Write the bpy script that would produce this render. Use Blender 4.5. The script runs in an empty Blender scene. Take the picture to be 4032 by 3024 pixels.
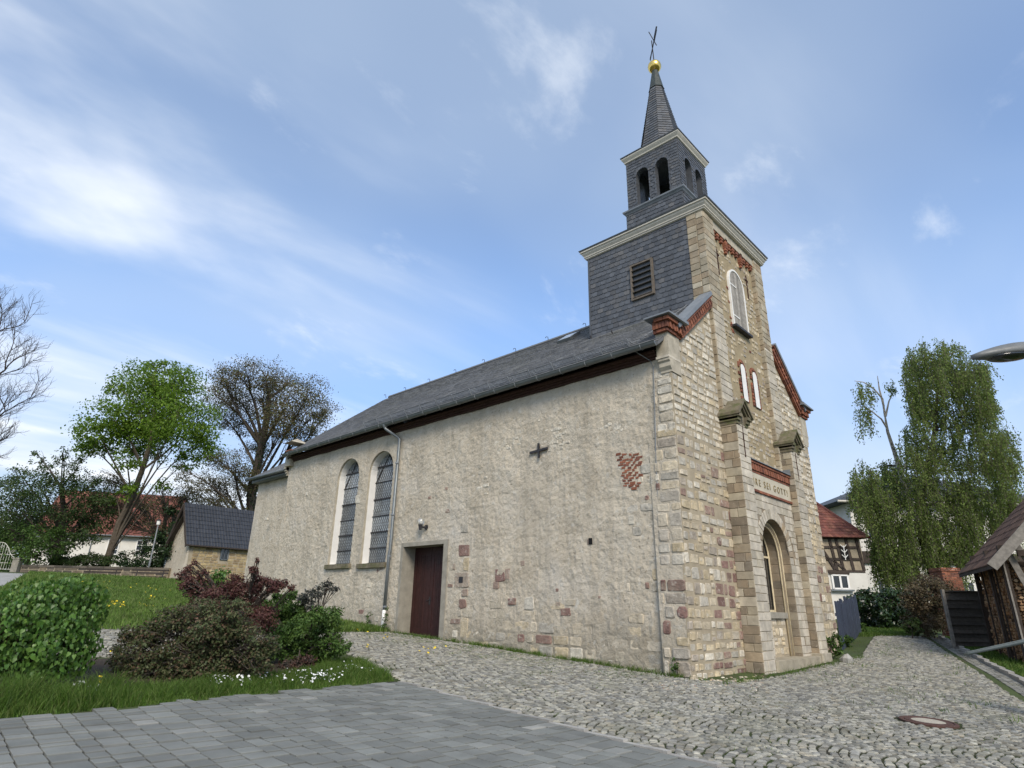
import bpy, math, random
import numpy as np
from mathutils import Vector, Matrix, noise
random.seed(11); rng = np.random.default_rng(11)
S = bpy.context.scene; COL = S.collection
# ------------------------------------------------------------------ camera
YAW, PIT, ROL = (math.radians(a) for a in (46.597, 20.289, 1.128))
CAM = np.array([-11.985, -6.259, 1.136]); FPX = 2383.15
FW = np.array([math.sin(YAW)*math.cos(PIT), math.cos(YAW)*math.cos(PIT), math.sin(PIT)])
R0 = np.array([math.cos(YAW), -math.sin(YAW), 0]); U0 = np.cross(R0, FW)
RT = math.cos(ROL)*R0+math.sin(ROL)*U0; UP = -math.sin(ROL)*R0+math.cos(ROL)*U0
cd = bpy.data.cameras.new('camera'); cam = bpy.data.objects.new('camera', cd); COL.objects.link(cam)
cam.matrix_world = Matrix(((RT[0], UP[0], -FW[0], CAM[0]), (RT[1], UP[1], -FW[1], CAM[1]), (RT[2], UP[2], -FW[2], CAM[2]), (0, 0, 0, 1)))
cd.sensor_width = 36; cd.lens = FPX/4032*36; cd.clip_start = .05; cd.clip_end = 3000
S.camera = cam
S.render.resolution_x = 1024; S.render.resolution_y = 768
# ------------------------------------------------------------------ sky
SUN_AZ, SUN_EL = math.radians(216), math.radians(38)     # azimuth from +Y towards +X: sun behind the camera, over the right shoulder
w = bpy.data.worlds.new('World'); S.world = w; w.use_nodes = True
nt = w.node_tree; nd = nt.nodes; lk = nt.links; nd.clear()
def N(t, **k):
    n = nd.new(t)
    for a, b in k.items(): setattr(n, a, b)
    return n
def mth(op, a, b=None, c=None):
    n = N('ShaderNodeMath', operation=op)
    for i, x in enumerate((a, b, c)):
        if x is None: continue
        if isinstance(x, (int, float)): n.inputs[i].default_value = x
        else: lk.new(x, n.inputs[i])
    return n.outputs[0]
sky = N('ShaderNodeTexSky', sky_type='NISHITA'); sky.sun_disc = False
sky.sun_elevation = SUN_EL; sky.sun_rotation = SUN_AZ
sky.air_density = 1.0; sky.dust_density = 1.0; sky.ozone_density = 3.5
tc = N('ShaderNodeTexCoord'); sx = N('ShaderNodeSeparateXYZ'); lk.new(tc.outputs['Generated'], sx.inputs[0])
zz = mth('ADD', mth('MAXIMUM', sx.outputs[2], 0.0), .22)
px_ = mth('DIVIDE', sx.outputs[0], zz); py_ = mth('DIVIDE', sx.outputs[1], zz)
cb = N('ShaderNodeCombineXYZ'); lk.new(px_, cb.inputs[0]); lk.new(py_, cb.inputs[1])
def cloudnoise(rot, sc, scale, detail, rough, dist, loc=(0, 0, 0)):
    m = N('ShaderNodeMapping'); m.inputs['Rotation'].default_value = (0, 0, math.radians(rot)); m.inputs['Scale'].default_value = sc; m.inputs['Location'].default_value = loc
    lk.new(cb.outputs[0], m.inputs[0])
    n = N('ShaderNodeTexNoise'); n.inputs['Scale'].default_value = scale; n.inputs['Detail'].default_value = detail
    n.inputs['Roughness'].default_value = rough; n.inputs['Distortion'].default_value = dist
    lk.new(m.outputs[0], n.inputs['Vector']); return n.outputs[0]
def ramp2(x, a, b):
    n = N('ShaderNodeMapRange', interpolation_type='SMOOTHSTEP'); n.inputs[1].default_value = a; n.inputs[2].default_value = b
    lk.new(x, n.inputs[0]); return n.outputs[0]
veil = ramp2(cloudnoise(20, (1, 1, 1), .9, 3, .45, .3, (.3, 1.7, 0)), .30, .70)
streak = ramp2(cloudnoise(-58, (.55, 1.5, 1), 1.25, 6, .5, .45, (4.1, 2.7, 0)), .44, .76)
puff = ramp2(cloudnoise(10, (1, 1.6, 1), 2.6, 8, .6, .2, (6.4, 2.2, 0)), .56, .76)
# thin cloud thickens towards the garden side (+Y) of the sky, as weather fronts do
side = ramp2(mth('SUBTRACT', sx.outputs[1], mth('MULTIPLY', sx.outputs[0], .75)), -.15, .75)
low = mth('SUBTRACT', 1.0, ramp2(sx.outputs[2], .15, .62))
st = mth('MULTIPLY', streak, mth('ADD', mth('MULTIPLY', side, .85), .22))
veil_ = mth('MINIMUM', mth('ADD', mth('MULTIPLY', veil, .48), mth('MULTIPLY', ramp2(sx.outputs[2], .45, .85), .4)), .85)
dens = mth('MINIMUM', mth('ADD', mth('ADD', st, mth('MULTIPLY', puff, .42)), mth('MULTIPLY', low, .10)), 1.0)
mx0 = N('ShaderNodeMix', data_type='RGBA'); lk.new(mth('MULTIPLY', low, .88), mx0.inputs[0]); lk.new(sky.outputs[0], mx0.inputs[6]); hz_ = N('ShaderNodeMix', data_type='RGBA'); lk.new(ramp2(sx.outputs[2], .05, .36), hz_.inputs[0]); hz_.inputs[6].default_value = (2.5, 3.2, 4.0, 1); hz_.inputs[7].default_value = (.95, 2.0, 4.25, 1); lk.new(hz_.outputs[2], mx0.inputs[7])
mx1 = N('ShaderNodeMix', data_type='RGBA'); lk.new(veil_, mx1.inputs[0]); lk.new(mx0.outputs[2], mx1.inputs[6]); mx1.inputs[7].default_value = (2.45, 2.95, 3.6, 1)
mx2 = N('ShaderNodeMix', data_type='RGBA'); lk.new(dens, mx2.inputs[0]); lk.new(mx1.outputs[2], mx2.inputs[6]); mx2.inputs[7].default_value = (4.3, 4.5, 4.75, 1)
bg = N('ShaderNodeBackground'); bg.inputs[1].default_value = .12; lk.new(mx2.outputs[2], bg.inputs[0])
wo = N('ShaderNodeOutputWorld'); lk.new(bg.outputs[0], wo.inputs[0])
# ------------------------------------------------------------------ sun (veiled by thin cloud)
sl = bpy.data.lights.new('sun', 'SUN'); sl.energy = 1.5; sl.angle = math.radians(20); sl.color = (1, .91, .77)
so = bpy.data.objects.new('sun', sl); COL.objects.link(so)
sd = Vector((math.sin(SUN_AZ)*math.cos(SUN_EL), math.cos(SUN_AZ)*math.cos(SUN_EL), math.sin(SUN_EL)))
so.rotation_euler = sd.to_track_quat('Z', 'Y').to_euler(); so.location = (-20, -30, 40)
S.view_settings.view_transform = 'Standard'; S.view_settings.look = 'None'; S.view_settings.gamma = 1
S.view_settings.exposure = 1.05
# ------------------------------------------------------------------ geometry helpers
def ray(u, v): return FW+(u-2016)/FPX*RT-(v-1512)/FPX*UP
def at(u, v, d): return CAM+ray(u, v)*d
def onx(u, v, x): d = ray(u, v); return CAM+d*(x-CAM[0])/d[0]
def ony(u, v, y): d = ray(u, v); return CAM+d*(y-CAM[1])/d[1]
def onz(u, v, z): d = ray(u, v); return CAM+d*(z-CAM[2])/d[2]
def proj(P):
    q = np.asarray(P, float)-CAM; z = q@FW; z = np.where(np.abs(z) < 1e-3, 1e-3, z)
    return 2016+FPX*(q@RT)/z, 1512-FPX*(q@UP)/z, z
def T(x, y):
    x = np.asarray(x, float); y = np.asarray(y, float)
    a = np.interp(y, [-60, -30, -6, 0, 10, 14, 20, 28, 37, 50, 90, 300], [-1.6, -1.2, -.38, -.1, .4, .66, 1.0, 1.6, 2.42, 2.9, 3.2, 4])
    b = np.interp(y, [-60, -30, -6, 0, 10, 30, 300], [-1.6, -1.2, -.38, -.1, .3, .6, 2])
    s = np.clip(x/3, 0, 1)*(1-np.clip((y-11)/7, 0, 1))
    return a*(1-s)+b*s+.02*np.maximum(0, np.minimum(x, 60)-3)*s+.012*np.maximum(0, np.minimum(x, 60)-10)*s
def G(u, v):
    d = ray(u, v); t = 2.
    while t < 160:
        p = CAM+d*t
        if p[2] < T(p[0], p[1]): break
        t += .02
    return p
def setprops(o, label=None, cat=None, group=None, kind=None):
    if label: o['label'] = label
    if cat: o['category'] = cat
    if group: o['group'] = group
    if kind: o['kind'] = kind
    return o
def thing(name, label, cat, loc, group=None, rz=0):
    o = bpy.data.objects.new(name, None); COL.objects.link(o); o.location = tuple(float(a) for a in loc); o.rotation_euler = (0, 0, rz); o.empty_display_size = .2
    return setprops(o, label, cat, group)
def mkmesh(name, V, Fs, mat, tint=None, smooth=False):
    me = bpy.data.meshes.new(name); V = np.asarray(V, np.float32).reshape(-1, 3)
    if isinstance(Fs, np.ndarray):
        k = Fs.shape[1]; lv = Fs.reshape(-1).astype(np.int32); ls = np.arange(0, len(lv), k, dtype=np.int32)
    else:
        lens = np.fromiter((len(f) for f in Fs), np.int32, len(Fs)); lv = np.fromiter((i for f in Fs for i in f), np.int32, int(lens.sum()))
        ls = np.concatenate([[0], np.cumsum(lens)[:-1]]).astype(np.int32) if len(Fs) else np.zeros(0, np.int32)
    me.vertices.add(len(V)); me.vertices.foreach_set('co', V.reshape(-1))
    me.loops.add(len(lv)); me.loops.foreach_set('vertex_index', lv)
    me.polygons.add(len(ls)); me.polygons.foreach_set('loop_start', ls)
    me.update(calc_edges=True)
    me.polygons.foreach_set('use_smooth', np.full(len(ls), bool(smooth)))
    if tint is not None:
        t = np.asarray(tint, np.float32)
        if t.ndim == 1: t = np.tile(t, (len(V), 1))
        c = np.ones((len(V), 4), np.float32); c[:, :3] = t
        a = me.attributes.new('tint', 'FLOAT_COLOR', 'POINT'); a.data.foreach_set('color', c.reshape(-1))
    if mat: me.materials.append(mat)
    return me
def link(name, me, parent=None, world=True, **kw):
    o = bpy.data.objects.new(name, me); COL.objects.link(o)
    if parent is not None:
        o.parent = parent
        if world: o.matrix_parent_inverse = Matrix.Translation(-abs_loc(parent))
    return setprops(o, kw.get('label'), kw.get('cat'), kw.get('group'), kw.get('kind'))
def abs_loc(o):
    # only empties carry a location in this scene; their mesh children sit at the identity in world space
    while o.type != 'EMPTY':
        if o.parent is None: return Vector((0, 0, 0))
        return Vector((0, 0, 0))
    return Vector(o.location)
def obj(name, V, Fs, mat, parent=None, tint=(.5, .5, .5), smooth=False, world=True, **kw):
    return link(name, mkmesh(name, V, Fs, mat, tint, smooth), parent, world, **kw)
class B:
    """collects shapes into one mesh"""
    def __init__(s): s.V = []; s.F = []; s.Tn = []; s.n = 0
    def add(s, V, Fs, tint=(.5, .5, .5)):
        V = np.asarray(V, float).reshape(-1, 3); n = s.n
        s.V.append(V); s.F += [tuple(int(i)+n for i in f) for f in Fs]
        s.Tn.append(np.tile(np.asarray(tint, float), (len(V), 1))); s.n += len(V); return s
    def box(s, a, b, tint=(.5, .5, .5)):
        V, Fs = boxg(a, b); return s.add(V, Fs, tint)
    def obox(s, c, ax, ay, az, hx, hy, hz, tint=(.5, .5, .5)):
        V, Fs = oboxg(c, ax, ay, az, hx, hy, hz); return s.add(V, Fs, tint)
    def tube(s, pts, r, k=6, cap=True, tint=(.5, .5, .5)):
        V, Fs = tubeg(pts, r, k, cap); return s.add(V, Fs, tint)
    def build(s, name, mat, parent=None, smooth=False, **kw):
        return obj(name, np.concatenate(s.V), s.F, mat, parent, np.concatenate(s.Tn), smooth, **kw)
BF_ = [(0, 3, 2, 1), (4, 5, 6, 7), (0, 1, 5, 4), (1, 2, 6, 5), (2, 3, 7, 6), (3, 0, 4, 7)]
def boxg(a, b):
    (x0, y0, z0), (x1, y1, z1) = a, b
    return np.array([(x0, y0, z0), (x1, y0, z0), (x1, y1, z0), (x0, y1, z0), (x0, y0, z1), (x1, y0, z1), (x1, y1, z1), (x0, y1, z1)]), BF_
def nrm(v): v = np.asarray(v, float); return v/(np.linalg.norm(v)+1e-12)
def oboxg(c, ax, ay, az, hx, hy, hz):
    c = np.asarray(c, float); ax, ay, az = nrm(ax), nrm(ay), nrm(az)
    return np.array([c+ax*hx*i+ay*hy*j+az*hz*k for k in (-1, 1) for i, j in ((-1, -1), (1, -1), (1, 1), (-1, 1))]), BF_
def beamg(p, q, w, h, up=(0, 0, 1)):
    p = np.asarray(p, float); q = np.asarray(q, float); d = nrm(q-p); s_ = np.cross(d, up)
    if np.linalg.norm(s_) < 1e-3: s_ = np.cross(d, (1, 0, 0))
    s_ = nrm(s_); t = np.cross(s_, d); return oboxg((p+q)/2, d, s_, t, np.linalg.norm(q-p)/2, w/2, h/2)
def tubeg(pts, r, k=6, cap=True):
    P = np.asarray(pts, float); n = len(P); r = np.full(n, r, float) if np.isscalar(r) else np.asarray(r, float)
    V = []; Fs = []; ref = None
    for i in range(n):
        d = nrm(P[min(i+1, n-1)]-P[max(i-1, 0)])
        if ref is None: ref = np.array([0, 0, 1.]) if abs(d[2]) < .9 else np.array([1., 0, 0])
        a = np.cross(d, ref); a = nrm(a); b = np.cross(d, a); ref = np.cross(a, d)
        ref = nrm(ref)
        for j in range(k):
            t = 2*math.pi*j/k; V.append(P[i]+r[i]*(math.cos(t)*a+math.sin(t)*b))
    for i in range(n-1):
        for j in range(k): Fs.append((i*k+j, i*k+(j+1) % k, (i+1)*k+(j+1) % k, (i+1)*k+j))
    if cap: Fs.append(tuple(range(k-1, -1, -1))); Fs.append(tuple((n-1)*k+j for j in range(k)))
    return np.array(V), Fs
def latheg(prof, c, k=12, ang0=0.):
    V = []; Fs = []
    for (r, z) in prof:
        for j in range(k): t = ang0+2*math.pi*j/k; V.append((c[0]+r*math.cos(t), c[1]+r*math.sin(t), c[2]+z))
    n = len(prof)
    for i in range(n-1):
        for j in range(k): Fs.append((i*k+j, i*k+(j+1) % k, (i+1)*k+(j+1) % k, (i+1)*k+j))
    Fs.append(tuple(range(k-1, -1, -1))); Fs.append(tuple((n-1)*k+j for j in range(k)))
    return np.array(V), Fs
class Pieces:
    """countable pieces: the ones that show largest become objects of their own, the others one joined part"""
    def __init__(s): s.L = []
    def add(s, V, Fs, tint, parent=None): s.L.append((np.asarray(V, float), Fs, tint, parent))
    def finish(s, name, mat, limit, parent=None, minpx=8, smooth=False):
        if not s.L: return
        pr = []
        for V, Fs, t, p in s.L:
            u, v, z = proj(V); c = V.mean(0); cu, cv = u.mean(), v.mean()
            if z.min() < .2 or not (-10 < cu < 4042 and -10 < cv < 3034): pr.append(-1); continue
            a = np.ptp(u); b = np.ptp(v); pr.append(min(a, b)*.7+max(a, b)*.3)
        order = np.argsort(-np.asarray(pr), kind='stable'); rest = {}
        for rank, i in enumerate(order):
            V, Fs, t, p = s.L[i]; p = p or parent
            if rank < limit and pr[i] >= minpx: obj(name, V, Fs, mat, p, t, smooth)
            else: rest.setdefault(p.name, (p, B()))[1].add(V, Fs, t)
        for p, b in rest.values(): b.build(name+'_field', mat, p, smooth, kind='stuff')
# stone / slate / brick shapes in a plane (o centre, axes a b, outward n)
def slabg(o, a, b, n, pts, d, bev, back=.05, jit=0.):
    """prism with the outline pts (in a,b), standing d proud of the plane, its front edge bevelled"""
    o, a, b, n = (np.asarray(x, float) for x in (o, a, b, n)); k = len(pts); P = np.asarray(pts, float); c = P.mean(0)
    L = np.maximum(np.linalg.norm(P-c, axis=1), 1e-4)[:, None]; Q = P-(P-c)/L*np.minimum(bev*1.3, L*.4)
    V = [o+p[0]*a+p[1]*b-n*back for p in P]+[o+p[0]*a+p[1]*b+n*(d-bev) for p in P]+[o+p[0]*a+p[1]*b+n*(d+(random.uniform(-jit, jit) if jit else 0)) for p in Q]
    Fs = [tuple(2*k+i for i in range(k))]
    for i in range(k):
        j = (i+1) % k; Fs += [(i, j, k+j, k+i), (k+i, k+j, 2*k+j, 2*k+i)]
    return np.array(V), Fs
def rectpts(w, h, j=0.): return [(sx_*w/2+random.uniform(-j, j), sy_*h/2+random.uniform(-j, j)) for sx_, sy_ in ((-1, -1), (1, -1), (1, 1), (-1, 1))]
def rubble(w, h, j=.1):
    """rounded irregular stone outline inside a w x h cell"""
    out = []
    c = random.uniform(.16, .34)
    for sx_, sy_, f in ((-1, -1, 0), (1, -1, 1), (1, 1, 0), (-1, 1, 1)):
        p1 = (sx_*(w/2-c*min(w, h)*random.uniform(.3, 1)), sy_*h/2*random.uniform(1-j, 1)); p2 = (sx_*w/2*random.uniform(1-j, 1), sy_*(h/2-c*min(w, h)*random.uniform(.3, 1)))
        out += [p1, p2] if f else [p2, p1]
    # order counter-clockwise: bottom-left(left,bottom) -> bottom-right -> top-right -> top-left
    return out
def tint3(g=None): return (random.random(), random.random() if g is None else g, random.random())
# ------------------------------------------------------------------ materials
def material(name, ramp, var=.25, nscale=3., namp=.25, rough=.85, bump=.2, bscale=25., metal=0., spot=None, spec=.3, trans=0., bdist=.02, damp=None):
    """ramp: colour stops picked by the piece's own tint (G channel); R channel varies its brightness; noise adds wear"""
    m = bpy.data.materials.new(name); m.use_nodes = True; n_ = m.node_tree.nodes; l_ = m.node_tree.links; n_.clear()
    def nn(t, **k):
        x = n_.new(t)
        for a, b in k.items(): setattr(x, a, b)
        return x
    out = nn('ShaderNodeOutputMaterial'); bs = nn('ShaderNodeBsdfPrincipled')
    bs.inputs['Roughness'].default_value = rough; bs.inputs['Metallic'].default_value = metal; bs.inputs['Specular IOR Level'].default_value = spec
    ge = nn('ShaderNodeNewGeometry'); at_ = nn('ShaderNodeAttribute', attribute_name='tint'); se = nn('ShaderNodeSeparateColor'); l_.new(at_.outputs['Color'], se.inputs[0])
    cr = nn('ShaderNodeValToRGB'); e = cr.color_ramp.elements
    while len(e) < len(ramp): e.new(.5)
    for i, (p, c) in enumerate(ramp): e[i].position = p; e[i].color = (*c, 1)
    l_.new(se.outputs[1], cr.inputs[0])
    def noise_(sc, det=5, ro=.6):
        x = nn('ShaderNodeTexNoise'); x.inputs['Scale'].default_value = sc; x.inputs['Detail'].default_value = det; x.inputs['Roughness'].default_value = ro
        l_.new(ge.outputs['Position'], x.inputs['Vector']); return x.outputs[0]
    def rng_(x, a, b, c, d):
        r = nn('ShaderNodeMapRange'); l_.new(x, r.inputs[0])
        for i, q in enumerate((a, b, c, d)): r.inputs[i+1].default_value = q
        return r.outputs[0]
    def mul(a, b):
        r = nn('ShaderNodeMath', operation='MULTIPLY'); l_.new(a, r.inputs[0]); l_.new(b, r.inputs[1]); return r.outputs[0]
    v = mul(rng_(se.outputs[0], 0, 1, 1-var, 1+var), rng_(noise_(nscale), .25, .75, 1-namp, 1+namp))
    mixc = nn('ShaderNodeVectorMath', operation='SCALE'); l_.new(cr.outputs[0], mixc.inputs[0]); l_.new(v, mixc.inputs[3]); col = mixc.outputs[0]
    if spot:
        for (c, sc, lo, hi, amt) in spot:
            mx = nn('ShaderNodeMix', data_type='RGBA'); l_.new(rng_(noise_(sc, 6, .65), lo, hi, 0, amt), mx.inputs[0]); l_.new(col, mx.inputs[6]); mx.inputs[7].default_value = (*c, 1); col = mx.outputs[2]
    if damp:
        mp = nn('ShaderNodeMapping'); mp.inputs['Scale'].default_value = (2.6, 2.6, .16); l_.new(ge.outputs['Position'], mp.inputs[0]); ns = nn('ShaderNodeTexNoise'); ns.inputs['Scale'].default_value = 1.; ns.inputs['Detail'].default_value = 6; l_.new(mp.outputs[0], ns.inputs['Vector'])
        mx = nn('ShaderNodeMix', data_type='RGBA'); l_.new(rng_(ns.outputs[0], .52, .68, 0, .5), mx.inputs[0]); l_.new(col, mx.inputs[6]); mx.inputs[7].default_value = (.37, .325, .255, 1); col = mx.outputs[2]
    if damp:      # tide-mark of damp and dirt creeping up from the ground, edge broken by noise
        sp_ = nn('ShaderNodeSeparateXYZ'); l_.new(ge.outputs['Position'], sp_.inputs[0]); ad = nn('ShaderNodeMath', operation='MULTIPLY_ADD'); l_.new(noise_(.9, 6, .7), ad.inputs[0]); ad.inputs[1].default_value = -3.2; l_.new(sp_.outputs[2], ad.inputs[2])
        mx = nn('ShaderNodeMix', data_type='RGBA'); l_.new(rng_(ad.outputs[0], -1.35, -.35, .62, 0), mx.inputs[0]); l_.new(col, mx.inputs[6]); mx.inputs[7].default_value = (*damp, 1); col = mx.outputs[2]
    l_.new(col, bs.inputs['Base Color'])
    if bump:
        bp = nn('ShaderNodeBump'); bp.inputs['Strength'].default_value = bump; bp.inputs['Distance'].default_value = bdist
        l_.new(noise_(bscale, 6, .65), bp.inputs['Height']); l_.new(bp.outputs[0], bs.inputs['Normal'])
        if rough < .8: l_.new(rng_(noise_(bscale*.4), .3, .7, max(.05, rough-.12), min(1, rough+.12)), bs.inputs['Roughness'])
    sh = bs.outputs[0]
    if trans:
        tr = nn('ShaderNodeBsdfTranslucent'); l_.new(col, tr.inputs[0]); ms = nn('ShaderNodeMixShader'); ms.inputs[0].default_value = trans
        l_.new(bs.outputs[0], ms.inputs[1]); l_.new(tr.outputs[0], ms.inputs[2]); sh = ms.outputs[0]
    l_.new(sh, out.inputs[0]); return m
def flat(c): return [(0., c), (1., c)]
M = {}
M['plaster'] = material('old_plaster', flat((.52, .455, .355)), .1, .9, .16, .95, .8, 7.5, bdist=.07,
    spot=[((.56, .51, .42), 2.2, .50, .64, .55), ((.40, .33, .235), .7, .52, .70, .45), ((.60, .57, .50), 5., .57, .66, .6), ((.27, .225, .165), 8.5, .605, .66, .75), ((.25, .21, .155), 19., .60, .66, .6), ((.43, .43, .42), .45, .55, .75, .4), ((.33, .275, .20), 1.5, .58, .70, .45)], damp=(.25, .22, .165))
M['mortar'] = material('lime_mortar', flat((.37, .31, .22)), .1, 2, .25, .95, .5, 30, spot=[((.28, .24, .18), 1.2, .5, .7, .5)])
M['stone'] = material('rubble_stone', [(0, (.60, .555, .465)), (.3, (.545, .475, .365)), (.5, (.50, .41, .27)), (.66, (.42, .385, .32)), (.80, (.335, .275, .215)), (.9, (.26, .17, .135)), (1, (.21, .125, .105))], .2, 6, .34, .92, .8, 14, bdist=.035,
    spot=[((.60, .56, .48), 8, .55, .68, .6), ((.22, .19, .155), 10, .58, .70, .6), ((.34, .29, .22), 2.2, .54, .68, .55)])
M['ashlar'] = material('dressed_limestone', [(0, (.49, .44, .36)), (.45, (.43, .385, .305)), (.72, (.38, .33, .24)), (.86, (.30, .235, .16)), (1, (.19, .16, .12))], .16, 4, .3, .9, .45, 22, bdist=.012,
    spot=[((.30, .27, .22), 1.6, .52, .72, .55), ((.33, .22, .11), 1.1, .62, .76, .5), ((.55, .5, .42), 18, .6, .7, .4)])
M['capstone'] = material('mossy_sandstone', flat((.17, .145, .10)), .15, 5, .35, .95, .5, 20, spot=[((.09, .10, .035), 4, .45, .62, .8), ((.28, .25, .18), 7, .6, .7, .5)])
M['brick'] = material('red_brick', [(0, (.27, .105, .06)), (.6, (.22, .085, .052)), (1, (.15, .065, .048))], .28, 12, .3, .9, .4, 60, bdist=.006, spot=[((.42, .33, .26), 9, .63, .74, .5)])
M['slate'] = material('slate', [(0, (.092, .097, .106)), (.6, (.074, .079, .088)), (1, (.105, .102, .10))], .22, 5, .25, .5, .25, 40, bdist=.004, spec=.45)
M['roofslate'] = material('roof_slate', [(0, (.165, .167, .17)), (.5, (.13, .132, .135)), (1, (.185, .183, .175))], .14, 1.2, .12, .7, .25, 30, bdist=.004, spec=.4,
    spot=[((.155, .155, .125), .35, .50, .68, .4)])
M['cornice'] = material('painted_cornice', flat((.55, .51, .43)), .05, 6, .12, .6, .1, 30, spot=[((.33, .30, .25), 3, .55, .75, .4)])
M['zinc'] = material('zinc_sheet', flat((.20, .215, .23)), .1, 3, .2, .55, .1, 20, metal=.1, spec=.4)
M['gutter'] = material('zinc_gutter', flat((.17, .185, .19)), .1, 2, .2, .45, .08, 15, metal=.4, spec=.5)
M['copper'] = material('patina_copper', flat((.045, .055, .052)), .1, 8, .35, .6, .15, 30)
M['gold'] = material('gilding', flat((.85, .58, .16)), .05, 10, .1, .25, .05, 30, metal=1.)
M['iron'] = material('wrought_iron', flat((.03, .028, .03)), .1, 10, .3, .6, .2, 50, spec=.4)
M['white'] = material('white_paint', flat((.78, .76, .72)), .03, 4, .06, .75, .1, 40)
M['cream'] = material('cream_paint', flat((.62, .52, .34)), .03, 6, .2, .7, .1, 40, spot=[((.3, .22, .14), 9, .58, .7, .5)])
M['glass'] = material('leaded_glass', [(0, (.11, .12, .125)), (.5, (.25, .27, .275)), (1, (.40, .42, .43))], .3, 2.5, .4, .18, .05, 20, spec=.8)  # light grey tones carry the pale reflection in the panes
M['darkglass'] = material('dark_glass', flat((.015, .017, .02)), .1, 3, .2, .08, .03, 8, spec=.8)
M['door'] = material('brown_door_paint', flat((.038, .014, .012)), .15, 6, .3, .55, .25, 40, spec=.3, spot=[((.065, .03, .025), 5, .6, .75, .4)])
M['concrete'] = material('grey_render', flat((.30, .275, .225)), .08, 4, .25, .95, .4, 40, spot=[((.18, .165, .14), 1.4, .55, .75, .5)])
M['wood_grey'] = material('weathered_board', [(0, (.36, .33, .29)), (1, (.25, .23, .20))], .25, 9, .35, .9, .4, 40)
M['louvre'] = material('louvre_board', flat((.15, .125, .10)), .2, 9, .3, .9, .3, 40)
M['black'] = material('opening_shade', flat((.012, .012, .012)), 0, 1, .1, .95, 0)  # near-black colour paints the shade inside openings
M['soffit'] = material('shade_brown', flat((.055, .027, .020)), .2, 8, .3, .9, .4, 30)  # brown darkened to paint in the shade under the eave and in slits
# ------------------------------------------------------------------ ground
gx = np.unique(np.concatenate([np.arange(-14, 30, .5), np.linspace(-400, -14, 40), np.linspace(30, 500, 40)]))
gy = np.unique(np.concatenate([np.arange(-9, 42, .5), np.linspace(-400, -9, 30), np.linspace(42, 600, 40)]))
X, Y = np.meshgrid(gx, gy, indexing='ij'); Zg = T(X, Y)
nx, ny = X.shape; ids = np.arange(nx*ny).reshape(nx, ny)
M['soil'] = material('grassy_soil', flat((.055, .075, .022)), .1, .8, .35, .95, .5, 14, spot=[((.085, .065, .04), 1.3, .54, .68, .6)])
obj('ground', np.stack([X, Y, Zg], -1).reshape(-1, 3), np.stack([ids[:-1, :-1], ids[1:, :-1], ids[1:, 1:], ids[:-1, 1:]], -1).reshape(-1, 4), M['soil'], smooth=True, kind='structure')
def inpoly(P, poly):
    x, y = P[:, 0], P[:, 1]; c = np.zeros(len(P), bool); n = len(poly); j = n-1
    for i in range(n):
        xi, yi = poly[i]; xj, yj = poly[j]
        if yi != yj: c ^= ((yi > y) != (yj > y)) & (x < (xj-xi)*(y-yi)/(yj-yi)+xi)
        j = i
    return c
def sheet(name, poly, dz, mat, cell=.2, **kw):
    P = np.array(poly); x = np.arange(P[:, 0].min(), P[:, 0].max()+cell, cell); y = np.arange(P[:, 1].min(), P[:, 1].max()+cell, cell)
    X, Y = np.meshgrid(x, y, indexing='ij'); ids = np.arange(X.size).reshape(X.shape)
    c = np.stack([X[:-1, :-1]+cell/2, Y[:-1, :-1]+cell/2], -1).reshape(-1, 2); k = inpoly(c, poly)
    q = np.stack([ids[:-1, :-1], ids[1:, :-1], ids[1:, 1:], ids[:-1, 1:]], -1).reshape(-1, 4)[k]
    V = np.stack([X, Y, T(X, Y)+dz], -1).reshape(-1, 3); used = np.unique(q); mp = np.full(len(V), -1); mp[used] = np.arange(len(used))
    return obj(name, V[used], mp[q], mat, None, kind='structure', **kw)
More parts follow.
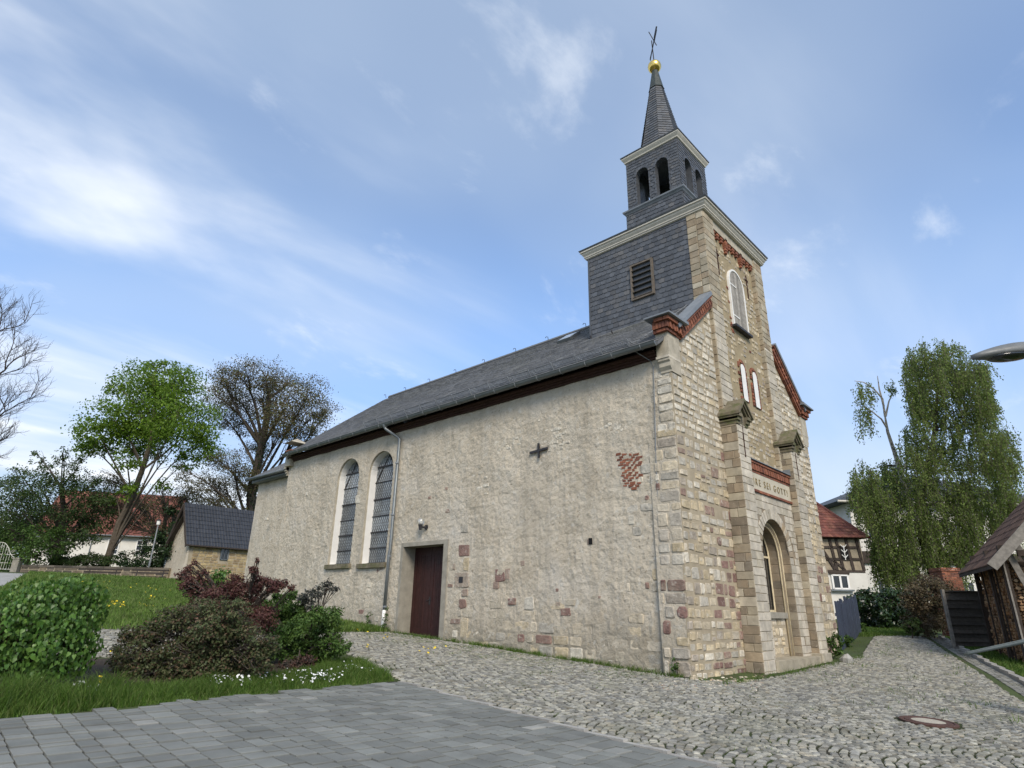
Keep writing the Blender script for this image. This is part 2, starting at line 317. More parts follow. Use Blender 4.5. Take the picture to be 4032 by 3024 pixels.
# ================================================================== the church
church = thing('church', 'old stone village church with plastered side wall, grey slate roof and slate-clad tower with spire', 'church', (4.5, 8, T(4.5, -1)))
EX, EY, EZ = np.eye(3)
def panel(O, a, b, u0, u1, v0, v1, ops=(), cell=.5, disp=0., n=None, seg=14, back=None):
    """wall face in the plane O + u a + v b, with arched or square openings; displaced a little when disp > 0"""
    O, a, b = (np.asarray(x, float) for x in (O, a, b)); n = np.cross(a, b) if n is None else np.asarray(n, float)
    us = set(np.round(np.append(np.arange(u0, u1, cell), u1), 4))
    for o in ops:
        us = {u for u in us if not (o['u0']-.02 < u < o['u1']+.02)} | {round(x, 4) for x in np.linspace(o['u0'], o['u1'], seg+1)}
    us = sorted(us); V = []; Fs = []; key = {}
    def dz(u, v):
        if not disp: return 0.
        f = 1.
        for o in ops:
            d = max(o['u0']-u, u-o['u1'], o['v0']-v, v-o['top']); f = min(f, max(0, min(1, d/.15)))
        e = min(u-u0, u1-u, v-v0, v1-v); f = min(f, max(0, e/.1))
        p = O+u*a+v*b; q = Vector(p)
        return f*disp*(noise.noise(q*1.1)+.7*noise.noise(q*3.3)+.7*noise.noise(q*9.))
    def vid(u, v):
        k = (round(u, 3), round(v, 3))
        if k not in key: key[k] = len(V); V.append(O+u*a+v*b+n*dz(u, v))
        return key[k]
    def topat(o, u):
        c = (o['u0']+o['u1'])/2; r = (o['u1']-o['u0'])/2
        return o['spring']+math.sqrt(max(0, r*r-(u-c)**2)) if o.get('arch') else o['top']
    grid = list(np.round(np.append(np.arange(v0, v1, cell), v1), 4))
    for i in range(len(us)-1):
        ua, ub = us[i], us[i+1]; um = (ua+ub)/2; op = next((o for o in ops if o['u0'] < um < o['u1']), None)
        def strip(lo_a, lo_b, hi_a, hi_b):
            la = max(lo_a, lo_b); hb_ = min(hi_a, hi_b); g = [x for x in grid if la+1e-3 < x < hb_-1e-3]
            A = [lo_a]+g+[hi_a]; Bq = [lo_b]+g+[hi_b]
            for k in range(len(A)-1):
                q = [vid(ua, A[k]), vid(ub, Bq[k]), vid(ub, Bq[k+1]), vid(ua, A[k+1])]
                q2 = [x for m, x in enumerate(q) if x != q[m-1]]
                if len(q2) > 2: Fs.append(tuple(q2))
        if op is None: strip(v0, v0, v1, v1)
        else:
            if op['v0'] > v0+.001: strip(v0, v0, op['v0'], op['v0'])
            strip(topat(op, ua), topat(op, ub), v1, v1)
    return np.array(V), Fs
def reveal(O, a, b, n, o, d0, d1, seg=14, sill=True):
    """inner faces of an opening between depths d0 and d1 behind the wall face"""
    O, a, b, n = (np.asarray(x, float) for x in (O, a, b, n)); u0, u1, v0 = o['u0'], o['u1'], o['v0']; ring = [(u0, v0)]
    if o.get('arch'):
        c = (u0+u1)/2; r = (u1-u0)/2; ring += [(c-r*math.cos(t), o['spring']+r*math.sin(t)) for t in np.linspace(0, math.pi, seg+1)]
    else: ring += [(u0, o['top']), (u1, o['top'])]
    ring.append((u1, v0)); k = len(ring)
    V = [O+u*a+v*b-n*d0 for u, v in ring]+[O+u*a+v*b-n*d1 for u, v in ring]
    Fs = [(i, k+i, k+i+1, i+1) for i in range(k-1)]
    if sill: Fs.append((k-1, 2*k-1, k, 0))
    return np.array(V), Fs, ring
def arched(u0, u1, v0, spring): return dict(u0=u0, u1=u1, v0=v0, spring=spring, top=spring+(u1-u0)/2, arch=True)
def ringfill(O, a, b, n, ring, d, s=1.0):
    O = np.asarray(O, float); P = np.array(ring); c = P.mean(0); P = c+(P-c)*s
    return np.array([O+u*a+v*b-n*d for u, v in P]), [tuple(range(len(P)))]
# ---- nave walls.  side wall: plane x=0, u = y (outward -x), so a=-EY keeps the face outward
SN = -EX
W1 = dict(u0=12.57, u1=14.0, v0=2.43, spring=5.52, top=6.235, arch=True); W2 = dict(u0=10.52, u1=11.97, v0=2.40, spring=5.475, top=6.2, arch=True)
DO = dict(u0=7.68, u1=9.6, v0=.24, top=2.86)
O0 = np.zeros(3)
side = B(); V, Fs = panel(O0, EY, EZ, 0, 17.96, -.6, 6.98, [DO, W2, W1], .075, .025, n=SN); side.add(V, [f[::-1] for f in Fs])
side.box((.55, .35, -.6), (.75, 17.9, 6.9))                       # inner leaf keeps the inside dark
side_wall = side.build('side_wall', M['plaster'], church)
body = B(); body.box((8.6, .3, -.6), (9, 17.96, 6.95)); body.box((.0, 17.7, -.6), (9, 17.955, 6.95))
body.add([(0, 17.72, 6.9), (9, 17.72, 6.9), (4.5, 17.72, 10.6), (0, 17.94, 6.9), (9, 17.94, 6.9), (4.5, 17.94, 10.6)], [(0, 1, 2), (5, 4, 3), (0, 3, 4, 1), (1, 4, 5, 2), (2, 5, 3, 0)])
body.build('rear_wall', M['plaster'], church)
# window reveals, frames, glass, leading
for o in (W1, W2):
    b = B(); V, Fs, ring = reveal(O0, EY, EZ, SN, o, 0, .085); b.add(V, Fs)
    win = b.build('window', M['ashlar'], church)
    o2 = dict(o); o2['u0'] += .015; o2['u1'] -= .015; o2['v0'] += .03; o2['arch'] = True
    b = B(); V, Fs, r2 = reveal(O0, EY, EZ, SN, o2, .085, .34); b.add(V, Fs)
    # white return between the stone edge and the painted reveal
    V1, _, ra = reveal(O0, EY, EZ, SN, o, .085, .086); k = len(ring)
    b.add(np.concatenate([[O0+u*EY+v*EZ-SN*.085 for u, v in ring], [O0+u*EY+v*EZ-SN*.085 for u, v in r2]]), [(i, i+1, k+i+1, k+i) for i in range(k-1)])
    b.build('painted_reveal', M['white'], win)
    V, Fs = ringfill(O0, EY, EZ, SN, r2, .335); pn = []
    # pane cut in panels between the saddle bars, toned lighter upward, reflection painted into the glass
    levels = [o2['v0'], 2.95, 3.48, 4.02, 4.6, 5.2, 5.75, o2['top']+.01]; c = (o2['u0']+o2['u1'])/2; rr = (o2['u1']-o2['u0'])/2
    def halfw(z): return rr if z <= o2['spring'] else math.sqrt(max(0, rr*rr-(z-o2['spring'])**2))
    for i in range(len(levels)-1):
        zs = np.linspace(levels[i], levels[i+1], 6); L = [(c-halfw(z), z) for z in zs]; Rr = [(c+halfw(z), z) for z in zs[::-1]]
        P = L+Rr; tilt = random.uniform(-.012, .012)
        obj('pane', [(.335+tilt*(z-zs[0]), u, z) for u, z in P], [tuple(range(len(P)))], M['glass'], win, (random.random(), .25+.1*i+random.uniform(-.1, .1), .5))
    bars = B()
    for i, z in enumerate(levels[1:-1]):
        hw = halfw(z); bars.box((.30, c-hw, z-(.022 if i % 2 else .010)), (.33, c+hw, z+(.022 if i % 2 else .010)))
    bars.box((.30, c-rr, o2['v0']), (.33, c+rr, o2['v0']+.045))
    zt = 5.2; bars.add(*beamg((.31, c-rr*.93, zt), (.31, c, o2['top']-.06), .022, .022)); bars.add(*beamg((.31, c+rr*.93, zt), (.31, c, o2['top']-.06), .022, .022))
    bars.build('saddle_bars', M['iron'], win)
    ld = B(); dw, dh = .115, .2
    for sgn in (-1, 1):
        for kx in range(-40, 41):
            # diagonal lines u = c + kx*dw + sgn*(z-z0)*dw/dh, clipped to the opening
            pts = []
            for z in np.arange(o2['v0'], o2['top'], .04):
                u = c+kx*dw+sgn*(z-o2['v0'])*dw/dh
                if abs(u-c) < halfw(z)-.01: pts.append((.326, u, z))
            if len(pts) > 1: ld.add(*beamg(pts[0], pts[-1], .007, .009))
    ld.build('leading', M['iron'], win)
    sb = B(); sb.add(*slabg((0, c, o['v0']-.05), EY, EZ, SN, rectpts(o['u1']-o['u0']+.14, .15), .09, .012, .33)); sb.build('sill', M['capstone'], win)
# door with concrete surround
b = B()
for (y0, y1, z0, z1) in ((9.6, 9.71, .1, 2.98), (7.48, 7.68, .05, 2.98), (7.68, 9.6, 2.86, 2.98)):
    b.box((-.025, y0, z0), (.5, y1, z1))
sur = b.build('door_surround', M['concrete'], church)
b = B(); b.box((-.28, 7.5, -.1), (.52, 9.7, .262)); b.build('doorstep', M['concrete'], church)
for (y0, y1) in ((8.775, 9.6), (7.68, 8.765)):
    lf = B(); lf.box((.485, y0, .27), (.53, y1, 2.86)); leaf = lf.build('door_leaf', M['door'], church)
    fr = B(); fr.box((.462, y0+.0, .28), (.49, y1, .52)); fr.box((.462, y0, 2.62), (.49, y1, 2.85)); fr.box((.462, y0, .52), (.49, y0+.13, 2.62)); fr.box((.462, y1-.13, .52), (.49, y1, 2.62))
    fr.build('rail', M['door'], leaf)
    k = int((y1-y0-.26)/.085)
    for i in range(k):
        ya = y0+.13+i*(y1-y0-.26)/k; obj('board', *boxg((.472+random.uniform(0, .004), ya+.003, .52), (.49, ya+(y1-y0-.26)/k-.003, 2.62)), M['door'], leaf, tint3())
hd = B(); hd.box((.445, 8.70, 1.18), (.464, 8.76, 1.40)); hd.tube([(.43, 8.73, 1.32), (.43, 8.80, 1.30), (.44, 8.86, 1.3)], .012); hd.tube([(.464, 8.73, 1.32), (.43, 8.73, 1.32)], .012); hd.build('door_handle', M['iron'], leaf)
# eave: corbelled brick with its shade painted into the colour, gutter, downpipe
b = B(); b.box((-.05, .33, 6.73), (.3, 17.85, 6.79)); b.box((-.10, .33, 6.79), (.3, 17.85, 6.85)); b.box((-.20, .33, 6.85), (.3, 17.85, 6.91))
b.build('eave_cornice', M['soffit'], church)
th = np.linspace(math.pi*1.02, 2*math.pi-.06, 10); gr = .095; V = []; ys = np.linspace(.12, 17.8, 30)
for y in ys:
    for t in th: V.append((-.42+gr*math.cos(t), y, 6.985+gr*math.sin(t)))
    V.append((-.42-gr-.014, y, 6.992))
k = len(th)+1; Fs = []
for i in range(len(ys)-1):
    for j in range(len(th)-1): Fs.append((i*k+j, i*k+j+1, (i+1)*k+j+1, (i+1)*k+j))
    Fs.append((i*k+k-1, i*k, (i+1)*k, (i+1)*k+k-1))
gut = B(); gut.add(V, Fs)
for y in (.12, 17.8): gut.add([(-.42+gr*math.cos(t), y, 6.985+gr*math.sin(t)) for t in th], [tuple(range(len(th)))])
gutter = gut.build('gutter', M['gutter'], church, True)
for i in range(22):
    y = .5+i*.80; obj('gutter_bracket', *tubeg([(-.42+(gr+.006)*math.cos(t), y, 6.985+(gr+.006)*math.sin(t)) for t in th], .012, 4), M['zinc'], gutter)
dp = B(); dp.tube([(-.42, 10.62, 6.93), (-.42, 10.6, 6.8), (-.10, 10.25, 6.5), (-.10, 10.17, 6.42), (-.10, 10.17, 2.8), (-.13, 10.17, 2.68), (-.13, 10.17, .98)], .05, 10)
pipe = dp.build('downpipe', M['gutter'], church, True)
obj('downpipe_shoe', *tubeg([(-.13, 10.17, 1.0), (-.13, 10.17, .3)], .058, 10), M['white'], pipe, smooth=True)
obj('rainwater_head', *tubeg([(-.42, 10.62, 7.0), (-.42, 10.62, 6.9), (-.42, 10.62, 6.82)], [.1, .085, .055], 10), M['gutter'], pipe)
for z in (5.6, 3.9, 2.6, 1.1): obj('pipe_clip', *tubeg([(-.115, 10.17, z-.025), (-.115, 10.17, z+.025)], .07, 10), M['zinc'], pipe)
# ---- nave roof
RE, RZ, AE, AZ = -.40, 6.99, 4.5, 10.79; slen = math.hypot(AE-RE, AZ-RZ); sdir = np.array([AE-RE, 0, AZ-RZ])/slen; snor = np.array([-(AZ-RZ), 0, AE-RE])/slen
b = B(); y0, y1 = .07, 17.98; th_ = .08
for sgn in (0, 1):
    f = (lambda x: x) if not sgn else (lambda x: 9-x)
    P = [(f(RE), y0, RZ), (f(AE), y0, AZ), (f(AE), y1, AZ), (f(RE), y1, RZ)]
    V = [np.array(p) for p in P]+[np.array(p)-np.array((0, 0, th_)) for p in P]
    b.add(V, [(0, 1, 2, 3), (7, 6, 5, 4), (0, 4, 5, 1), (1, 5, 6, 2), (2, 6, 7, 3), (3, 7, 4, 0)])
roof = b.build('nave_roof', M['roofslate'], church)
RS = Pieces(); ex, wd = .185, .235; rows = int(slen/ex)
TWX0, TWX1, TWY0, TWY1 = 2.41, 6.59, -.115, 4.0
for r in range(rows):
    s0 = r*ex; off = random.uniform(0, wd)
    for i in range(int((y1-y0)/wd)+2):
        ya = y0+i*wd-off; yb = ya+wd-.006
        if yb < y0+.06 or ya > y1-.05: continue
        ya = max(ya, y0+.02); yb = min(yb, y1)
        xm = RE+sdir[0]*(s0+.1)
        if xm > TWX0-.05 and (ya+yb)/2 < TWY1+.02: continue
        o = np.array([RE, 0, RZ])+sdir*s0; lift = .016+random.uniform(0, .007); t = tint3(min(1, max(0, random.gauss(.5, .25))))
        c = .045; j = random.uniform(-.006, .006)
        # scale-shaped slate: one rounded lower corner
        pts = [(yb, 0+j), (yb, ex+.06), (ya, ex+.06), (ya, c*1.6+j), (ya+c*.5, c*.4+j), (ya+c*1.5, j)]
        V = [o+np.array((0, u, 0))+sdir*v+snor*(lift*(1-v/(ex+.06))+.006) for u, v in pts]; V += [p-snor*.008 for p in V]; n6 = 6
        RS.add(V, [tuple(range(n6))]+[(q, n6+q, n6+(q+1) % n6, (q+1) % n6) for q in range(n6)], t)
RS.finish('roof_slate', M['roofslate'], 300, roof)
b = B()
for i in range(40):
    ya = 4.1+i*.348
    if ya > 17.6: break
    b.add(*tubeg([(4.5, ya, 10.80), (4.5, ya+.36, 10.805)], .09, 6))
b.build('ridge_capping', M['roofslate'], church)
for y in (5.6, 7.4, 9.1, 10.9, 12.7, 14.5, 16.3, 17.9):
    obj('roof_hook', *tubeg([(4.45, y, 10.82), (4.42, y, 10.98), (4.40, y+.06, 11.0), (4.40, y+.11, 10.96)], .012, 5), M['iron'], church)
def roofpt(s, y, h=0.): return np.array([RE, 0, RZ])+sdir*s+np.array([0, y, 0])+snor*h
for s, y in ((3.5, 3.9), (3.5, 1.1), (3.1, 2.9)): obj('roof_hook', *tubeg([roofpt(s, y, .0), roofpt(s, y, .10), roofpt(s+.07, y+.02, .11)], .018, 5), M['iron'], church)
sg = B()
for h in (.05, .09, .13, .17, .21): sg.tube([roofpt(.28, 1.0, h), roofpt(.28, 12.2, h)], .006, 4)
for y in np.arange(1.0, 12.25, .055): sg.tube([roofpt(.28, y, .03), roofpt(.28, y, .22)], .004, 3, False)
sgo = sg.build('snow_guard', M['zinc'], church)
for i in range(15):
    y = .95+i*.80; bb = B(); bb.add(*beamg(roofpt(.26, y, .0), roofpt(.26, y, .24), .03, .012, EY)); bb.add(*beamg(roofpt(.27, y, .2), roofpt(.50, y, .02), .03, .01, EY)); bb.build('guard_bracket', M['zinc'], sgo)
# skylight high on the slope
b = B(); c0 = roofpt(5.1, 5.75, .07); b.obox(c0, EY, sdir, snor, .30, .36, .05); sk = b.build('skylight', M['gutter'], church)
obj('skylight_pane', *oboxg(roofpt(5.1, 5.75, .125), EY, sdir, snor, .25, .31, .004), M['glass'], sk, (.5, 1, .5))
# rear kneeler seen over the far eave
b = B(); b.box((-.18, 17.62, 6.55), (.45, 18.06, 7.20)); b.build('kneeler_pedestal', M['ashlar'], church)
KN = Pieces()
kb = B(); kb.box((-.22, 17.6, 7.2), (.48, 18.1, 7.24)); kpar = kb.build('kneeler', M['brick'], church)
for r in range(4):
    for i in range(3): KN.add(*boxg((-.24-.01*r+i*.25, 17.58, 7.25+r*.075), (-.24-.01*r+i*.25+.235, 18.12, 7.25+r*.075+.062)), tint3(), kpar)
kc = B(); kc.add([(-.32, 17.5, 7.56), (.55, 17.5, 7.56), (.55, 18.2, 7.56), (-.32, 18.2, 7.56), (.11, 17.85, 7.80)], [(3, 2, 1, 0), (0, 1, 4), (1, 2, 4), (2, 3, 4), (3, 0, 4)]); kc.build('kneeler_cap', M['ashlar'], church)
b = B()
for i in range(4): z = 6.55-.09*i; b.box((-.16+.04*i, 17.98, z-.09), (.3, 18.14-.02*i, z))
b.build('kneeler_corbel', M['ashlar'], church)
# ---- chancel
b = B(); V, Fs = panel((.35, 0, 0), EY, EZ, 17.9, 21.4, .2, 6.3, (), .1, .014, n=SN); b.add(V, [f[::-1] for f in Fs]); V, Fs = panel((0, 21.4, 0), EX, EZ, .35, 8.6, .2, 6.3, (), .5); b.add(V, [f[::-1] for f in Fs])
b.build('chancel_wall', M['plaster'], church)
b = B()
A_ = [(.0, 17.95, 6.52), (.0, 21.75, 6.52), (4.5, 19.6, 9.6), (4.5, 17.95, 9.6), (9, 21.75, 6.52), (9, 17.95, 6.52)]
b.add(A_, [(0, 3, 2, 1), (1, 2, 4), (2, 3, 5, 4), (0, 1, 4, 5)]); croof = b.build('chancel_roof', M['roofslate'], church)
CS = Pieces(); d2 = nrm(np.array([4.5, 0, 3.08])); n2 = nrm(np.array([-3.08, 0, 4.5]))
for r in range(29):
    s0 = r*.185; x_ = d2[0]*s0; ymax = 21.75-(x_/4.5)*2.15
    for i in range(17):
        ya = 17.98+i*.235+(r % 2)*.11; yb = min(ya+.229, ymax)
        if yb-ya < .05: continue
        o = np.array([0, 0, 6.52])+d2*s0; pts = [(yb, 0), (yb, .24), (ya, .24), (ya, .06), (ya+.06, 0)]
        V = [o+np.array((0, u, 0))+d2*v+n2*(.014*(1-v/.25)+.006) for u, v in pts]; V += [p-n2*.012 for p in V]
        CS.add(V, [tuple(range(5))]+[(q, 5+q, 5+(q+1) % 5, (q+1) % 5) for q in range(5)], tint3())
CS.finish('roof_slate', M['roofslate'], 40, croof)
b = B(); b.tube([(-.06, 17.98, 6.47), (-.06, 21.85, 6.47)], .075, 8); b.box((.05, 18.0, 6.28), (.4, 21.5, 6.46)); b.build('chancel_gutter', M['gutter'], church, True)
# ---- facade: backing walls in mortar, every stone set in front of them
FN = -EY
def rake_z(x): return 7.32+.82*(min(max(x, .51), 2.4)-.51)    # underside of the brick rake band
fac = {}
def poly_wall(name, pts, y, mat=M['mortar'], th=.3):
    k = len(pts); V = [(x, y, z) for x, z in pts]+[(x, y+th, z) for x, z in pts]
    Fs = [tuple(range(k)), tuple(range(2*k-1, k-1, -1))]+[(i, k+i, k+(i+1) % k, (i+1) % k) for i in range(k)]
    return obj(name, V, Fs, mat, church)
lb = poly_wall('facade_bay', [(-.02, 7.32), (-.0, 4.9), (-.15, -.6), (2.45, -.6), (2.45, 9.3), (2.4, 8.95), (.51, 7.40)], 0, th=.06)
rb = poly_wall('facade_bay', [(6.55, -.6), (9.15, -.6), (9., 4.9), (9.02, 7.32), (8.49, 7.40), (6.6, 8.95), (6.55, 9.3)], 0)
M['mortar_ochre'] = material('ochre_mortar', flat((.33, .265, .165)), .1, 2, .25, .95, .5, 30, spot=[((.24, .19, .11), 1.2, .5, .7, .5), ((.40, .34, .25), 5, .55, .7, .5)])
mid = obj('tower_front', *boxg((2.5, .02, 4.3), (6.5, .4, 12.1)), M['mortar_ochre'], church)
cw = B(); cw.add([(-.149, .012, -.6), (-.149, .6, -.6), (-.012, .72, -.6), (-.001, .012, 4.9), (-.001, .6, 4.9), (-.001, .72, 4.9)], [(0, 3, 4, 1), (1, 4, 5, 2)]); cw.build('battered_corner', M['plaster'], church)
RU = Pieces(); AS = Pieces()
def fill_rubble(parent, x0f, x1f, z0, z1, y, hcol, skip=None, hr=(.12, .24), wr=(.13, .42), gap=.027, d=(.004, .024), yf=None):
    z = z0
    while z < z1:
        h = random.uniform(*hr); x = x0f(z+h/2); xe = x1f(z+h/2)
        while x < xe-.06:
            w_ = min(random.uniform(*wr), xe-x); hh = h
            if xe-(x+w_) < .1: w_ = xe-x
            cx, cz = x+w_/2, z+hh/2
            if not (skip and skip(cx, cz, w_, hh)) and random.random() > .02:
                yy = y if yf is None else yf(cx, cz); cz += .045*noise.noise(Vector((cx*1.7, z*.9, 3.)))
                if hh > .2 and w_ < .24 and random.random() < .35:    # two thin stones one over the other
                    for q in (-1, 1): RU.add(*slabg((cx, yy, cz+q*hh/4), EX, EZ, FN, rubble(w_-gap, hh/2-gap), random.uniform(*d), .014, .04, .004), tint3(hcol(cx, cz)), parent)
                else: RU.add(*slabg((cx+random.uniform(-.008, .008), yy, cz+random.uniform(-.01, .01)), EX, EZ, FN, rubble(w_-gap*random.uniform(.7, 1.6), hh*random.uniform(.8, 1.04)-gap*random.uniform(.7, 1.4), .2), random.uniform(*d), .014, .04, .004), tint3(hcol(cx, cz)), parent)
            x += w_
        z += h
def col_left(x, z):
    if z > 4.75: return random.choice([.02, .08, .12, .2, .3, .66]) if random.random() < .93 else .5
    r = random.random(); red = .04+.42*max(0, min(1, (x-.9)/.9))*max(0., min(1, (4.3-z)/1.6))
    if r < red: return random.uniform(.86, 1)
    return random.choice([.1, .3, .4, .5, .5, .62, .66, .75])
def batter(z): return -.15*max(0, min(1, (4.9-z)/5.))
def lrake(x, z, w_, h): return z+h/2 > rake_z(x)-.02 or (z+h/2 > 7.3 and x < .5)
fill_rubble(lb, lambda z: batter(z)-.012, lambda z: 2.38, -.2, 4.86, 0, col_left, lrake, (.17, .30), (.14, .46))
fill_rubble(lb, lambda z: -.012, lambda z: 2.38, 4.9, 8.95, 0, col_left, lrake, (.13, .24), (.12, .40))
fill_rubble(rb, lambda z: 6.62, lambda z: 9.0-batter(z), -.2, 4.86, 0, lambda x, z: col_left(2-(x-6.6)*.4, z+.6), lambda x, z, w_, h: False, (.17, .30), (.16, .46))
fill_rubble(rb, lambda z: 6.62, lambda z: 9.0, 4.9, 8.95, 0, col_left, lambda x, z, w_, h: lrake(9-x, z, w_, h), (.14, .25), (.14, .4))
SH = arched(3.98, 4.94, 8.97, 10.45)
def midskip(x, z, w_, h):
    if 3.86-w_/2 < x < 5.06+w_/2 and 8.85-h/2 < z < 11.05+h/2: return True
    for c in (4.2, 5.03):
        if abs(x-c) < .3+w_/2 and 6.62-h/2 < z < 7.95+h/2: return True
    return z > 11.5 or random.random() < .30
fill_rubble(mid, lambda z: 3.06, lambda z: 5.95, 4.9, 11.6, .02, lambda x, z: random.choice([.3, .4, .5, .55, .62, .7, .78]), midskip, (.11, .2), (.11, .3), d=(.006, .018))
# quoins of the facade on the plastered side
def wrow(y0, y1, z0, z1, prob, hr=(.2, .32), wr=(.22, .62), pal=None, d=(.004, .02)):
    z = z0
    while z < z1:
        h = random.uniform(*hr); y = y0
        while y < y1-.08:
            w_ = min(random.uniform(*wr), y1-y); cy, cz = y+w_/2, z+h/2
            if random.random() < prob(cy, cz) and not (7.35 < cy+w_/2 and cy-w_/2 < 9.82 and cz < 3.1):
                g = random.choice(pal or [.1, .25, .35, .45, .5, .6, .66]) if random.random() > .07 else random.uniform(.88, 1)
                xx = batter(cz)*(1 if cy < .6 else 0)
                RU.add(*slabg((xx, cy, cz), EY, EZ, SN, rubble(w_-.035, h-.035)[::-1], random.uniform(*d), .016, .05, .006), tint3(g), side_wall)
            y += w_
        z += h
wrow(-.015, .6, -.3, 4.9, lambda y, z: .93, (.2, .34), (.25, .55), [.1, .3, .4, .5, .62, .66, .7, .75])
wrow(-.015, .5, 4.9, 6.3, lambda y, z: .9, (.16, .26), (.2, .5), [.02, .05, .1, .2, .3])
wrow(.6, 7.45, -.15, 1.35, lambda y, z: max(0, min(.92, 1.15-(z-(.05+.045*y))/1.05)), (.2, .3), (.25, .6), None, (-.002, .012))
wrow(.6, 1.5, 1.2, 4.6, lambda y, z: .5 if y < 1.1 else .22, (.18, .3), (.2, .45), None, (-.002, .012))
wrow(9.9, 14.2, .2, 2.25, lambda y, z: .28 if z > 1.5 else (.55 if z < 1. else .1), (.18, .26), (.2, .5), [.1, .2, .3, .66], (-.004, .008))
def wstone(u, v, wpx, hpx, g, d=.014):
    p = onx(u, v, 0); q = onx(u+wpx/2, v, 0); q2 = onx(u-wpx/2, v, 0); w_ = abs(q[1]-q2[1]); h = abs(onx(u, v-hpx/2, 0)[2]-onx(u, v+hpx/2, 0)[2])
    RU.add(*slabg((0, p[1], p[2]), EY, EZ, SN, rubble(w_, h, .25)[::-1], d, .012, .05, .004), (random.random()*.6+.2, g, .5), side_wall)
# stones that show through the plaster, read off the photograph
for (u, v, a, b_, g) in ((1828, 2168, 50, 50, .95), (1836, 2223, 26, 56, .5), (1816, 2285, 62, 62, .8), (1830, 2333, 30, 32, .84), (1822, 2377, 30, 42, .93), (1787, 2232, 12, 26, .8), (1773, 2306, 22, 14, .9), (1793, 2447, 42, 24, .86), (1828, 2470, 30, 90, .45),
        (1968, 2264, 44, 58, 1.), (1998, 2262, 22, 50, .84), (1953, 2306, 26, 32, .86), (2058, 2218, 20, 26, .84), (2014, 2368, 34, 30, .97), (2226, 2409, 46, 34, .95), (2195, 2324, 18, 16, .9), (2246, 2372, 40, 30, .62), (2198, 2378, 24, 20, .8), (2548, 2305, 16, 26, .9), (2548, 1960, 18, 22, .92), (2620, 2470, 30, 26, .97),
        (2360, 2352, 14, 14, .86), (1757, 1924, 14, 13, .86), (1692, 1960, 14, 14, .88), (1765, 2012, 24, 16, .9), (1829, 2082, 34, 32, .66), (1410, 1965, 22, 36, .1), (1208, 1945, 10, 16, .02), (1048, 2043, 10, 12, .02), (2320, 2133, 18, 26, .86), (2085, 2376, 40, 60, .03)):
    wstone(u, v, a, b_, g)
for _ in range(90):    # pale chips in the worn patches of the upper wall
    cu, cv, su, sv = random.choice([(2170, 1690, 70, 40), (2170, 1740, 60, 40), (2010, 1740, 60, 40), (2420, 1680, 40, 20), (1880, 1900, 60, 60)])
    wstone(random.gauss(cu, su*.6), random.gauss(cv, sv*.6), random.uniform(8, 26), random.uniform(6, 15), random.choice([.02, .05, .15]), .006)
# brick patch in the side wall
BP = Pieces()
pb = B(); pb.add([onx(u, v, -.004) for u, v in ((2432, 1790), (2478, 1778), (2520, 1800), (2522, 1870), (2510, 1930), (2470, 1915), (2448, 1880), (2436, 1840))], [tuple(range(8))]); patch = pb.build('brick_patch', M['plaster'], church)
for r in range(14):
    v = 1790+r*10.2
    for k in range(4):
        u = 2436+k*23+(r % 2)*9+r*2.2
        if not inpoly(np.array([[u, v]]), [(2428, 1784), (2480, 1776), (2524, 1800), (2524, 1880), (2512, 1936), (2466, 1922), (2444, 1880)])[0] or random.random() < .1: continue
        p = onx(u, v, 0); BP.add(*slabg((-.004, p[1], p[2]), EY, EZ, SN, [q[::-1] if 0 else q for q in rectpts((.15 if k != 2 else .085)*random.uniform(.6, 1.1), .055*random.uniform(.75, 1.05), .012)][::-1], .012, .004, .01), tint3(), patch)
BP.finish('brick', M['brick'], 60, patch, 4)
# ---- tower piers on the front, dressed stone in courses
def ashlar_face(parent, x0, x1, z0, z1, y, axis='x', h=(.17, .24), nsplit=2, pal=None, d=.012, n=None):
    z = z0; r = 0
    while z < z1-.03:
        hh = min(random.uniform(*h), z1-z); W_ = x1-x0
        cuts = [0] + sorted(random.uniform(.3, .7) if nsplit == 2 else random.uniform((k+.7)/nsplit, (k+1.3)/nsplit) for k in range(nsplit-1)) + [1]
        if nsplit == 2 and r % 3 == 2: cuts = [0, 1]
        for k in range(len(cuts)-1):
            a_, b_ = x0+W_*cuts[k], x0+W_*cuts[k+1]; g = random.choice(pal or [.0, .1, .2, .3, .4, .5, .55, .7]); w_ = b_-a_-.014
            if axis == 'x': AS.add(*slabg(((a_+b_)/2, y, z+hh/2), EX, EZ, FN, rectpts(w_, hh-.014, .004), d+random.uniform(-.004, .006), .008, .03, .003), tint3(g), parent)
            else: AS.add(*slabg((y, (a_+b_)/2, z+hh/2), EY, EZ, n, (rectpts(w_, hh-.014, .004)[::-1] if n[0] < 0 else rectpts(w_, hh-.014, .004)), d+random.uniform(-.004, .006), .008, .03, .003), tint3(g), parent)
        z += hh; r += 1
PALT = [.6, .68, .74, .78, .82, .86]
for (x0, x1) in ((2.41, 3.05), (5.95, 6.59)):
    p = obj('tower_pier', *boxg((x0+.01, -.10, 4.9), (x1-.01, .3, 12.12)), M['mortar'], church)
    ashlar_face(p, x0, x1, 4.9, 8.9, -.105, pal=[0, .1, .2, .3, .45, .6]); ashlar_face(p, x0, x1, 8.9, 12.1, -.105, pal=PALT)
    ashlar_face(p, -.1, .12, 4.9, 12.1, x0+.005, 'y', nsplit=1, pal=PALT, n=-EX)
    if x0 < 3: ashlar_face(p, .12, .42, 9.2, 12.1, x0+.005, 'y', nsplit=1, pal=PALT, n=-EX)
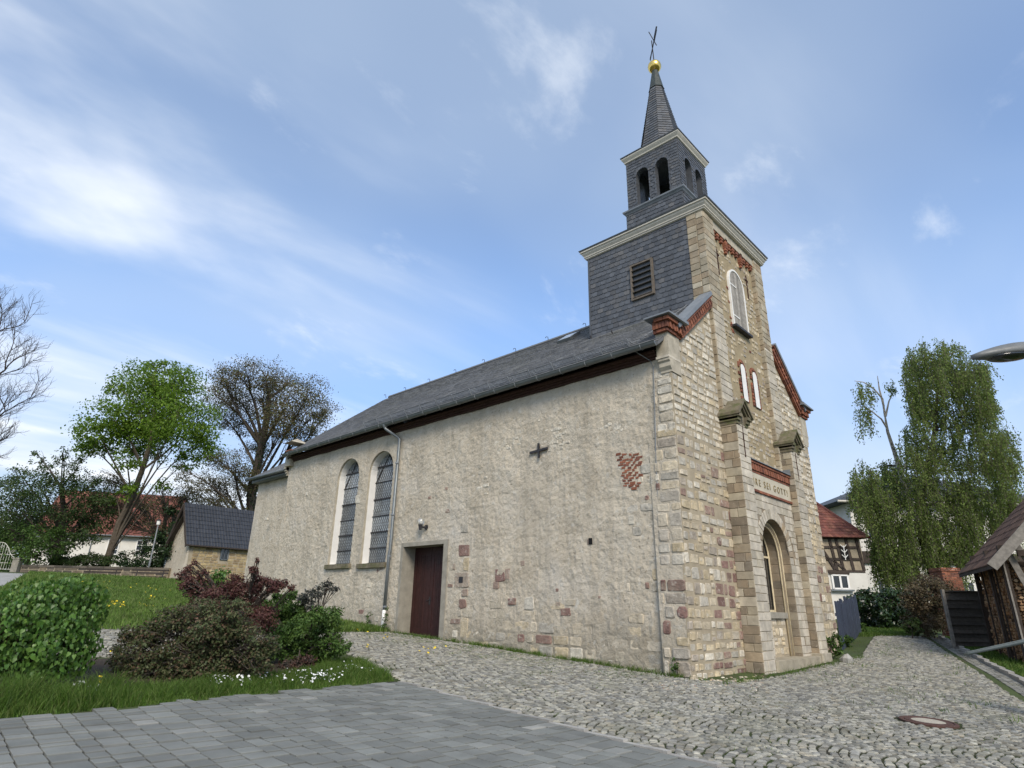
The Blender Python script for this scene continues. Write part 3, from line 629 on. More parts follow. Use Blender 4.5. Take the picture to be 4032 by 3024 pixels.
# tower body
tw_ = B(); tw_.box((2.43, .30, 6.9), (6.57, 3.98, 12.1)); tower = tw_.build('tower', M['slate'], church)
SLT = Pieces()
def slates(parent, O, a, b, n, u0, u1, v0, v1, ex=.165, wd=.2, rise=.05, skip=None, edge=True, wfun=None):
    """German scale slating: slightly rising courses of slates with one round corner"""
    O, a, b, n = (np.asarray(x, float) for x in (O, a, b, n)); rows = int((v1-v0)/ex)+4
    for r in range(-3, rows):
        off = (r % 2)*wd*.5+random.uniform(-.03, .03); cnt = int((u1-u0)/wd)+3
        for i in range(-1, cnt):
            w_ = wd*random.uniform(.9, 1.1); ua = u0+i*wd-off; ub = ua+wd-.003; va = v0+r*ex+(ua-u0)*rise
            if wfun:
                l_, r_ = wfun(va+ex/2); ua2, ub2 = max(ua, l_), min(ub, r_)
            else: ua2, ub2 = max(ua, u0), min(ub, u1)
            if ub2-ua2 < .03 or va+ex < v0 or va > v1-.02: continue
            vt = min(va+ex+.04, v1); va_ = max(va, v0)
            if vt-va_ < .04: continue
            if skip and skip((ua2+ub2)/2, (va_+vt)/2): continue
            c = min(.06, (ub2-ua2)*.4); H = max(vt-va_, .001)
            pts = [(ua2, va_+c), (ua2+c*.35, va_+c*.3), (ua2+c, va_), (ub2, va_), (ub2, vt), (ua2, vt)]
            V = [O+u*a+v*b+n*(.018*(1-(v-va_)/H)+.004) for u, v in pts]; V += [p-n*.012 for p in V]
            Fs = [tuple(range(6))]+[(q, 6+q, 6+(q+1) % 6, (q+1) % 6) for q in range(6)]
            SLT.add(V, Fs, tint3(), parent)
def louv(u, v): return 1.56 < -u < 2.42 and 9.93 < v < 11.2
slates(tower, (2.43, 0, 0), -EY, EZ, -EX, -3.98, -.42, 9.15, 12.08, .163, .2, -.03, louv)
b = B(); b.box((2.40, 3.93, 9.0), (2.44, 3.99, 12.1)); b.build('corner_strip', M['slate'], church)
# louvre
b = B()
for (y0, y1, z0, z1) in ((1.60, 1.66, 9.95, 11.17), (2.32, 2.38, 9.95, 11.17), (1.66, 2.32, 9.95, 10.0), (1.66, 2.32, 11.12, 11.17)): b.box((2.36, y0, z0), (2.46, y1, z1))
lv = b.build('louvre', M['louvre'], church)
obj('louvre_shade', *boxg((2.438, 1.66, 10.0), (2.442, 2.32, 11.12)), M['black'], lv)  # thin black sheet paints the shade behind the louvre boards
for i in range(6): z = 10.06+i*.185; obj('louvre_board', *oboxg((2.405, 1.99, z), EY, (.9, 0, .6), (-.6, 0, .9), .33, .062, .009), M['louvre'], lv, tint3())
# central field: corbel table, cross slits, shutter, slit windows
cbt = B(); cbt.box((3.06, -.09, 11.80), (5.94, .05, 12.1)); corb = cbt.build('corbel_table', M['ashlar'], church)
for i in range(11):
    x = 3.16+i*.268; long_ = i in (3, 7); zb = 11.30 if long_ else 11.56; n_ = 6 if long_ else 3
    for k in range(n_):
        z = 11.86-k*.085; dpt = .105-.012*k if not long_ else .11-(.014*max(0, k-3)); w_ = .075 if k < n_-1 else .055
        AS_ = slabg((x, .02, z-.04), EX, EZ, FN, rectpts(w_*2, .075, .003), dpt, .006, .02); obj('brick', *AS_, M['brick'], corb, tint3())
for xc in (3.38, 5.46):
    b = B(); b.box((xc-.022, -.006, 10.4), (xc+.022, .03, 11.28)); b.box((xc-.12, -.006, 11.08), (xc+.12, .03, 11.13)); b.build('cross_slit', M['soffit'], church)  # proud dark strips paint the shaded depth of the slit
O2 = np.array((0, -.02, 0)); b = B(); V, Fs, rg = reveal(O2, EX, EZ, FN, SH, -.03, .05); b.add(V, Fs)
so_ = dict(SH); so_['u0'] -= .06; so_['u1'] += .06; V, Fs, rg2 = reveal(O2, EX, EZ, FN, so_, -.03, .05); b.add(V, Fs); k = len(rg)
b.add(np.concatenate([[O2+u*EX+v*EZ+FN*.03 for u, v in rg], [O2+u*EX+v*EZ+FN*.03 for u, v in rg2]]), [(i, i+1, k+i+1, k+i) for i in range(k-1)])
shut = b.build('shutter', M['white'], church)
for i in range(7):
    xa = 3.98+i*.1371; xb = xa+.132; c = 4.46; zt = lambda x: 10.45+math.sqrt(max(0, .48**2-(x-c)**2))
    V = [(x, y, z) for y in (-.028-random.uniform(0, .006), .01) for x, z in ((xa, 8.99), (xb, 8.99), (xb, zt(xb)), ((xa+xb)/2, zt((xa+xb)/2)), (xa, zt(xa)))]
    obj('shutter_board', V, [(0, 1, 2, 3, 4), (9, 8, 7, 6, 5)]+[(q, 5+q, 5+(q+1) % 5, (q+1) % 5) for q in range(5)], M['wood_grey'], shut, tint3())
obj('shutter_sill', *boxg((3.88, -.13, 8.90), (5.04, .05, 8.97)), M['iron'], shut)
for z in (9.3, 10.35): obj('hinge', *boxg((3.98, -.045, z), (4.4, -.034, z+.04)), M['white'], shut)
for xc in (4.2, 5.03):
    o = arched(xc-.15, xc+.15, 6.7, 7.66); V, Fs, rg = reveal(O2, EX, EZ, FN, o, -.005, .0); V2, F2 = ringfill(O2, EX, EZ, FN, rg, -.006)
    sl_ = obj('slit_window', V2, F2, M['white'], church)
    for k in range(26):
        if k < 9: pos = (xc-.215, 6.75+k*.105); ww, hh = .12, .085
        elif k < 18: pos = (xc+.215, 6.75+(k-9)*.105); ww, hh = .12, .085
        else: t = math.pi*(k-17.5)/8; pos = (xc-.22*math.cos(t), 7.68+.22*math.sin(t)); ww = hh = .085
        if random.random() < .2: continue
        obj('brick', *slabg((pos[0], .0, pos[1]), EX, EZ, FN, rectpts(ww*random.uniform(.8, 1.2), hh, .006), .014, .005, .02), M['brick'], sl_, tint3())
for _ in range(16):
    x = random.choice([3.88, 5.05])+random.uniform(-.04, .06); z = random.uniform(8.4, 10.4); obj('brick', *slabg((x, .02, z), EX, EZ, FN, rectpts(.13, .065, .008), .016, .005, .02), M['brick'], mid, tint3())
# ---- rake bands in brick, zinc coping, kneelers
for sgn in (0, 1):
    f = (lambda x: x) if not sgn else (lambda x: 9-x)
    p0, p1 = np.array((f(.51), 0, 7.32)), np.array((f(2.43), 0, 8.94)); d = nrm(p1-p0); up = np.array((-d[2], 0, d[0])) if not sgn else np.array((d[2], 0, -d[0])); L_ = np.linalg.norm(p1-p0)
    b = B(); c = (p0+p1)/2+up*.15; b.obox(c+np.array((0, .12, 0)), d, EY, up, L_/2, .17, .14); band = b.build('rake_band', M['brick'], church)
    nb = int(L_/.078)
    for k in range(nb):
        s = (k+.5)*L_/nb; q = p0+d*s
        for (h0, h1, dp) in ((.0, .075, .075), (.085, .225, .10+.012*(k % 2)), (.235, .30, .135)):
            if h0 in (.0, .235) and k % 3: continue
            w_ = (L_/nb if h0 == .085 else 3*L_/nb)-.012; cc = q+(d*(L_/nb) if h0 != .085 else 0)+up*((h0+h1)/2)
            if (cc-p0)@d > L_-.02: continue
            V, Fs = oboxg(cc+np.array((0, -dp/2-.02, 0)), d, EY, up, w_/2, dp/2, (h1-h0)/2-.003); AS_t = tint3(); BPx = obj('brick', V, Fs, M['brick'], band, AS_t)
    b = B(); b.obox(p0+d*(L_/2-.02)+up*.36+np.array((0, -.02, 0)), d, EY, up, L_/2+.10, .17, .05); b.build('zinc_coping', M['zinc'], church)
    # horizontal kneeler
    b = B(); xa, xb = sorted((f(-.2), f(.51))); b.box((xa, -.05, 7.3), (xb, .30, 7.62)); kn = b.build('kneeler', M['brick'], church)
    for r in range(3):
        ex_ = (.02, .06, .12)[r]; z0, z1 = ((7.30, 7.37), (7.38, 7.53), (7.54, 7.62))[r]; step = .082 if r == 1 else .245
        n_ = int((.71+ex_)/step)
        for k in range(n_):
            a_ = -.2-ex_+k*step; xa, xb = sorted((f(a_+.006), f(a_+step-.008))); dd = .06+ex_+(.02*(k % 2) if r == 1 else 0)
            obj('brick', *boxg((xa, -dd, z0), (xb, -.045, z1)), M['brick'], kn, tint3())
        for k in range(int(.38/step)):
            ya = -.04+k*step; xa, xb = sorted((f(-.2-ex_), f(-.19))); obj('brick', *boxg((xa, ya+.006, z0), (xb, ya+step-.008, z1)), M['brick'], kn, tint3())
    xe, xi = f(-.40), f(.56); b = B()
    V = [(xe, -.26, 7.64), (xi, -.26, 7.64), (xi, .42, 7.64), (xe, .42, 7.64), (xe, -.26, 7.68), (xi, -.26, 7.72), (xi, .42, 7.72), (xe, .42, 7.68), (f(.0), .08, 7.90), (f(.62), .08, 7.94)]
    Fs = [(0, 1, 2, 3), (0, 4, 5, 1), (3, 2, 6, 7), (0, 3, 7, 4), (4, 8, 9, 5), (7, 6, 9, 8), (4, 7, 8), (1, 5, 9, 6, 2)]
    b.add(V, Fs if not sgn else [q[::-1] for q in Fs]); b.build('kneeler_cap', M['zinc'], church)
    # pedestal and scrolled corbel below
    x0, x1 = sorted((f(-.12), f(.42))); b = B(); b.box((x0, -.03, 6.72), (x1, .29, 7.3)); ped = b.build('kneeler_pedestal', M['ashlar'], church)
    obj('moulding', *boxg((min(f(-.15), f(.42)), -.035, 6.66), (max(f(-.15), f(.42)), .30, 6.72)), M['ashlar'], ped, tint3(.1))
    prof = [(-.13, 6.66), (-.13, 6.60), (-.09, 6.56), (-.09, 6.46), (-.03, 6.38), (-.03, 6.33), (.42, 6.33), (.42, 6.66)]
    b = B(); k = len(prof); V = [(f(x), y, z) for y in (-.03, .26) for x, z in prof]; Fs = [tuple(range(k)), tuple(range(2*k-1, k-1, -1))]+[(i, k+i, k+(i+1) % k, (i+1) % k) for i in range(k)]
    b.add(V, Fs if not sgn else [q[::-1] for q in Fs]); b.build('corbel_stone', M['ashlar'], church)
# ---- portal: projecting piers with gabled caps, arched doorway walled up with a window
for sgn in (0, 1):
    xc = 2.66 if not sgn else 6.34; x0, x1 = xc-.32, xc+.32
    p = obj('portal_pier', *boxg((x0+.012, -.41, -.6), (x1-.012, .0, 5.72)), M['mortar'], church)
    ashlar_face(p, x0, x1, -.3, 5.6, -.41, pal=[0, .05, .1, .2, .3, .45, .55], h=(.17, .23))
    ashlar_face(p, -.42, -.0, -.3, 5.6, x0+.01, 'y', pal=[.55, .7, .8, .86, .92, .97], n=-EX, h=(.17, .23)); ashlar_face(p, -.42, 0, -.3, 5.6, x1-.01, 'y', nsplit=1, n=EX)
    if sgn:
        for k in range(2): obj('plinth_stone', *slabg((xc, -.42, -.18+.24*k), EX, EZ, FN, rectpts(.76, .225, .01), .07, .02, .3), M['ashlar'], p, tint3(.5)); obj('plinth_stone', *slabg((x0, -.25, -.18+.24*k), EY, EZ, -EX, rectpts(.5, .225, .01)[::-1], .06, .02, .1), M['ashlar'], p, tint3(.6))
    b = B(); b.box((xc-.015, -.436, 4.75), (xc+.015, -.40, 5.55)); b.build('cross_slit', M['soffit'], p)  # dark strip painted in for the depth of the slit
    cp = B()
    for (hw, yf, z0, z1) in ((.345, -.45, 5.55, 5.63), (.375, -.49, 5.63, 5.72), (.405, -.53, 5.72, 5.80)): cp.box((xc-hw, yf, z0), (xc-.16, 0, z1)); cp.box((xc+.16, yf, z0), (xc+hw, 0, z1))
    ax_, az_ = xc, 6.24
    def prism(hw, zb, za, y0_, y1_):
        V = [(xc-hw, y0_, zb), (xc+hw, y0_, zb), (xc, y0_, za), (xc-hw, y1_, zb), (xc+hw, y1_, zb), (xc, y1_, za)]; return V, [(0, 1, 2), (5, 4, 3), (0, 3, 4, 1), (1, 4, 5, 2), (2, 5, 3, 0)]
    cp.add(*prism(.32, 5.58, 6.02, -.43, 0))
    def chev(hw, zb, za, t, y0_, y1_):
        V = []
        for y in (y0_, y1_): V += [(xc-hw, y, zb), (xc-hw, y, zb-t), (xc, y, za-t), (xc+hw, y, zb-t), (xc+hw, y, zb), (xc, y, za)]
        Fs = [(0, 1, 2, 5), (5, 2, 3, 4), (11, 8, 7, 6), (10, 9, 8, 11)]+[(i, 6+i, 6+(i+1) % 6, (i+1) % 6) for i in range(6)]; return V, Fs
    cp.add(*chev(.44, 5.84, 6.26, .075, -.57, 0)); cp.add(*chev(.41, 5.775, 6.17, .06, -.53, 0)); cp.add(*chev(.375, 5.715, 6.09, .05, -.485, 0))
    cap = cp.build('pier_cap', M['capstone'], p)
    b = B(); b.box((xc-.018, -.437, 5.62), (xc+.018, -.425, 5.9)); b.box((xc-.07, -.437, 5.79), (xc+.07, -.425, 5.825)); b.build('cap_cross', M['iron'], p)  # dark strips paint the shade of a recessed cross
PY = -.21; PO = np.array((0, PY, 0)); AR = arched(3.56, 5.36, -.02, 2.54)
b = B(); V, Fs = panel(PO, EX, EZ, 2.9, 6.1, -.6, 4.06, [AR], .5, n=FN); b.add(V, Fs)
V, Fs, rg = reveal(PO, EX, EZ, FN, AR, 0, .20); b.add(V, Fs)
AR2 = arched(3.70, 5.22, -.02, 2.54); V2, F2, rg2 = reveal(PO, EX, EZ, FN, AR2, .20, .56); b.add(V2, F2); k = len(rg)
b.add(np.concatenate([[PO+u*EX+v*EZ-FN*.20 for u, v in rg], [PO+u*EX+v*EZ-FN*.20 for u, v in rg2]]), [(i, i+1, k+i+1, k+i) for i in range(k-1)])
portal = obj('portal', np.concatenate(b.V), b.F, M['ashlar'], church, (.3, .9, .5))
# courses of dressed stone round the arch, voussoirs, jamb stones
z = -.2
while z < 4.04:
    h = min(random.uniform(.16, .22), 4.05-z); x = 2.98
    while x < 6.02:
        w_ = min(random.uniform(.17, .36), 6.02-x); cx, cz = x+w_/2, z+h/2
        if not (math.hypot(max(0, abs(cx-4.46)-w_*.45), max(0, cz-2.54-0)) < 1.18 and cz > 2.4) and not (abs(cx-4.46) < .9+w_/2 and cz < 2.6):
            AS.add(*slabg((cx, PY, cz), EX, EZ, FN, rectpts(w_-.014, h-.014, .004), .012, .007, .03, .003), tint3(random.choice([0, .05, .1, .2, .3, .5])), portal)
        x += w_
    for sx_ in (-1, 1):
        xx = 4.46+sx_*.9
        if z+h < 2.56:
            AS.add(*slabg((xx+sx_*.12, PY, z+h/2), EX, EZ, FN, rectpts(.23, h-.012, .003), .014, .007, .03), tint3(random.choice([0, .1, .3, .5])), portal)
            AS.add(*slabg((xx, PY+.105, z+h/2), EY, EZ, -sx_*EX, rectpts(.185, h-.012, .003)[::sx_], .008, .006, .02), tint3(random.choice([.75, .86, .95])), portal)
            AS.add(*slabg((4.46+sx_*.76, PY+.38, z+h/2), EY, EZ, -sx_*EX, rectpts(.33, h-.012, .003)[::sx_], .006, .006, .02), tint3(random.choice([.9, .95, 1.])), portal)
    z += h
for k in range(21):
    t0, t1 = math.pi*k/21+.012, math.pi*(k+1)/21-.012; r0, r1 = .9, 1.17; pts = [(-r*math.cos(t), r*math.sin(t)) for r, t in ((r0, t0), (r1, t0), (r1, t1), (r0, t1))][::-1]
    if 1: AS.add(*slabg((4.46, PY, 2.54), EX, EZ, FN, pts[::-1], .016, .007, .03), tint3(random.choice([0, .1, .3, .5, .85])), portal)
# cream moulding on the inner step, window behind, infill wall under its sill
b = B()
for rr_, yy in ((.83, PY+.19), (.755, PY+.235)):
    pts = [(4.46-rr_, yy, .12)]+[(4.46-rr_*math.cos(t), yy, 2.54+rr_*math.sin(t)) for t in np.linspace(0, math.pi, 17)]+[(4.46+rr_, yy, .12)]; b.tube(pts, .022, 6)
b.build('portal_moulding', M['cream'], portal, True)
obj('portal_infill', *boxg((3.70, PY+.27, -.3), (5.22, PY+.6, .98)), M['mortar'], portal)
fill_rubble(portal, lambda z: 3.74, lambda z: 5.18, -.05, .95, PY+.27, lambda x, z: random.choice([.2, .3, .45, .5]), None, (.18, .26), (.16, .32))
b = B(); b.add(*slabg((4.46, PY+.27, 1.08), EX, EZ, FN, rectpts(1.52, .15, .004), .08, .012, .2)); b.build('portal_sill', M['concrete'], portal)
obj('portal_step', *slabg((4.5, -.30, -.12), EX, EZ, FN, rectpts(2.9, .5, .02), .16, .05, .4), M['ashlar'], portal, (.1, .66, .5))
WO = arched(3.72, 5.20, 1.15, 2.54); V, Fs, rg = reveal(PO, EX, EZ, FN, WO, .52, .53)
pw = obj('portal_window', *ringfill(PO, EX, EZ, FN, rg, .53), M['darkglass'], church)
b = B(); pts = [PO+u*EX+v*EZ-FN*.50 for u, v in rg]; b.tube(pts, .026, 4); b.box((3.74, PY+.485, 2.51), (5.18, PY+.525, 2.56)); b.box((3.72, PY+.48, 1.15), (5.2, PY+.525, 1.21))
for xx in (4.22, 4.72): b.box((xx-.02, PY+.49, 1.2), (xx+.02, PY+.525, 3.2))
b.build('window_frame', M['cream'], pw)
# inscription band between the piers
b = B(); b.box((2.98, PY-.02, 4.05), (6.02, PY+.2, 4.80)); band = b.build('inscription_band', material('inscription_plaster', flat((.50, .45, .35)), .05, 3, .15, .9, .3, 40), church)
fc = bpy.data.curves.new('inscription', 'FONT'); fc.body = 'EHRE SEI GOTT!'; fc.size = .25; fc.extrude = .010; fc.space_character = 1.55; fc.align_x = 'CENTER'
fo = bpy.data.objects.new('inscription', fc); COL.objects.link(fo); dg = bpy.context.evaluated_depsgraph_get(); me = bpy.data.meshes.new_from_object(fo.evaluated_get(dg)); bpy.data.objects.remove(fo)
me.transform(Matrix.Translation((4.46, PY-.024, 4.22)) @ Matrix.Rotation(math.pi/2, 4, 'X')); me.materials.clear(); me.materials.append(material('inscription_letters', flat((.28, .22, .12)), .05, 12, .25, .8, .2, 40)); link('lettering', me, band)
for k in range(13): obj('brick', *boxg((2.99+k*.2335, PY-.055, 4.03), (2.99+k*.2335+.225, PY+.1, 4.09)), M['brick'], band, tint3())
for k in range(36): x = 2.99+k*.0842; obj('brick', *boxg((x, PY-.055-.012*(k % 2), 4.60), (x+.075, PY+.1, 4.76)), M['brick'], band, tint3())
for k in range(13): obj('brick', *boxg((2.99+k*.2335, PY-.03, 4.535), (2.99+k*.2335+.225, PY+.1, 4.59)), M['brick'], band, tint3()); obj('brick', *boxg((2.99+k*.2335, PY-.085, 4.77), (2.99+k*.2335+.225, PY+.1, 4.83)), M['brick'], band, tint3())
b = B(); b.add([(2.98, -.33, 4.835), (6.02, -.33, 4.835), (6.02, .05, 4.92), (2.98, .05, 4.92), (2.98, -.33, 4.855), (6.02, -.33, 4.855), (6.02, .05, 4.94), (2.98, .05, 4.94)], BF_); b.box((6.0, -.32, 4.86), (6.015, .0, 5.02)); b.build('zinc_flashing', M['zinc'], band)
# ---- main cornice, tower roof, belfry, spire
CX, CY = 4.475, 1.965
def ringstack(levels, cx, cy, mat, name, parent, hx=None):
    V = []; Fs = []
    for (hw, z) in levels: V += [(cx-hw, cy-hw, z), (cx+hw, cy-hw, z), (cx+hw, cy+hw, z), (cx-hw, cy+hw, z)]
    n_ = len(levels)
    for i in range(n_-1):
        for j in range(4): Fs.append((i*4+j, i*4+(j+1) % 4, (i+1)*4+(j+1) % 4, (i+1)*4+j))
    Fs += [(3, 2, 1, 0), tuple((n_-1)*4+j for j in range(4))]; return obj(name, V, Fs, mat, parent)
ringstack([(2.09, 12.08), (2.13, 12.10), (2.13, 12.145), (2.155, 12.15), (2.155, 12.19), (2.20, 12.25), (2.22, 12.31), (2.25, 12.315), (2.25, 12.37)], 4.5, 1.945, M['cornice'], 'tower_cornice', church)
ringstack([(2.27, 12.373), (2.285, 12.41), (1.0, 12.72)], 4.5, 1.945, M['slate'], 'tower_roof', church)
BH, BL = 1.0, 1.06
belf0 = ringstack([(BL, 12.45), (BL, 13.92)], CX, CY, M['slate'], 'belfry_base', church)
ringstack([(BL+.02, 13.88), (BL+.05, 13.93), (BL+.09, 13.97), (BL+.10, 14.02), (BH, 14.10)], CX, CY, M['zinc'], 'belfry_sill', church)
for (a, n, o) in ((-EY, -EX, np.array((CX-BL, CY, 0))), (EX, -EY, np.array((CX, CY-BL, 0)))):
    slates(belf0, o, a, EZ, n, -BL, BL, 12.45, 13.9, .15, .19, -.03)
bel = B(); ops = [arched(-.6, -.1, 14.1, 15.33), arched(.13, .63, 14.1, 15.33)]
ops = [arched(-.62, -.13, 14.1, 15.34), arched(.13, .62, 14.1, 15.34)]
faces = ((-EY, -EX, np.array((CX-BH, CY, 0))), (EX, -EY, np.array((CX, CY-BH, 0))), (EY, EX, np.array((CX+BH, CY, 0))), (-EX, EY, np.array((CX, CY+BH, 0))))
for (a, n, o) in faces:
    V, Fs = panel(o, a, EZ, -BH, BH, 14.05, 16.12, ops, .5, n=n); bel.add(V, Fs)
    V, Fs = panel(o-n*.2, a, EZ, -BH+.2, BH-.2, 14.05, 16.12, ops, .5, n=n); bel.add(V, [f[::-1] for f in Fs])
    for q in ops: V, Fs, _ = reveal(o, a, EZ, n, q, 0, .2); bel.add(V, Fs)
bel.box((CX-.9, CY-.9, 16.0), (CX+.9, CY+.9, 16.1)); bel.box((CX-.9, CY-.9, 14.02), (CX+.9, CY+.9, 14.06))
belfry = bel.build('belfry', M['slate'], church)
def bskip(u, v):
    for q in ops:
        c = (q['u0']+q['u1'])/2; r = .245
        if abs(u-c) < r+.05 and v < 15.34: return True
        if math.hypot(u-c, max(0, v-15.34)) < r+.06 and v >= 15.3: return True
    return False
for (a, n, o) in faces[:2]:
    slates(belfry, o, a, EZ, n, -BH, BH, 14.12, 16.1, .115, .14, -.06, bskip)
    for q in ops:
        c = (q['u0']+q['u1'])/2
        for k in range(9):
            t = math.pi*(k+.5)/9; m_ = o+a*(c-.285*math.cos(t))+EZ*(15.34+.285*math.sin(t)); rd = -a*math.cos(t)+EZ*math.sin(t); tg = np.cross(n, rd)
            SLT.add(*oboxg(m_+n*.012, rd, tg, n, .05, .046, .012), tint3(), belfry)
        for sx_ in (-1, 1):
            for k in range(9): m_ = o+a*(c+sx_*.268)+EZ*(14.18+k*.133); SLT.add(*oboxg(m_+n*.012, a, EZ, n, .024, .06, .01), tint3(), belfry)
ringstack([(BH+.01, 16.08), (BH+.045, 16.10), (BH+.05, 16.14), (BH+.09, 16.20), (BH+.12, 16.25), (BH+.12, 16.30)], CX, CY, M['cornice'], 'belfry_cornice', church)
ringstack([(BH+.14, 16.303), (BH+.15, 16.335), (.72, 16.52)], CX, CY, M['slate'], 'belfry_roof', church)
SX_, SY_ = CX-.06, CY+.06
prof = [(.98, 16.36), (.84, 16.58), (.76, 16.9), (.66, 17.45), (.25, 19.66)]; oct_ = math.pi/8
V, Fs = latheg([(r, z) for r, z in prof], (SX_, SY_, 0), 8, oct_); spire = obj('spire', V, Fs, M['slate'], church)
for f_ in range(8):
    a0, a1 = oct_+f_*math.pi/4, oct_+(f_+1)*math.pi/4; mid_ = (a0+a1)/2; nn_ = np.array((math.cos(mid_), math.sin(mid_), 0))
    if nn_@(CAM-np.array((SX_, SY_, CAM[2]))) < -3: continue
    tg = np.array((-math.sin(mid_), math.cos(mid_), 0)); ap = math.cos(math.pi/8)
    zc = [p[1] for p in prof[1:]]; rc = [p[0] for p in prof[1:]]
    sl0 = nrm(np.array((nn_[0]*(rc[2]-rc[3])*-ap, nn_[1]*(rc[2]-rc[3])*-ap, zc[3]-zc[2]))); n_o = nrm(np.cross(tg, sl0))
    for r in range(24):
        z0 = 16.62+r*.128; z1 = z0+.15; R_ = lambda z: np.interp(z, zc, rc)
        hw = R_(z0)*math.sin(math.pi/8); cnt = max(1, int(round(2*hw/.15)))
        if z1 > 19.7: continue
        for k in range(cnt):
            ua, ub = -hw+2*hw*k/cnt, -hw+2*hw*(k+1)/cnt; s_ = R_(z1)/R_(z0); c = .03
            pts = [(ua, z0+c), (ua+c, z0), (ub, z0-.012*0), (ub*s_, z1), (ua*s_, z1)]
            V = [np.array((SX_, SY_, 0))+nn_*(R_(z)*ap)+tg*u+EZ*z+n_o*(.02*(z1-z)/(z1-z0)+.004) for u, z in pts]; V += [p-n_o*.012 for p in V]
            SLT.add(V, [tuple(range(5))]+[(q, 5+q, 5+(q+1) % 5, (q+1) % 5) for q in range(5)], tint3(), spire)
SLT.finish('slate', M['slate'], 420, tower, 7)
obj('spire_cap', *latheg([(.30, 19.6), (.27, 19.68), (.13, 20.48), (.12, 20.55)], (SX_, SY_, 0), 8, oct_), M['copper'], church)
obj('spire_ball', *latheg([(.02+.235*math.sin(t), 20.79-.25*math.cos(t)) for t in np.linspace(.1, math.pi-.05, 14)], (SX_, SY_, 0), 20), M['gold'], church, smooth=True)
b = B(); b.tube([(SX_, SY_, 21.05), (SX_-.02, SY_+.02, 22.15)], .022, 6); A1, A2 = onz(2586, 104, 22.05), onz(2560, 236, 21.7); b.add(*beamg(A1, A2, .03, .05))
md = A1*.62+A2*.38; b.add(*beamg(A1*.95+A2*.05+np.array((0, 0, .0)), md, .012, .30)); b.add(*beamg(A2*.85+A1*.15, A2, .015, .16)); b.tube([md+np.array((-.16, .12, .35)), md+np.array((.05, -.05, -.3))], .018, 5)
b.build('weather_vane', M['iron'], church)
# wall fittings that belong to the building
cr = B(); c = onx(2121, 1774, -.04); cr.obox(c, (0, 1, -.06), EX, EZ, .31, .02, .03); cr.obox(c+np.array((0, .0, .0)), (0, .05, 1), EX, EY, .20, .022, .024); cr.build('iron_wall_anchor', M['iron'], church)
cb_ = B(); pts = [onx(u, v, -.03) for u, v in ((2545, 1330), (2527, 1345), (2535, 1380), (2560, 1420), (2573, 1446), (2578, 1600), (2583, 1800), (2592, 2000), (2610, 2200), (2630, 2340), (2650, 2480), (2664, 2560))]; pts[0] = roofpt(.3, .75, .1); pts[1] = np.array((-.5, .85, 7.08)); pts[2] = np.array((-.3, .7, 6.9)); cb_.tube(pts, .011, 5)
cb_.tube([roofpt(.3, .75, .08), roofpt(1.2, .62, .08), roofpt(3.4, .55, .08)], .012, 5)
cb_.build('lightning_conductor', M['zinc'], church)
b = B(); b.obox(onx(2666, 2580, -.05), EX, EY, EZ, .04, .05, .07); b.build('conductor_clamp', M['gutter'], church)
b = B(); b.obox(onx(1815, 2283, -.012), EX, EY, EZ, .012, .08, .08); b.build('dark_wall_plate', M['iron'], church)
b = B(); b.obox(onx(2325, 2131, -.01), EX, EY, EZ, .015, .045, .07); b.build('putlog_hole_shade', M['black'], church)  # black slab on the wall paints the shade of the hole
RU.finish('stone', M['stone'], 330, church, 9); AS.finish('ashlar_block', M['ashlar'], 320, church, 9)
# lamp over the door
lp = thing('wall_lamp', 'small black wall lamp with clear glass globe above the brown church door', 'lamp', (0, 8.53, 3.39))
b = B(); b.tube([(-.0, 8.53, 3.39), (-.05, 8.53, 3.39)], .075, 10); b.tube([(-.04, 8.54, 3.39), (-.2, 8.6, 3.39)], .03, 8); b.build('bracket', M['iron'], lp)
b = B(); b.tube([(-.2, 8.6, 3.30), (-.2, 8.6, 3.38), (-.2, 8.6, 3.46)], [.04, .055, .075], 10); b.build('socket', M['iron'], lp)
gm = bpy.data.materials.new('clear_globe'); gm.use_nodes = True; gb = gm.node_tree.nodes['Principled BSDF']; gb.inputs['Transmission Weight'].default_value = .85; gb.inputs['Roughness'].default_value = .08; gb.inputs['Base Color'].default_value = (.95, .95, .93, 1)
obj('globe', *latheg([(.02+.09*math.sin(t), 3.55-.10*math.cos(t)) for t in np.linspace(.3, math.pi-.05, 10)], (-.2, 8.6, 0), 14), gm, lp, smooth=True)
obj('bulb', *latheg([(.045*math.sin(t)+.003, 3.54-.06*math.cos(t)) for t in np.linspace(.1, math.pi-.05, 8)], (-.2, 8.6, 0), 10), M['white'], lp, smooth=True)
# ================================================================== paving
LD = np.array([math.sin(math.radians(78.8)), math.cos(math.radians(78.8))]); LR = np.array([LD[1], -LD[0]])   # lane direction, its right-hand side
M['bedding'] = material('mossy_joint', flat((.032, .029, .018)), .1, 1.2, .3, .98, .5, 30, spot=[((.034, .05, .011), .8, .40, .6, .9)])
M['cobble'] = material('granite_sett', [(0, (.285, .27, .22)), (.35, (.235, .225, .19)), (.7, (.205, .20, .18)), (1, (.255, .23, .175))], .4, 14, .25, .75, .35, 60, bdist=.006, spec=.35, spot=[((.15, .15, .10), .9, .52, .7, .45)])
M['paver'] = material('concrete_paver', [(0, (.158, .162, .148)), (.6, (.184, .188, .172)), (.86, (.215, .215, .197)), (1, (.27, .263, .236))], .16, 2.2, .2, .85, .3, 90, bdist=.004, spot=[((.10, .10, .10), .8, .55, .7, .3)])
M['kerb'] = material('pale_kerb', flat((.33, .315, .285)), .15, 5, .25, .9, .3, 40)
M['sandjoint'] = material('joint_sand', flat((.022, .021, .019)), .1, 3, .3, .98, .3, 30)
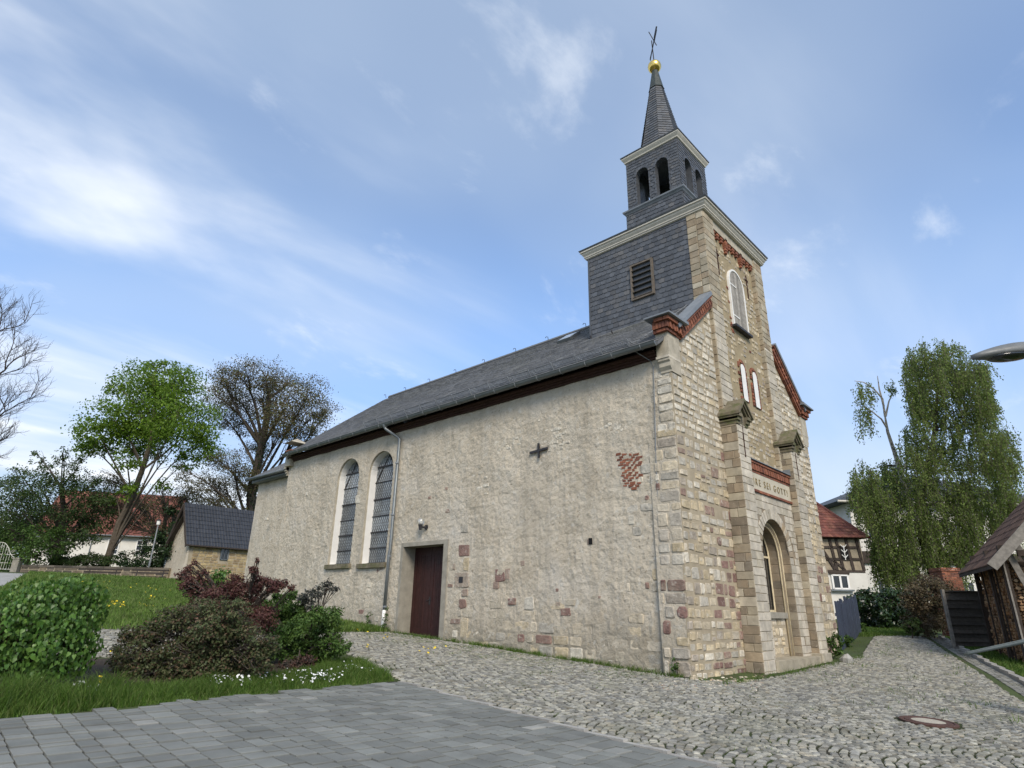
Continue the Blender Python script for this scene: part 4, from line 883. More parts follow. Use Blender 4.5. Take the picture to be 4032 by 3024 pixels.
pav_poly = [(-18, -12), (-6.35, -12), (-5.78, -3.2), (-5.47, 2.18), (-10.5, 1.93), (-18, 1.6)]
cob_poly = [(-6.3, -12), (-5.72, -3.2), (-5.40, 2.22), (-4.75, 4.2), (-4.2, 5.8), (-4.9, 6.7), (-8, 6.4), (-16, 6.3), (-16, 10.9), (-8, 11.4), (-4.2, 10.2), (-1.8, 9.75), (-.3, 9.6), (-.22, -.1), (.3, -.75), (9.2, -.55), (15.8, .75), (18.5, 1.3), (19.5, -.22), (7.68, -3.52), (4.23, -4.4), (-2.8, -6.6), (-2.8, -12)]
pav = sheet('paved_forecourt', pav_poly, .006, M['sandjoint'], .16)
cob = sheet('cobbled_lane', cob_poly, .004, M['bedding'], .16)
def quadstones(cx, cy, ang, w, h, top, sub=.03, bev=.012):
    """bevelled setts from centre arrays; returns vertices (n,12,3)"""
    n = len(cx); ca, sa = np.cos(ang), np.sin(ang); z = T(cx, cy); V = np.zeros((n, 12, 3))
    jx = rng.uniform(-.07, .07, (n, 4))*w[:, None]; jy = rng.uniform(-.07, .07, (n, 4))*h[:, None]; tz = rng.normal(0, .002, (n, 4))+rng.normal(0, .0022, (n, 1))
    for k, (sx_, sy_) in enumerate(((-1, -1), (1, -1), (1, 1), (-1, 1))):
        for lvl, (ins, zz_) in enumerate(((0, -sub), (0, top-bev), (bev*1.1, top))):
            lx = sx_*(w/2-ins)+jx[:, k]; ly = sy_*(h/2-ins)+jy[:, k]
            V[:, lvl*4+k, 0] = cx+lx*ca-ly*sa; V[:, lvl*4+k, 1] = cy+lx*sa+ly*ca; V[:, lvl*4+k, 2] = z+zz_+tz[:, k]*(lvl > 0)
    return V
SF = [(8, 9, 10, 11)]+[(l*4+i, l*4+(i+1) % 4, l*4+4+(i+1) % 4, l*4+4+i) for l in (0, 1) for i in range(4)]
def lay(V, tints, name, mat, parent, limit):
    c = V[:, 8:].mean(1); u, v, z = proj(c); inf = (z > .3) & (u > 15) & (u < 4017) & (v < 3010) & (v > 2000); score = np.where(inf, 1/np.maximum(z, .3), -1)
    order = np.argsort(-score); first = [i for i in order[:limit] if score[i] > 0]; F0 = SF
    for i in first: obj(name, V[i], F0, mat, parent, tints[i])
    rest = np.setdiff1d(np.arange(len(V)), first); n = len(rest)
    Fa = (np.array(SF)[None]+12*np.arange(n)[:, None, None]).reshape(-1, 4)
    obj(name+'_field', V[rest].reshape(-1, 3), Fa, mat, parent, np.repeat(tints[rest], 12, 0), kind='stuff')
# setts in segmental arcs, bays running along the church wall and along the lane
def arcs(O, along, across, n_bays, length, bay=1.25, pitch=.108, flatness=.74):
    R_ = bay*flatness; tmax = math.asin(bay/2/R_); nt_ = int(2*tmax*R_/.104); out = []
    for k in range(n_bays):
        for j in range(int(length/pitch)):
            for q in range(nt_):
                t = -tmax+(q+.5+.5*((j % 2)-.5))*2*tmax/nt_; a = j*pitch+R_*(math.cos(t)-math.cos(tmax)); b = (k+.5)*bay+R_*math.sin(t); out.append((a, b, t))
    A = np.array(out); A[:, :2] += rng.normal(0, .009, (len(A), 2))
    P = np.asarray(O)+A[:, :1]*np.asarray(along)+A[:, 1:2]*np.asarray(across); base = math.atan2(across[1], across[0])
    return P, base-A[:, 2]*(1 if along[0]*across[1]-along[1]*across[0] < 0 else -1)
P1, a1 = arcs((-7.4, -11.8), (.0575, .998), (.998, -.0575), 8, 15.5); P2, a2 = arcs((-2.6, -6.6), tuple(LD), tuple(-LR), 9, 26, 1.25, .108, 1.6); P3, a3 = arcs((-2.0, 2.9), (-.2, .98), (.98, .2), 4, 9)
P3b, a3b = arcs((-16, 6.0), (1, .02), (-.02, 1), 5, 13)
ax1 = lambda P: (P[:, 0]-.3)*(-LR[0])+(P[:, 1]+.9)*(-LR[1])
sel1 = (P1[:, 0] < -.45+.0*P1[:, 1]) | (P1[:, 1] > -.2); sel1 &= ~((P1[:, 1] < -1.4) & (P1[:, 0] > -2.4)); sel1 &= P1[:, 1] < 3.3
sel2 = ((P2[:, 0] > -.45) & (P2[:, 1] < -.2)) | ((P2[:, 1] < -1.4) & (P2[:, 0] > -2.4)) | (P2[:, 0] > 8)
P3c, a3c = arcs((-5.6, 3.3), (.05, 1), (1, -.05), 5, 8.)
sel3 = P3c[:, 1] >= 3.3; sel3 &= P3c[:, 0] > -5.2
sel4 = P3b[:, 0] < -5.2
Pc = np.concatenate([P1[sel1], P2[sel2], P3c[sel3], P3b[sel4]]); Ac = np.concatenate([a1[sel1], a2[sel2], a3c[sel3], a3b[sel4]])
MH = np.array((-.87, -3.98))
k = inpoly(Pc, cob_poly) & (np.linalg.norm(Pc-MH, axis=1) > .425); Pc, Ac = Pc[k], Ac[k]; n = len(Pc)
V = quadstones(Pc[:, 0], Pc[:, 1], Ac+rng.normal(0, .07, n), rng.uniform(.070, .090, n), rng.uniform(.070, .091, n), .024+.0*rng.random(n))
tn = rng.random((n, 3)); lay(V, tn, 'cobblestone', M['cobble'], cob, 300)
# concrete pavers in courses of mixed lengths
cx, cy, ww, hh = [], [], [], []; y = 2.12; rowi = 0
pd = np.array((.9988, .0497)); pn = np.array((.0497, -.9988)); o_ = np.array((-10.5, 1.93))
kd = nrm(np.array((-5.47+6.35, 2.18+12.))); kn = np.array((-kd[1], kd[0])); ko = np.array((-5.56, 2.12)); s_ = .0
while s_ < 12.5:
    h = random.choice([.158, .208, .208, .258]); t = -random.uniform(.0, .2)+kn[1]*s_
    while t < 14.5:
        w_ = random.choice([.108, .158, .208, .208, .258, .308, .308]); c = ko-kd*(t+w_/2)+kn*(s_+h/2); cx.append(c[0]); cy.append(c[1]); ww.append(w_-.013); hh.append(h-.013); t += w_
    s_ += h
pd = kd
Pp = np.stack([cx, cy], 1); k = inpoly(Pp, [(-18, -12), (-6.40, -12), (-5.86, -3.2), (-5.54, 2.2), (-10.5, 2.0), (-18, 1.7)]); Pp = Pp[k]; ww = np.array(ww)[k]; hh = np.array(hh)[k]
V = quadstones(Pp[:, 0], Pp[:, 1], np.full(len(Pp), math.atan2(pd[1], pd[0])), ww, hh, np.full(len(Pp), .026)[0], .03, .004)
# tighten the jitter of machine-made pavers
for l in range(3):
    for q, (sx_, sy_) in enumerate(((-1, -1), (1, -1), (1, 1), (-1, 1))):
        ins = (0, 0, .003)[l]; V[:, l*4+q, 0] = Pp[:, 0]+pd[0]*sx_*(ww/2-ins)-pd[1]*sy_*(hh/2-ins); V[:, l*4+q, 1] = Pp[:, 1]+pd[1]*sx_*(ww/2-ins)+pd[0]*sy_*(hh/2-ins)
V[:, 4:, 2] = T(Pp[:, 0], Pp[:, 1])[:, None]+np.array([.024]*4+[.027]*4)+rng.normal(0, .0012, len(Pp))[:, None]+rng.normal(0, .0006, (len(Pp), 8))
tn = rng.random((len(Pp), 3)); tn[:, 1] = np.clip(rng.beta(1.6, 2.2, len(Pp)), 0, 1); lay(V, tn, 'paver', M['paver'], pav, 300)
# pale strip between pavers and setts
kb = np.array([(-6.32, -12.), (-5.79, -3.2), (-5.48, 2.2)])
for i in range(2):
    d = kb[i+1]-kb[i]; L_ = np.linalg.norm(d); d /= L_; q = np.array((-d[1], d[0])); m = int(L_/.5)
    for j in range(m):
        c = kb[i]+d*(j+.5)*L_/m; obj('edging_stone', *oboxg((c[0], c[1], float(T(*c))-.02), (*d, 0), (*q, 0), EZ, L_/m/2-.004, .04, .045), M['kerb'], pav, tint3())
# gutter rows and kerb on the right of the lane
gk = [(-2.8, -6.75), (4.23, -4.6), (7.68, -3.72), (13.2, -2.15), (19.6, -.35)]
kr = B()
for i in range(len(gk)-1):
    p, q = np.array(gk[i]), np.array(gk[i+1]); d = nrm(q-p); s_ = np.array((d[1], -d[0])); L_ = np.linalg.norm(q-p)
    for row in range(4):
        w_ = .24 if row < 3 else .95; m = max(1, int(L_/w_))
        for j in range(m):
            c = p+d*(j+.5)*L_/m+s_*(.065+.115*row if row < 3 else .42); hz = .012 if row < 3 else .075
            V_, F_ = oboxg((c[0], c[1], float(T(*c))+hz-.03+random.uniform(-.004, .004)), (*d, 0), (*s_, 0), EZ, L_/m/2-.006, .05 if row < 3 else .06, .035 if row < 3 else .06)
            if row == 3: obj('kerb_stone', V_, F_, M['kerb'], cob, tint3())
            else: kr.add(V_, F_, tint3(.6))
kr.build('gutter_setts', M['cobble'], cob, kind='stuff')
# manhole
mh = thing('manhole_cover', 'round manhole cover with pale concrete centre and rusty iron rim in the cobbles', 'manhole cover', (*MH, float(T(*MH))))
zc = float(T(*MH)); M['rust'] = material('rusty_iron', flat((.085, .045, .035)), .1, 20, .3, .8, .3, 60)
def onT(VF): V, Fs = VF; V = np.array(V); V[:, 2] += T(V[:, 0], V[:, 1])-zc+.010; return V, Fs
obj('rim', *onT(latheg([(.36, -.03), (.36, .018), (.345, .024), (.31, .024), (.305, .012), (.29, .012), (.285, .024), (.215, .024), (.21, .018)], (*MH, zc), 40)), M['rust'], mh)
obj('cover', *onT(latheg([(.209, -.02), (.209, .021), (.2, .023)], (*MH, zc), 36)), material('manhole_concrete', flat((.40, .36, .29)), .05, 14, .2, .9, .3, 80), mh)
sheet('garden_path', [(-12.2, 12.0), (-11.2, 12.0), (-4.6, 36.5), (-6.4, 36.5)], .01, material('gravel', flat((.33, .32, .30)), .1, 3, .2, .95, .4, 40), .25)
sheet('trodden_soil', [(-16, 2.4), (-10.4, 2.6), (-6.9, 2.9), (-5.7, 3.6), (-5.0, 5.4), (-6.5, 6.2), (-16, 6.2)], .012, material('dark_soil', flat((.045, .033, .022)), .1, 3, .35, .98, .6, 25), .2)
# ================================================================== buildings and things around
FH = np.array([math.sin(YAW), math.cos(YAW), 0]); RH = np.array([math.cos(YAW), -math.sin(YAW), 0])
def g3(p): return np.array([p[0], p[1], float(T(p[0], p[1]))])
M['tile_black'] = material('black_roof_tile', flat((.03, .032, .038)), .2, 5, .2, .45, .1, 30, spec=.5)
M['tile_red'] = material('red_clay_tile', [(0, (.19, .07, .05)), (.6, (.13, .05, .04)), (1, (.23, .10, .065))], .25, 3, .3, .85, .3, 30)
M['tile_old'] = material('old_brown_tile', [(0, (.085, .055, .045)), (1, (.12, .075, .055))], .25, 4, .35, .9, .3, 25, spot=[((.10, .10, .06), 3, .55, .7, .4)])
M['tile_grey'] = material('dark_grey_tile', flat((.06, .065, .07)), .2, 3, .3, .6, .2, 30)
M['yellowstone'] = material('yellow_rubble', [(0, (.42, .33, .18)), (.5, (.36, .27, .14)), (1, (.26, .19, .11))], .22, 7, .3, .92, .5, 25)
M['whitewall'] = material('white_render', flat((.66, .63, .57)), .05, 1, .12, .9, .2, 20, spot=[((.45, .41, .35), .6, .58, .75, .4)])
M['timber'] = material('dark_timber', flat((.055, .042, .034)), .25, 9, .35, .9, .4, 30)
M['infill'] = material('clay_infill', [(0, (.34, .28, .20)), (1, (.29, .24, .17))], .15, 4, .25, .95, .5, 25)
M['darkboard'] = material('dark_stained_board', flat((.062, .052, .042)), .3, 9, .35, .85, .3, 40)
M['greyboard'] = material('silver_grey_board', flat((.22, .20, .175)), .2, 9, .35, .9, .4, 40)
M['blueboard'] = material('slate_blue_paint', flat((.045, .055, .085)), .15, 8, .25, .6, .2, 40)
M['log_end'] = material('split_firewood', [(0, (.34, .20, .10)), (.4, (.25, .14, .075)), (.75, (.42, .29, .17)), (1, (.12, .075, .05))], .3, 22, .35, .9, .4, 60)
def tiled(parent, p00, p10, p01, rows, cols, mat, limit=300, name='roof_tile', wave=.018, hip=None):
    """interlocking tiles on the quad p00 (eave left) p10 (eave right) p01 (ridge left)"""
    p00, p10, p01 = (np.asarray(x, float) for x in (p00, p10, p01)); a = (p10-p00)/cols; b = (p01-p00)/rows; n = nrm(np.cross(a, b)); PC = Pieces()
    if n[2] < 0: n = -n
    for r in range(rows):
        for c in range(cols):
            f0, f1 = (r)/rows, (r+1)/rows
            if hip and not (hip(f0, (c+.5)/cols)): continue
            o = p00+a*c+b*r; prof = [(0, .2), (.12, .9), (.3, 1.), (.5, .45), (.75, 0), (1.0, .15)]
            V = [o+a*x*.995+n*(.028+wave*h) for x, h in prof]+[o+a*x*.995+b*1.12+n*(.004+wave*h) for x, h in prof]+[o+a*x*.995+n*(.0+wave*h) for x, h in prof]
            Fs = [(i, i+1, 7+i, 6+i) for i in range(5)]+[(12+i, 12+i+1, i+1, i) for i in range(5)]
            if np.cross(a, b)@n < 0: Fs = [q[::-1] for q in Fs]
            PC.add(V, Fs, tint3(), parent)
    PC.finish(name, mat, limit, parent, 5)
def rubble_on(parent, O, a, n, L_, z0, z1, mat, hr, wr, d=(.01, .03), limit=120, skip=None, name='stone', pal=None):
    PC = Pieces(); z = z0; O = np.asarray(O, float); a = np.asarray(a, float); flip = np.cross(a, EZ)@np.asarray(n) < 0
    while z < z1:
        h = min(random.uniform(*hr), z1-z+.02); x = 0
        while x < L_-.05:
            w_ = min(random.uniform(*wr), L_-x)
            if not (skip and skip(x+w_/2, z+h/2)):
                pts = rubble(max(.03, w_-.03), max(.03, h-.03)); PC.add(*slabg(O+a*(x+w_/2)+EZ*(z+h/2), a, EZ, n, pts[::-1] if flip else pts, random.uniform(*d), .012, .03), tint3(random.choice(pal) if pal else None), parent)
            x += w_
        z += h
    PC.finish(name, mat, limit, parent, 5)
# ---- stone outbuilding with black tiled roof, beside the chancel
c0 = at(719, 2293, 40.); c0[2] = min(c0[2], float(T(c0[0], c0[1]))+.0); a = np.array([math.cos(math.radians(0)), math.sin(math.radians(0)), 0]); b_ = np.array([-a[1], a[0], 0]); n_long = -b_; n_gab = -a
zg = at(719, 2293, 40.)[2]-.05; EH, GW = 2.75, 3.3; RH_ = at(709.7, 1975, 41.4)[2]-zg; c0[2] = zg
ob = thing('stone_outbuilding', 'small yellow stone outbuilding with black tiled gable roof behind the lawn', 'outbuilding', c0)
def L3(x, y, z): return c0+a*x+b_*y+EZ*z
bb = B()
V = [L3(0, 0, -.5), L3(8, 0, -.5), L3(8, GW, -.5), L3(-.0, GW, -.5), L3(0, 0, EH), L3(8, 0, EH), L3(8, GW, EH), L3(0, GW, EH), L3(0, GW/2, RH_-.12), L3(8, GW/2, RH_-.12)]
bb.add(V, [(0, 1, 5, 4), (1, 2, 6, 9, 5), (2, 3, 7, 6), (3, 0, 4, 8, 7), (4, 5, 9, 8), (6, 7, 8, 9)])
obw = bb.build('wall', M['mortar'], ob)
bb = B(); V = [L3(-.32, -.06, -.5), L3(-.25, GW+.55, -.5), L3(-.02, GW, EH), L3(-.02, GW/2, RH_-.15), L3(-.02, -.02, EH), L3(.1, GW+.5, -.5), L3(.1, GW, EH), L3(.1, -.05, -.5)]
bb.add(V, [(0, 4, 3, 2, 1), (1, 2, 6, 5), (0, 7, 4)]); bb.build('rendered_gable', M['plaster'], ob)
rubble_on(obw, L3(.25, 0, 0), a, n_long, 7.2, 0., EH-.25, M['yellowstone'], (.15, .24), (.22, .5), skip=lambda x, z: 1.75 < x < 2.55 and 1.45 < z < 2.5)
wz = 1.5; wb = B(); wc = L3(2.38, -.03, 2.05)
for (dx, dz, hx, hz) in ((-.24, 0, .035, .42), (.24, 0, .035, .42), (0, .40, .24, .03), (0, -.40, .24, .03), (0, 0, .015, .4), (0, .05, .22, .015)): wb.obox(wc+a*dx+EZ*dz, a, b_, EZ, hx, .04, hz)
ow = wb.build('window', M['gutter'], ob); obj('pane', *oboxg(wc+b_*.02, a, b_, EZ, .22, .01, .39), M['darkglass'], ow)
dq = B(); dq.obox(L3(5.0, -.04, 1.2), a, b_, EZ, .4, .03, 1.15); dq.build('door', M['timber'], ob)
ov = .28; es = (RH_-EH)/(GW/2); p00, p10 = L3(-.33, -ov, EH-ov*es+.12), L3(8.2, -ov, EH-ov*es+.12); p01 = L3(-.33, GW/2, RH_+.12)
bb = B(); q = [p00, p10, L3(8.2, GW/2, RH_+.12), p01, L3(-.33, GW+ov, EH-ov*es+.12), L3(8.2, GW+ov, EH-ov*es+.12)]
bb.add(q+[p-EZ*.09 for p in q], [(0, 1, 2, 3), (3, 2, 5, 4), (6, 9, 8, 7), (9, 10, 11, 8), (0, 6, 7, 1), (0, 3, 9, 6), (3, 4, 10, 9), (4, 5, 11, 10)]); obr = bb.build('roof', M['tile_black'], ob)
tiled(obr, p00, p10, p01, 10, 42, M['tile_black'], 300)
bb = B(); bb.add(*beamg(L3(-.36, GW+ov, EH-ov*es), L3(-.36, GW/2, RH_-.02), .08, .26)); bb.add(*beamg(L3(-.36, -ov, EH-ov*es), L3(-.36, GW/2, RH_-.02), .04, .16)); bb.add(*beamg(L3(-.2, GW/2-.3, RH_-.7), L3(-.3, GW+ov, EH-.35), .3, .05)); bb.build('verge_board', M['timber'], ob)
bb = B(); bb.tube([p00+EZ*.0+n_long*.05-EZ*.04, p10+n_long*.05-EZ*.04], .05, 6); bb.build('eave_board', M['timber'], ob)
# ---- garden wall, gate post, gate, benches, lamp post
wA = at(72, 2275, 40.5); wB = at(655, 2292, 41.); wA[2] = T(wA[0], wA[1]); wB[2] = T(wB[0], wB[1]); wd_ = nrm((wB-wA)*np.array((1, 1, 0))); wl = np.linalg.norm((wB-wA)[:2]); wn = np.array([wd_[1], -wd_[0], 0])
if wn@(CAM-wA) < 0: wn = -wn
ztop = at(350, 2229, 40.8)[2]
gw = thing('garden_wall', 'low weathered sandstone garden wall behind the two park benches', 'wall', wA)
bb = B(); V = []
for s_ in (0, 1):
    p = wA+wd_*wl*s_; p = p*np.array((1, 1, 0))
    V += [p+EZ*(ztop-1.6), p+EZ*ztop, p-wn*.4+EZ*ztop, p-wn*.4+EZ*(ztop-1.6)]
bb.add(V, [(0, 4, 5, 1), (1, 5, 6, 2), (2, 6, 7, 3), (3, 7, 4, 0), (0, 1, 2, 3), (7, 6, 5, 4)]); gwb = bb.build('wall_core', M['mortar'], gw)
M['sandstone_dark'] = material('sooty_sandstone', [(0, (.25, .19, .12)), (.4, (.19, .155, .11)), (1, (.09, .08, .068))], .25, 2, .4, .93, .5, 20, spot=[((.06, .055, .045), 1.2, .5, .65, .75)])
rubble_on(gwb, np.array((wA[0], wA[1], 0)), wd_, wn, wl, ztop-1.15, ztop-.14, M['sandstone_dark'], (.2, .3), (.4, .9), limit=60)
for i in range(9):
    p = np.array((wA[0], wA[1], ztop-.06))+wd_*(i+.5)*wl/9-wn*.2; obj('coping_stone', *oboxg(p, wd_, wn, EZ, wl/18-.01, .25, .07), M['sandstone_dark'], gw, tint3(.8))
gp = at(52, 2274, 40.4); gp[2] = T(gp[0], gp[1]); zt = at(62, 2199, 40.4)[2]
po = thing('gate_post', 'square grey stone gate post at the end of the garden wall', 'gate post', gp)
obj('shaft', *oboxg((gp[0], gp[1], (gp[2]-.3+zt)/2), wd_, wn, EZ, .21, .21, (zt-gp[2]+.3)/2), M['concrete'], po); obj('cap', *oboxg((gp[0], gp[1], zt+.03), wd_, wn, EZ, .25, .25, .04), M['concrete'], po)
ga = thing('iron_gate', 'white painted wrought iron gate leaf with curved top beside the gate post', 'gate', gp-wd_*.25); M['ivory'] = material('ivory_iron_paint', flat((.55, .54, .47)), .1, 8, .15, .6, .1, 40)
gb_ = at(30, 2272, 40.4)[2]; hts = [zt+.1, zt+.18, zt+.35, zt+.65, zt+.85, zt+1.0, zt+1.05, zt+1.05]
bb = B(); pts = []
for i, h in enumerate(hts): p = gp-wd_*(.3+i*.17); bb.tube([np.array((p[0], p[1], gp[2]+.1)), np.array((p[0], p[1], h))], .014, 5); pts.append(np.array((p[0], p[1], h)))
bb.build('bars', M['ivory'], ga); bb = B(); bb.tube(pts, .022, 6)
for h in (.15, .55, 1.1): bb.tube([np.array((*(gp-wd_*.3)[:2], gp[2]+h)), np.array((*(gp-wd_*1.5)[:2], gp[2]+h))], .02, 5)
for k in range(3):
    c = gp-wd_*(.5+k*.4); bb.tube([np.array((*(c+wd_*.12*math.cos(t)*(1-t/9))[:2], gp[2]+1.3+.14*k+.12*math.sin(t)*(1-t/9))) for t in np.linspace(0, 7, 16)], .012, 4)
bb.build('rails', M['ivory'], ga)
M['benchwood'] = material('dark_bench_slat', flat((.045, .036, .03)), .2, 9, .3, .8, .3, 40)
for i, (uc, lab) in enumerate(((384, 'dark slatted park bench by the sandstone wall nearer to the gate post'), (574, 'dark slatted park bench by the sandstone wall next to the lamp post'))):
    p = at(uc, 2290, 39.6); p[2] = at(uc, 2290, 39.6)[2]; base = np.array((p[0], p[1], ztop-1.05)); be = thing('park_bench', lab, 'bench', base, 'park benches along the garden wall'); wbn = 1.18
    for k, (z, y) in enumerate(((.48, .0), (.66, -.10), (.83, -.14))):
        if k: obj('back_slat', *oboxg(base+EZ*z+wn*(y-.2), wd_, EZ, wn, wbn, .055, .02), M['benchwood'], be, tint3())
    for k in range(3): obj('seat_slat', *oboxg(base+EZ*.42+wn*(-.12+.13*k), wd_, wn, EZ, wbn, .055, .02), M['benchwood'], be, tint3())
    for s_ in (-1, 1):
        q = B(); o_ = base+wd_*s_*.85; q.add(*beamg(o_+wn*.15-EZ*.1, o_+wn*.12+EZ*.42, .05, .05)); q.add(*beamg(o_-wn*.16-EZ*.1, o_-wn*.38+EZ*.9, .05, .05)); q.add(*beamg(o_+wn*.15+EZ*.39, o_-wn*.25+EZ*.39, .05, .04)); q.build('leg', M['iron'], be)
lpb = at(586, 2236, 42.); lpb[2] = T(lpb[0], lpb[1]); lt = thing('garden_lamp_post', 'slim grey lamp post with white cylinder lantern behind the garden wall', 'lamp post', lpb); ztl = at(614, 2062, 42.)[2]
obj('post', *tubeg([lpb-EZ*.1, np.array((*lpb[:2], lpb[2]+1.2)), np.array((*lpb[:2], lpb[2]+1.25)), np.array((*lpb[:2], ztl))], [.07, .07, .045, .04], 10), M['zinc'], lt, smooth=True)
obj('lantern', *latheg([(.06, 0), (.12, .06), (.13, .30), (.12, .34)], (*lpb[:2], ztl), 12), M['white'], lt); obj('hood', *latheg([(.17, .33), (.16, .37), (.05, .45)], (*lpb[:2], ztl), 12), M['iron'], lt)
# ---- white house with red roof behind the trees
h0 = at(300, 2200, 60); h0[2] = T(h0[0], h0[1]); ha = nrm(RH*1+FH*.25); hb = np.array([-ha[1], ha[0], 0]); hz = h0[2]; ze = at(420, 2085, 60)[2]-hz; zr = at(520, 1925, 63)[2]-hz
wh = thing('white_house', 'white rendered house with red tiled roof half hidden behind the maple tree', 'house', h0)
def H3(x, y, z): return h0+ha*x+hb*y+EZ*z
bb = B(); W_, D_ = 11.5, 8.; x0 = -4.
V = [H3(x0, 0, -1), H3(x0+W_, 0, -1), H3(x0+W_, D_, -1), H3(x0, D_, -1), H3(x0, 0, ze), H3(x0+W_, 0, ze), H3(x0+W_, D_, ze), H3(x0, D_, ze), H3(x0, D_/2, zr-.2), H3(x0+W_, D_/2, zr-.2)]
bb.add(V, [(0, 1, 5, 4), (1, 2, 6, 9, 5), (2, 3, 7, 6), (3, 0, 4, 8, 7)]); bb.build('wall', M['whitewall'], wh)
es = (zr-ze)/(D_/2); q00, q10, q01 = H3(x0-.4, -.45, ze-.45*es+.1), H3(x0+W_+.4, -.45, ze-.45*es+.1), H3(x0-.4, D_/2, zr+.1)
bb = B(); qq = [q00, q10, H3(x0+W_+.4, D_/2, zr+.1), q01, H3(x0-.4, D_+.4, ze-.4*es), H3(x0+W_+.4, D_+.4, ze-.4*es)]; bb.add(qq+[p-EZ*.12 for p in qq], [(0, 1, 2, 3), (3, 2, 5, 4), (6, 9, 8, 7), (9, 10, 11, 8), (0, 6, 7, 1), (0, 3, 9, 6), (1, 7, 8, 2)]); wr_ = bb.build('roof', M['tile_red'], wh)
tiled(wr_, q00, q10, q01, 16, 36, M['tile_red'], 120)
for xx in (3.0, -1.6, 5.6):
    bb = B(); wc = H3(xx, -.04, ze-1.5)
    for (dx, dz, hx, hzz) in ((-.5, 0, .05, .75), (.5, 0, .05, .75), (0, .72, .5, .05), (0, -.72, .5, .05), (0, 0, .03, .72), (0, .25, .5, .025), (0, -.25, .5, .025)): bb.obox(wc+ha*dx+EZ*dz, ha, hb, EZ, hx, .05, hzz)
    wo_ = bb.build('window', M['white'], wh); obj('pane', *oboxg(wc+hb*.03, ha, hb, EZ, .48, .01, .72), M['darkglass'], wo_)
bb = B(); bb.tube([q00-EZ*.05+n_long*.1, q10-EZ*.05+n_long*.1], .07, 6); bb.tube([H3(1.6, -.5, ze-.1), H3(1.0, -.1, ze-.7), H3(1.0, -.1, -.5)], .05, 6); bb.build('gutter', M['gutter'], wh)
# ---- half-timbered house beyond the lane
k0 = at(3424, 2330, 36.); k0[2] = T(k0[0], k0[1]); ka = -RH; kb_ = FH; kz = k0[2]; dep = 36.
kf = dep/FPX; he = at(3400, 2104, dep)[2]; hr_ = at(3233, 1940, dep+3.6)[2]; zsl = at(3350, 2247, dep)[2]
hf = thing('half_timbered_house', 'half-timbered house with red tiled hipped roof and white window behind the church', 'house', k0)
def K3(x, y, z): return np.array((k0[0], k0[1], 0))+ka*x+kb_*y+EZ*z
bb = B(); bb.add([K3(0, 0, kz-.5), K3(9, 0, kz-.5), K3(9, 7, kz-.5), K3(0, 7, kz-.5), K3(0, 0, zsl), K3(9, 0, zsl), K3(9, 7, zsl), K3(0, 7, zsl)], [(0, 4, 5, 1), (1, 5, 6, 2), (2, 6, 7, 3), (3, 7, 4, 0), (4, 7, 6, 5)]); bb.build('ground_floor_wall', M['whitewall'], hf)
uf = B(); uf.add([K3(0, .04, zsl), K3(9, .04, zsl), K3(9, 7, zsl), K3(0.04, 7, zsl), K3(0.04, .04, he), K3(9, .04, he), K3(9, 7, he), K3(0.04, 7, he)], [(0, 4, 5, 1), (1, 5, 6, 2), (2, 6, 7, 3), (3, 7, 4, 0)]); ufo = uf.build('upper_floor_wall', M['infill'], hf)
def kx(u, v): p = at(u, v, dep); return (p-K3(0, 0, 0))@ka, p[2]
def beam(u0, v0, u1, v1, w=.16):
    x0_, z0_ = kx(u0, v0); x1_, z1_ = kx(u1, v1); obj('timber_beam', *beamg(K3(x0_, .02, z0_), K3(x1_, .02, z1_), .10, w, kb_ if abs(z1_-z0_) < .3 else EZ) if 0 else beamg(K3(x0_, .02, z0_), K3(x1_, .02, z1_), w, .10, kb_), M['timber'], ufo, tint3())
for u in (3205, 3245, 3301, 3327, 3367, 3409): beam(u+1, 2106, u+11, 2246)
for v in (2147, 2196, 2246, 2108): beam(3190, v, 3412+(v-2106)*.07, v+3, .14)
beam(3247, 2112, 3304, 2240); beam(3300, 2200, 3345, 2243, .12)
xw, zw = kx(3352, 2172); bb = B()
for s_ in (-1, 1):
    for k in range(3): bb.add(*beamg(K3(xw+s_*.0, -.05, zw-.3+k*.3), K3(xw+s_*.18, -.05, zw-.12+k*.3), .035, .02, kb_))
bb.add(*beamg(K3(xw, -.05, zw-.42), K3(xw, -.05, zw+.42), .04, .02, kb_)); ve = obj('vent_opening', *oboxg(K3(xw, 0, zw), ka, kb_, EZ, .25, .03, .4), M['black'], hf); bb.build('vent_grille', M['white'], ve)  # black block paints the shade inside the vent
xw, zw = kx(3314, 2291); bb = B()
for (dx, dz, hx, hzz) in ((-.46, 0, .05, .40), (.46, 0, .05, .40), (0, .38, .46, .04), (0, -.38, .46, .045), (0, 0, .06, .38)): bb.obox(K3(xw+dx, -.05, zw+dz), ka, kb_, EZ, hx, .05, hzz)
kw = bb.build('window', M['white'], hf)
for s_ in (-1, 1): obj('pane', *oboxg(K3(xw+s_*.24, -.03, zw), ka, kb_, EZ, .2, .01, .36), M['darkglass'], kw)
obj('sill', *oboxg(K3(xw, -.1, zw-.48), ka, kb_, EZ, .68, .12, .05), M['gutter'], kw); obj('lintel', *oboxg(K3(xw, -.03, zw+.5), ka, kb_, EZ, .62, .05, .06), M['timber'], kw)
e0, e1 = K3(-.35, -.35, he-.1), K3(9.3, -.35, he-.1); r0, r1 = K3(1.15, 3.5, hr_), K3(9.3, 3.5, hr_); f0, f1 = K3(-.35, 7.35, he-.1), K3(9.3, 7.35, he-.1)
bb = B(); q = [e0, e1, r0, r1, f0, f1]; bb.add(q, [(1, 0, 2, 3), (0, 4, 2), (4, 5, 3, 2), (0, 1, 5, 4)]); hro = bb.build('roof', M['tile_red'], hf)
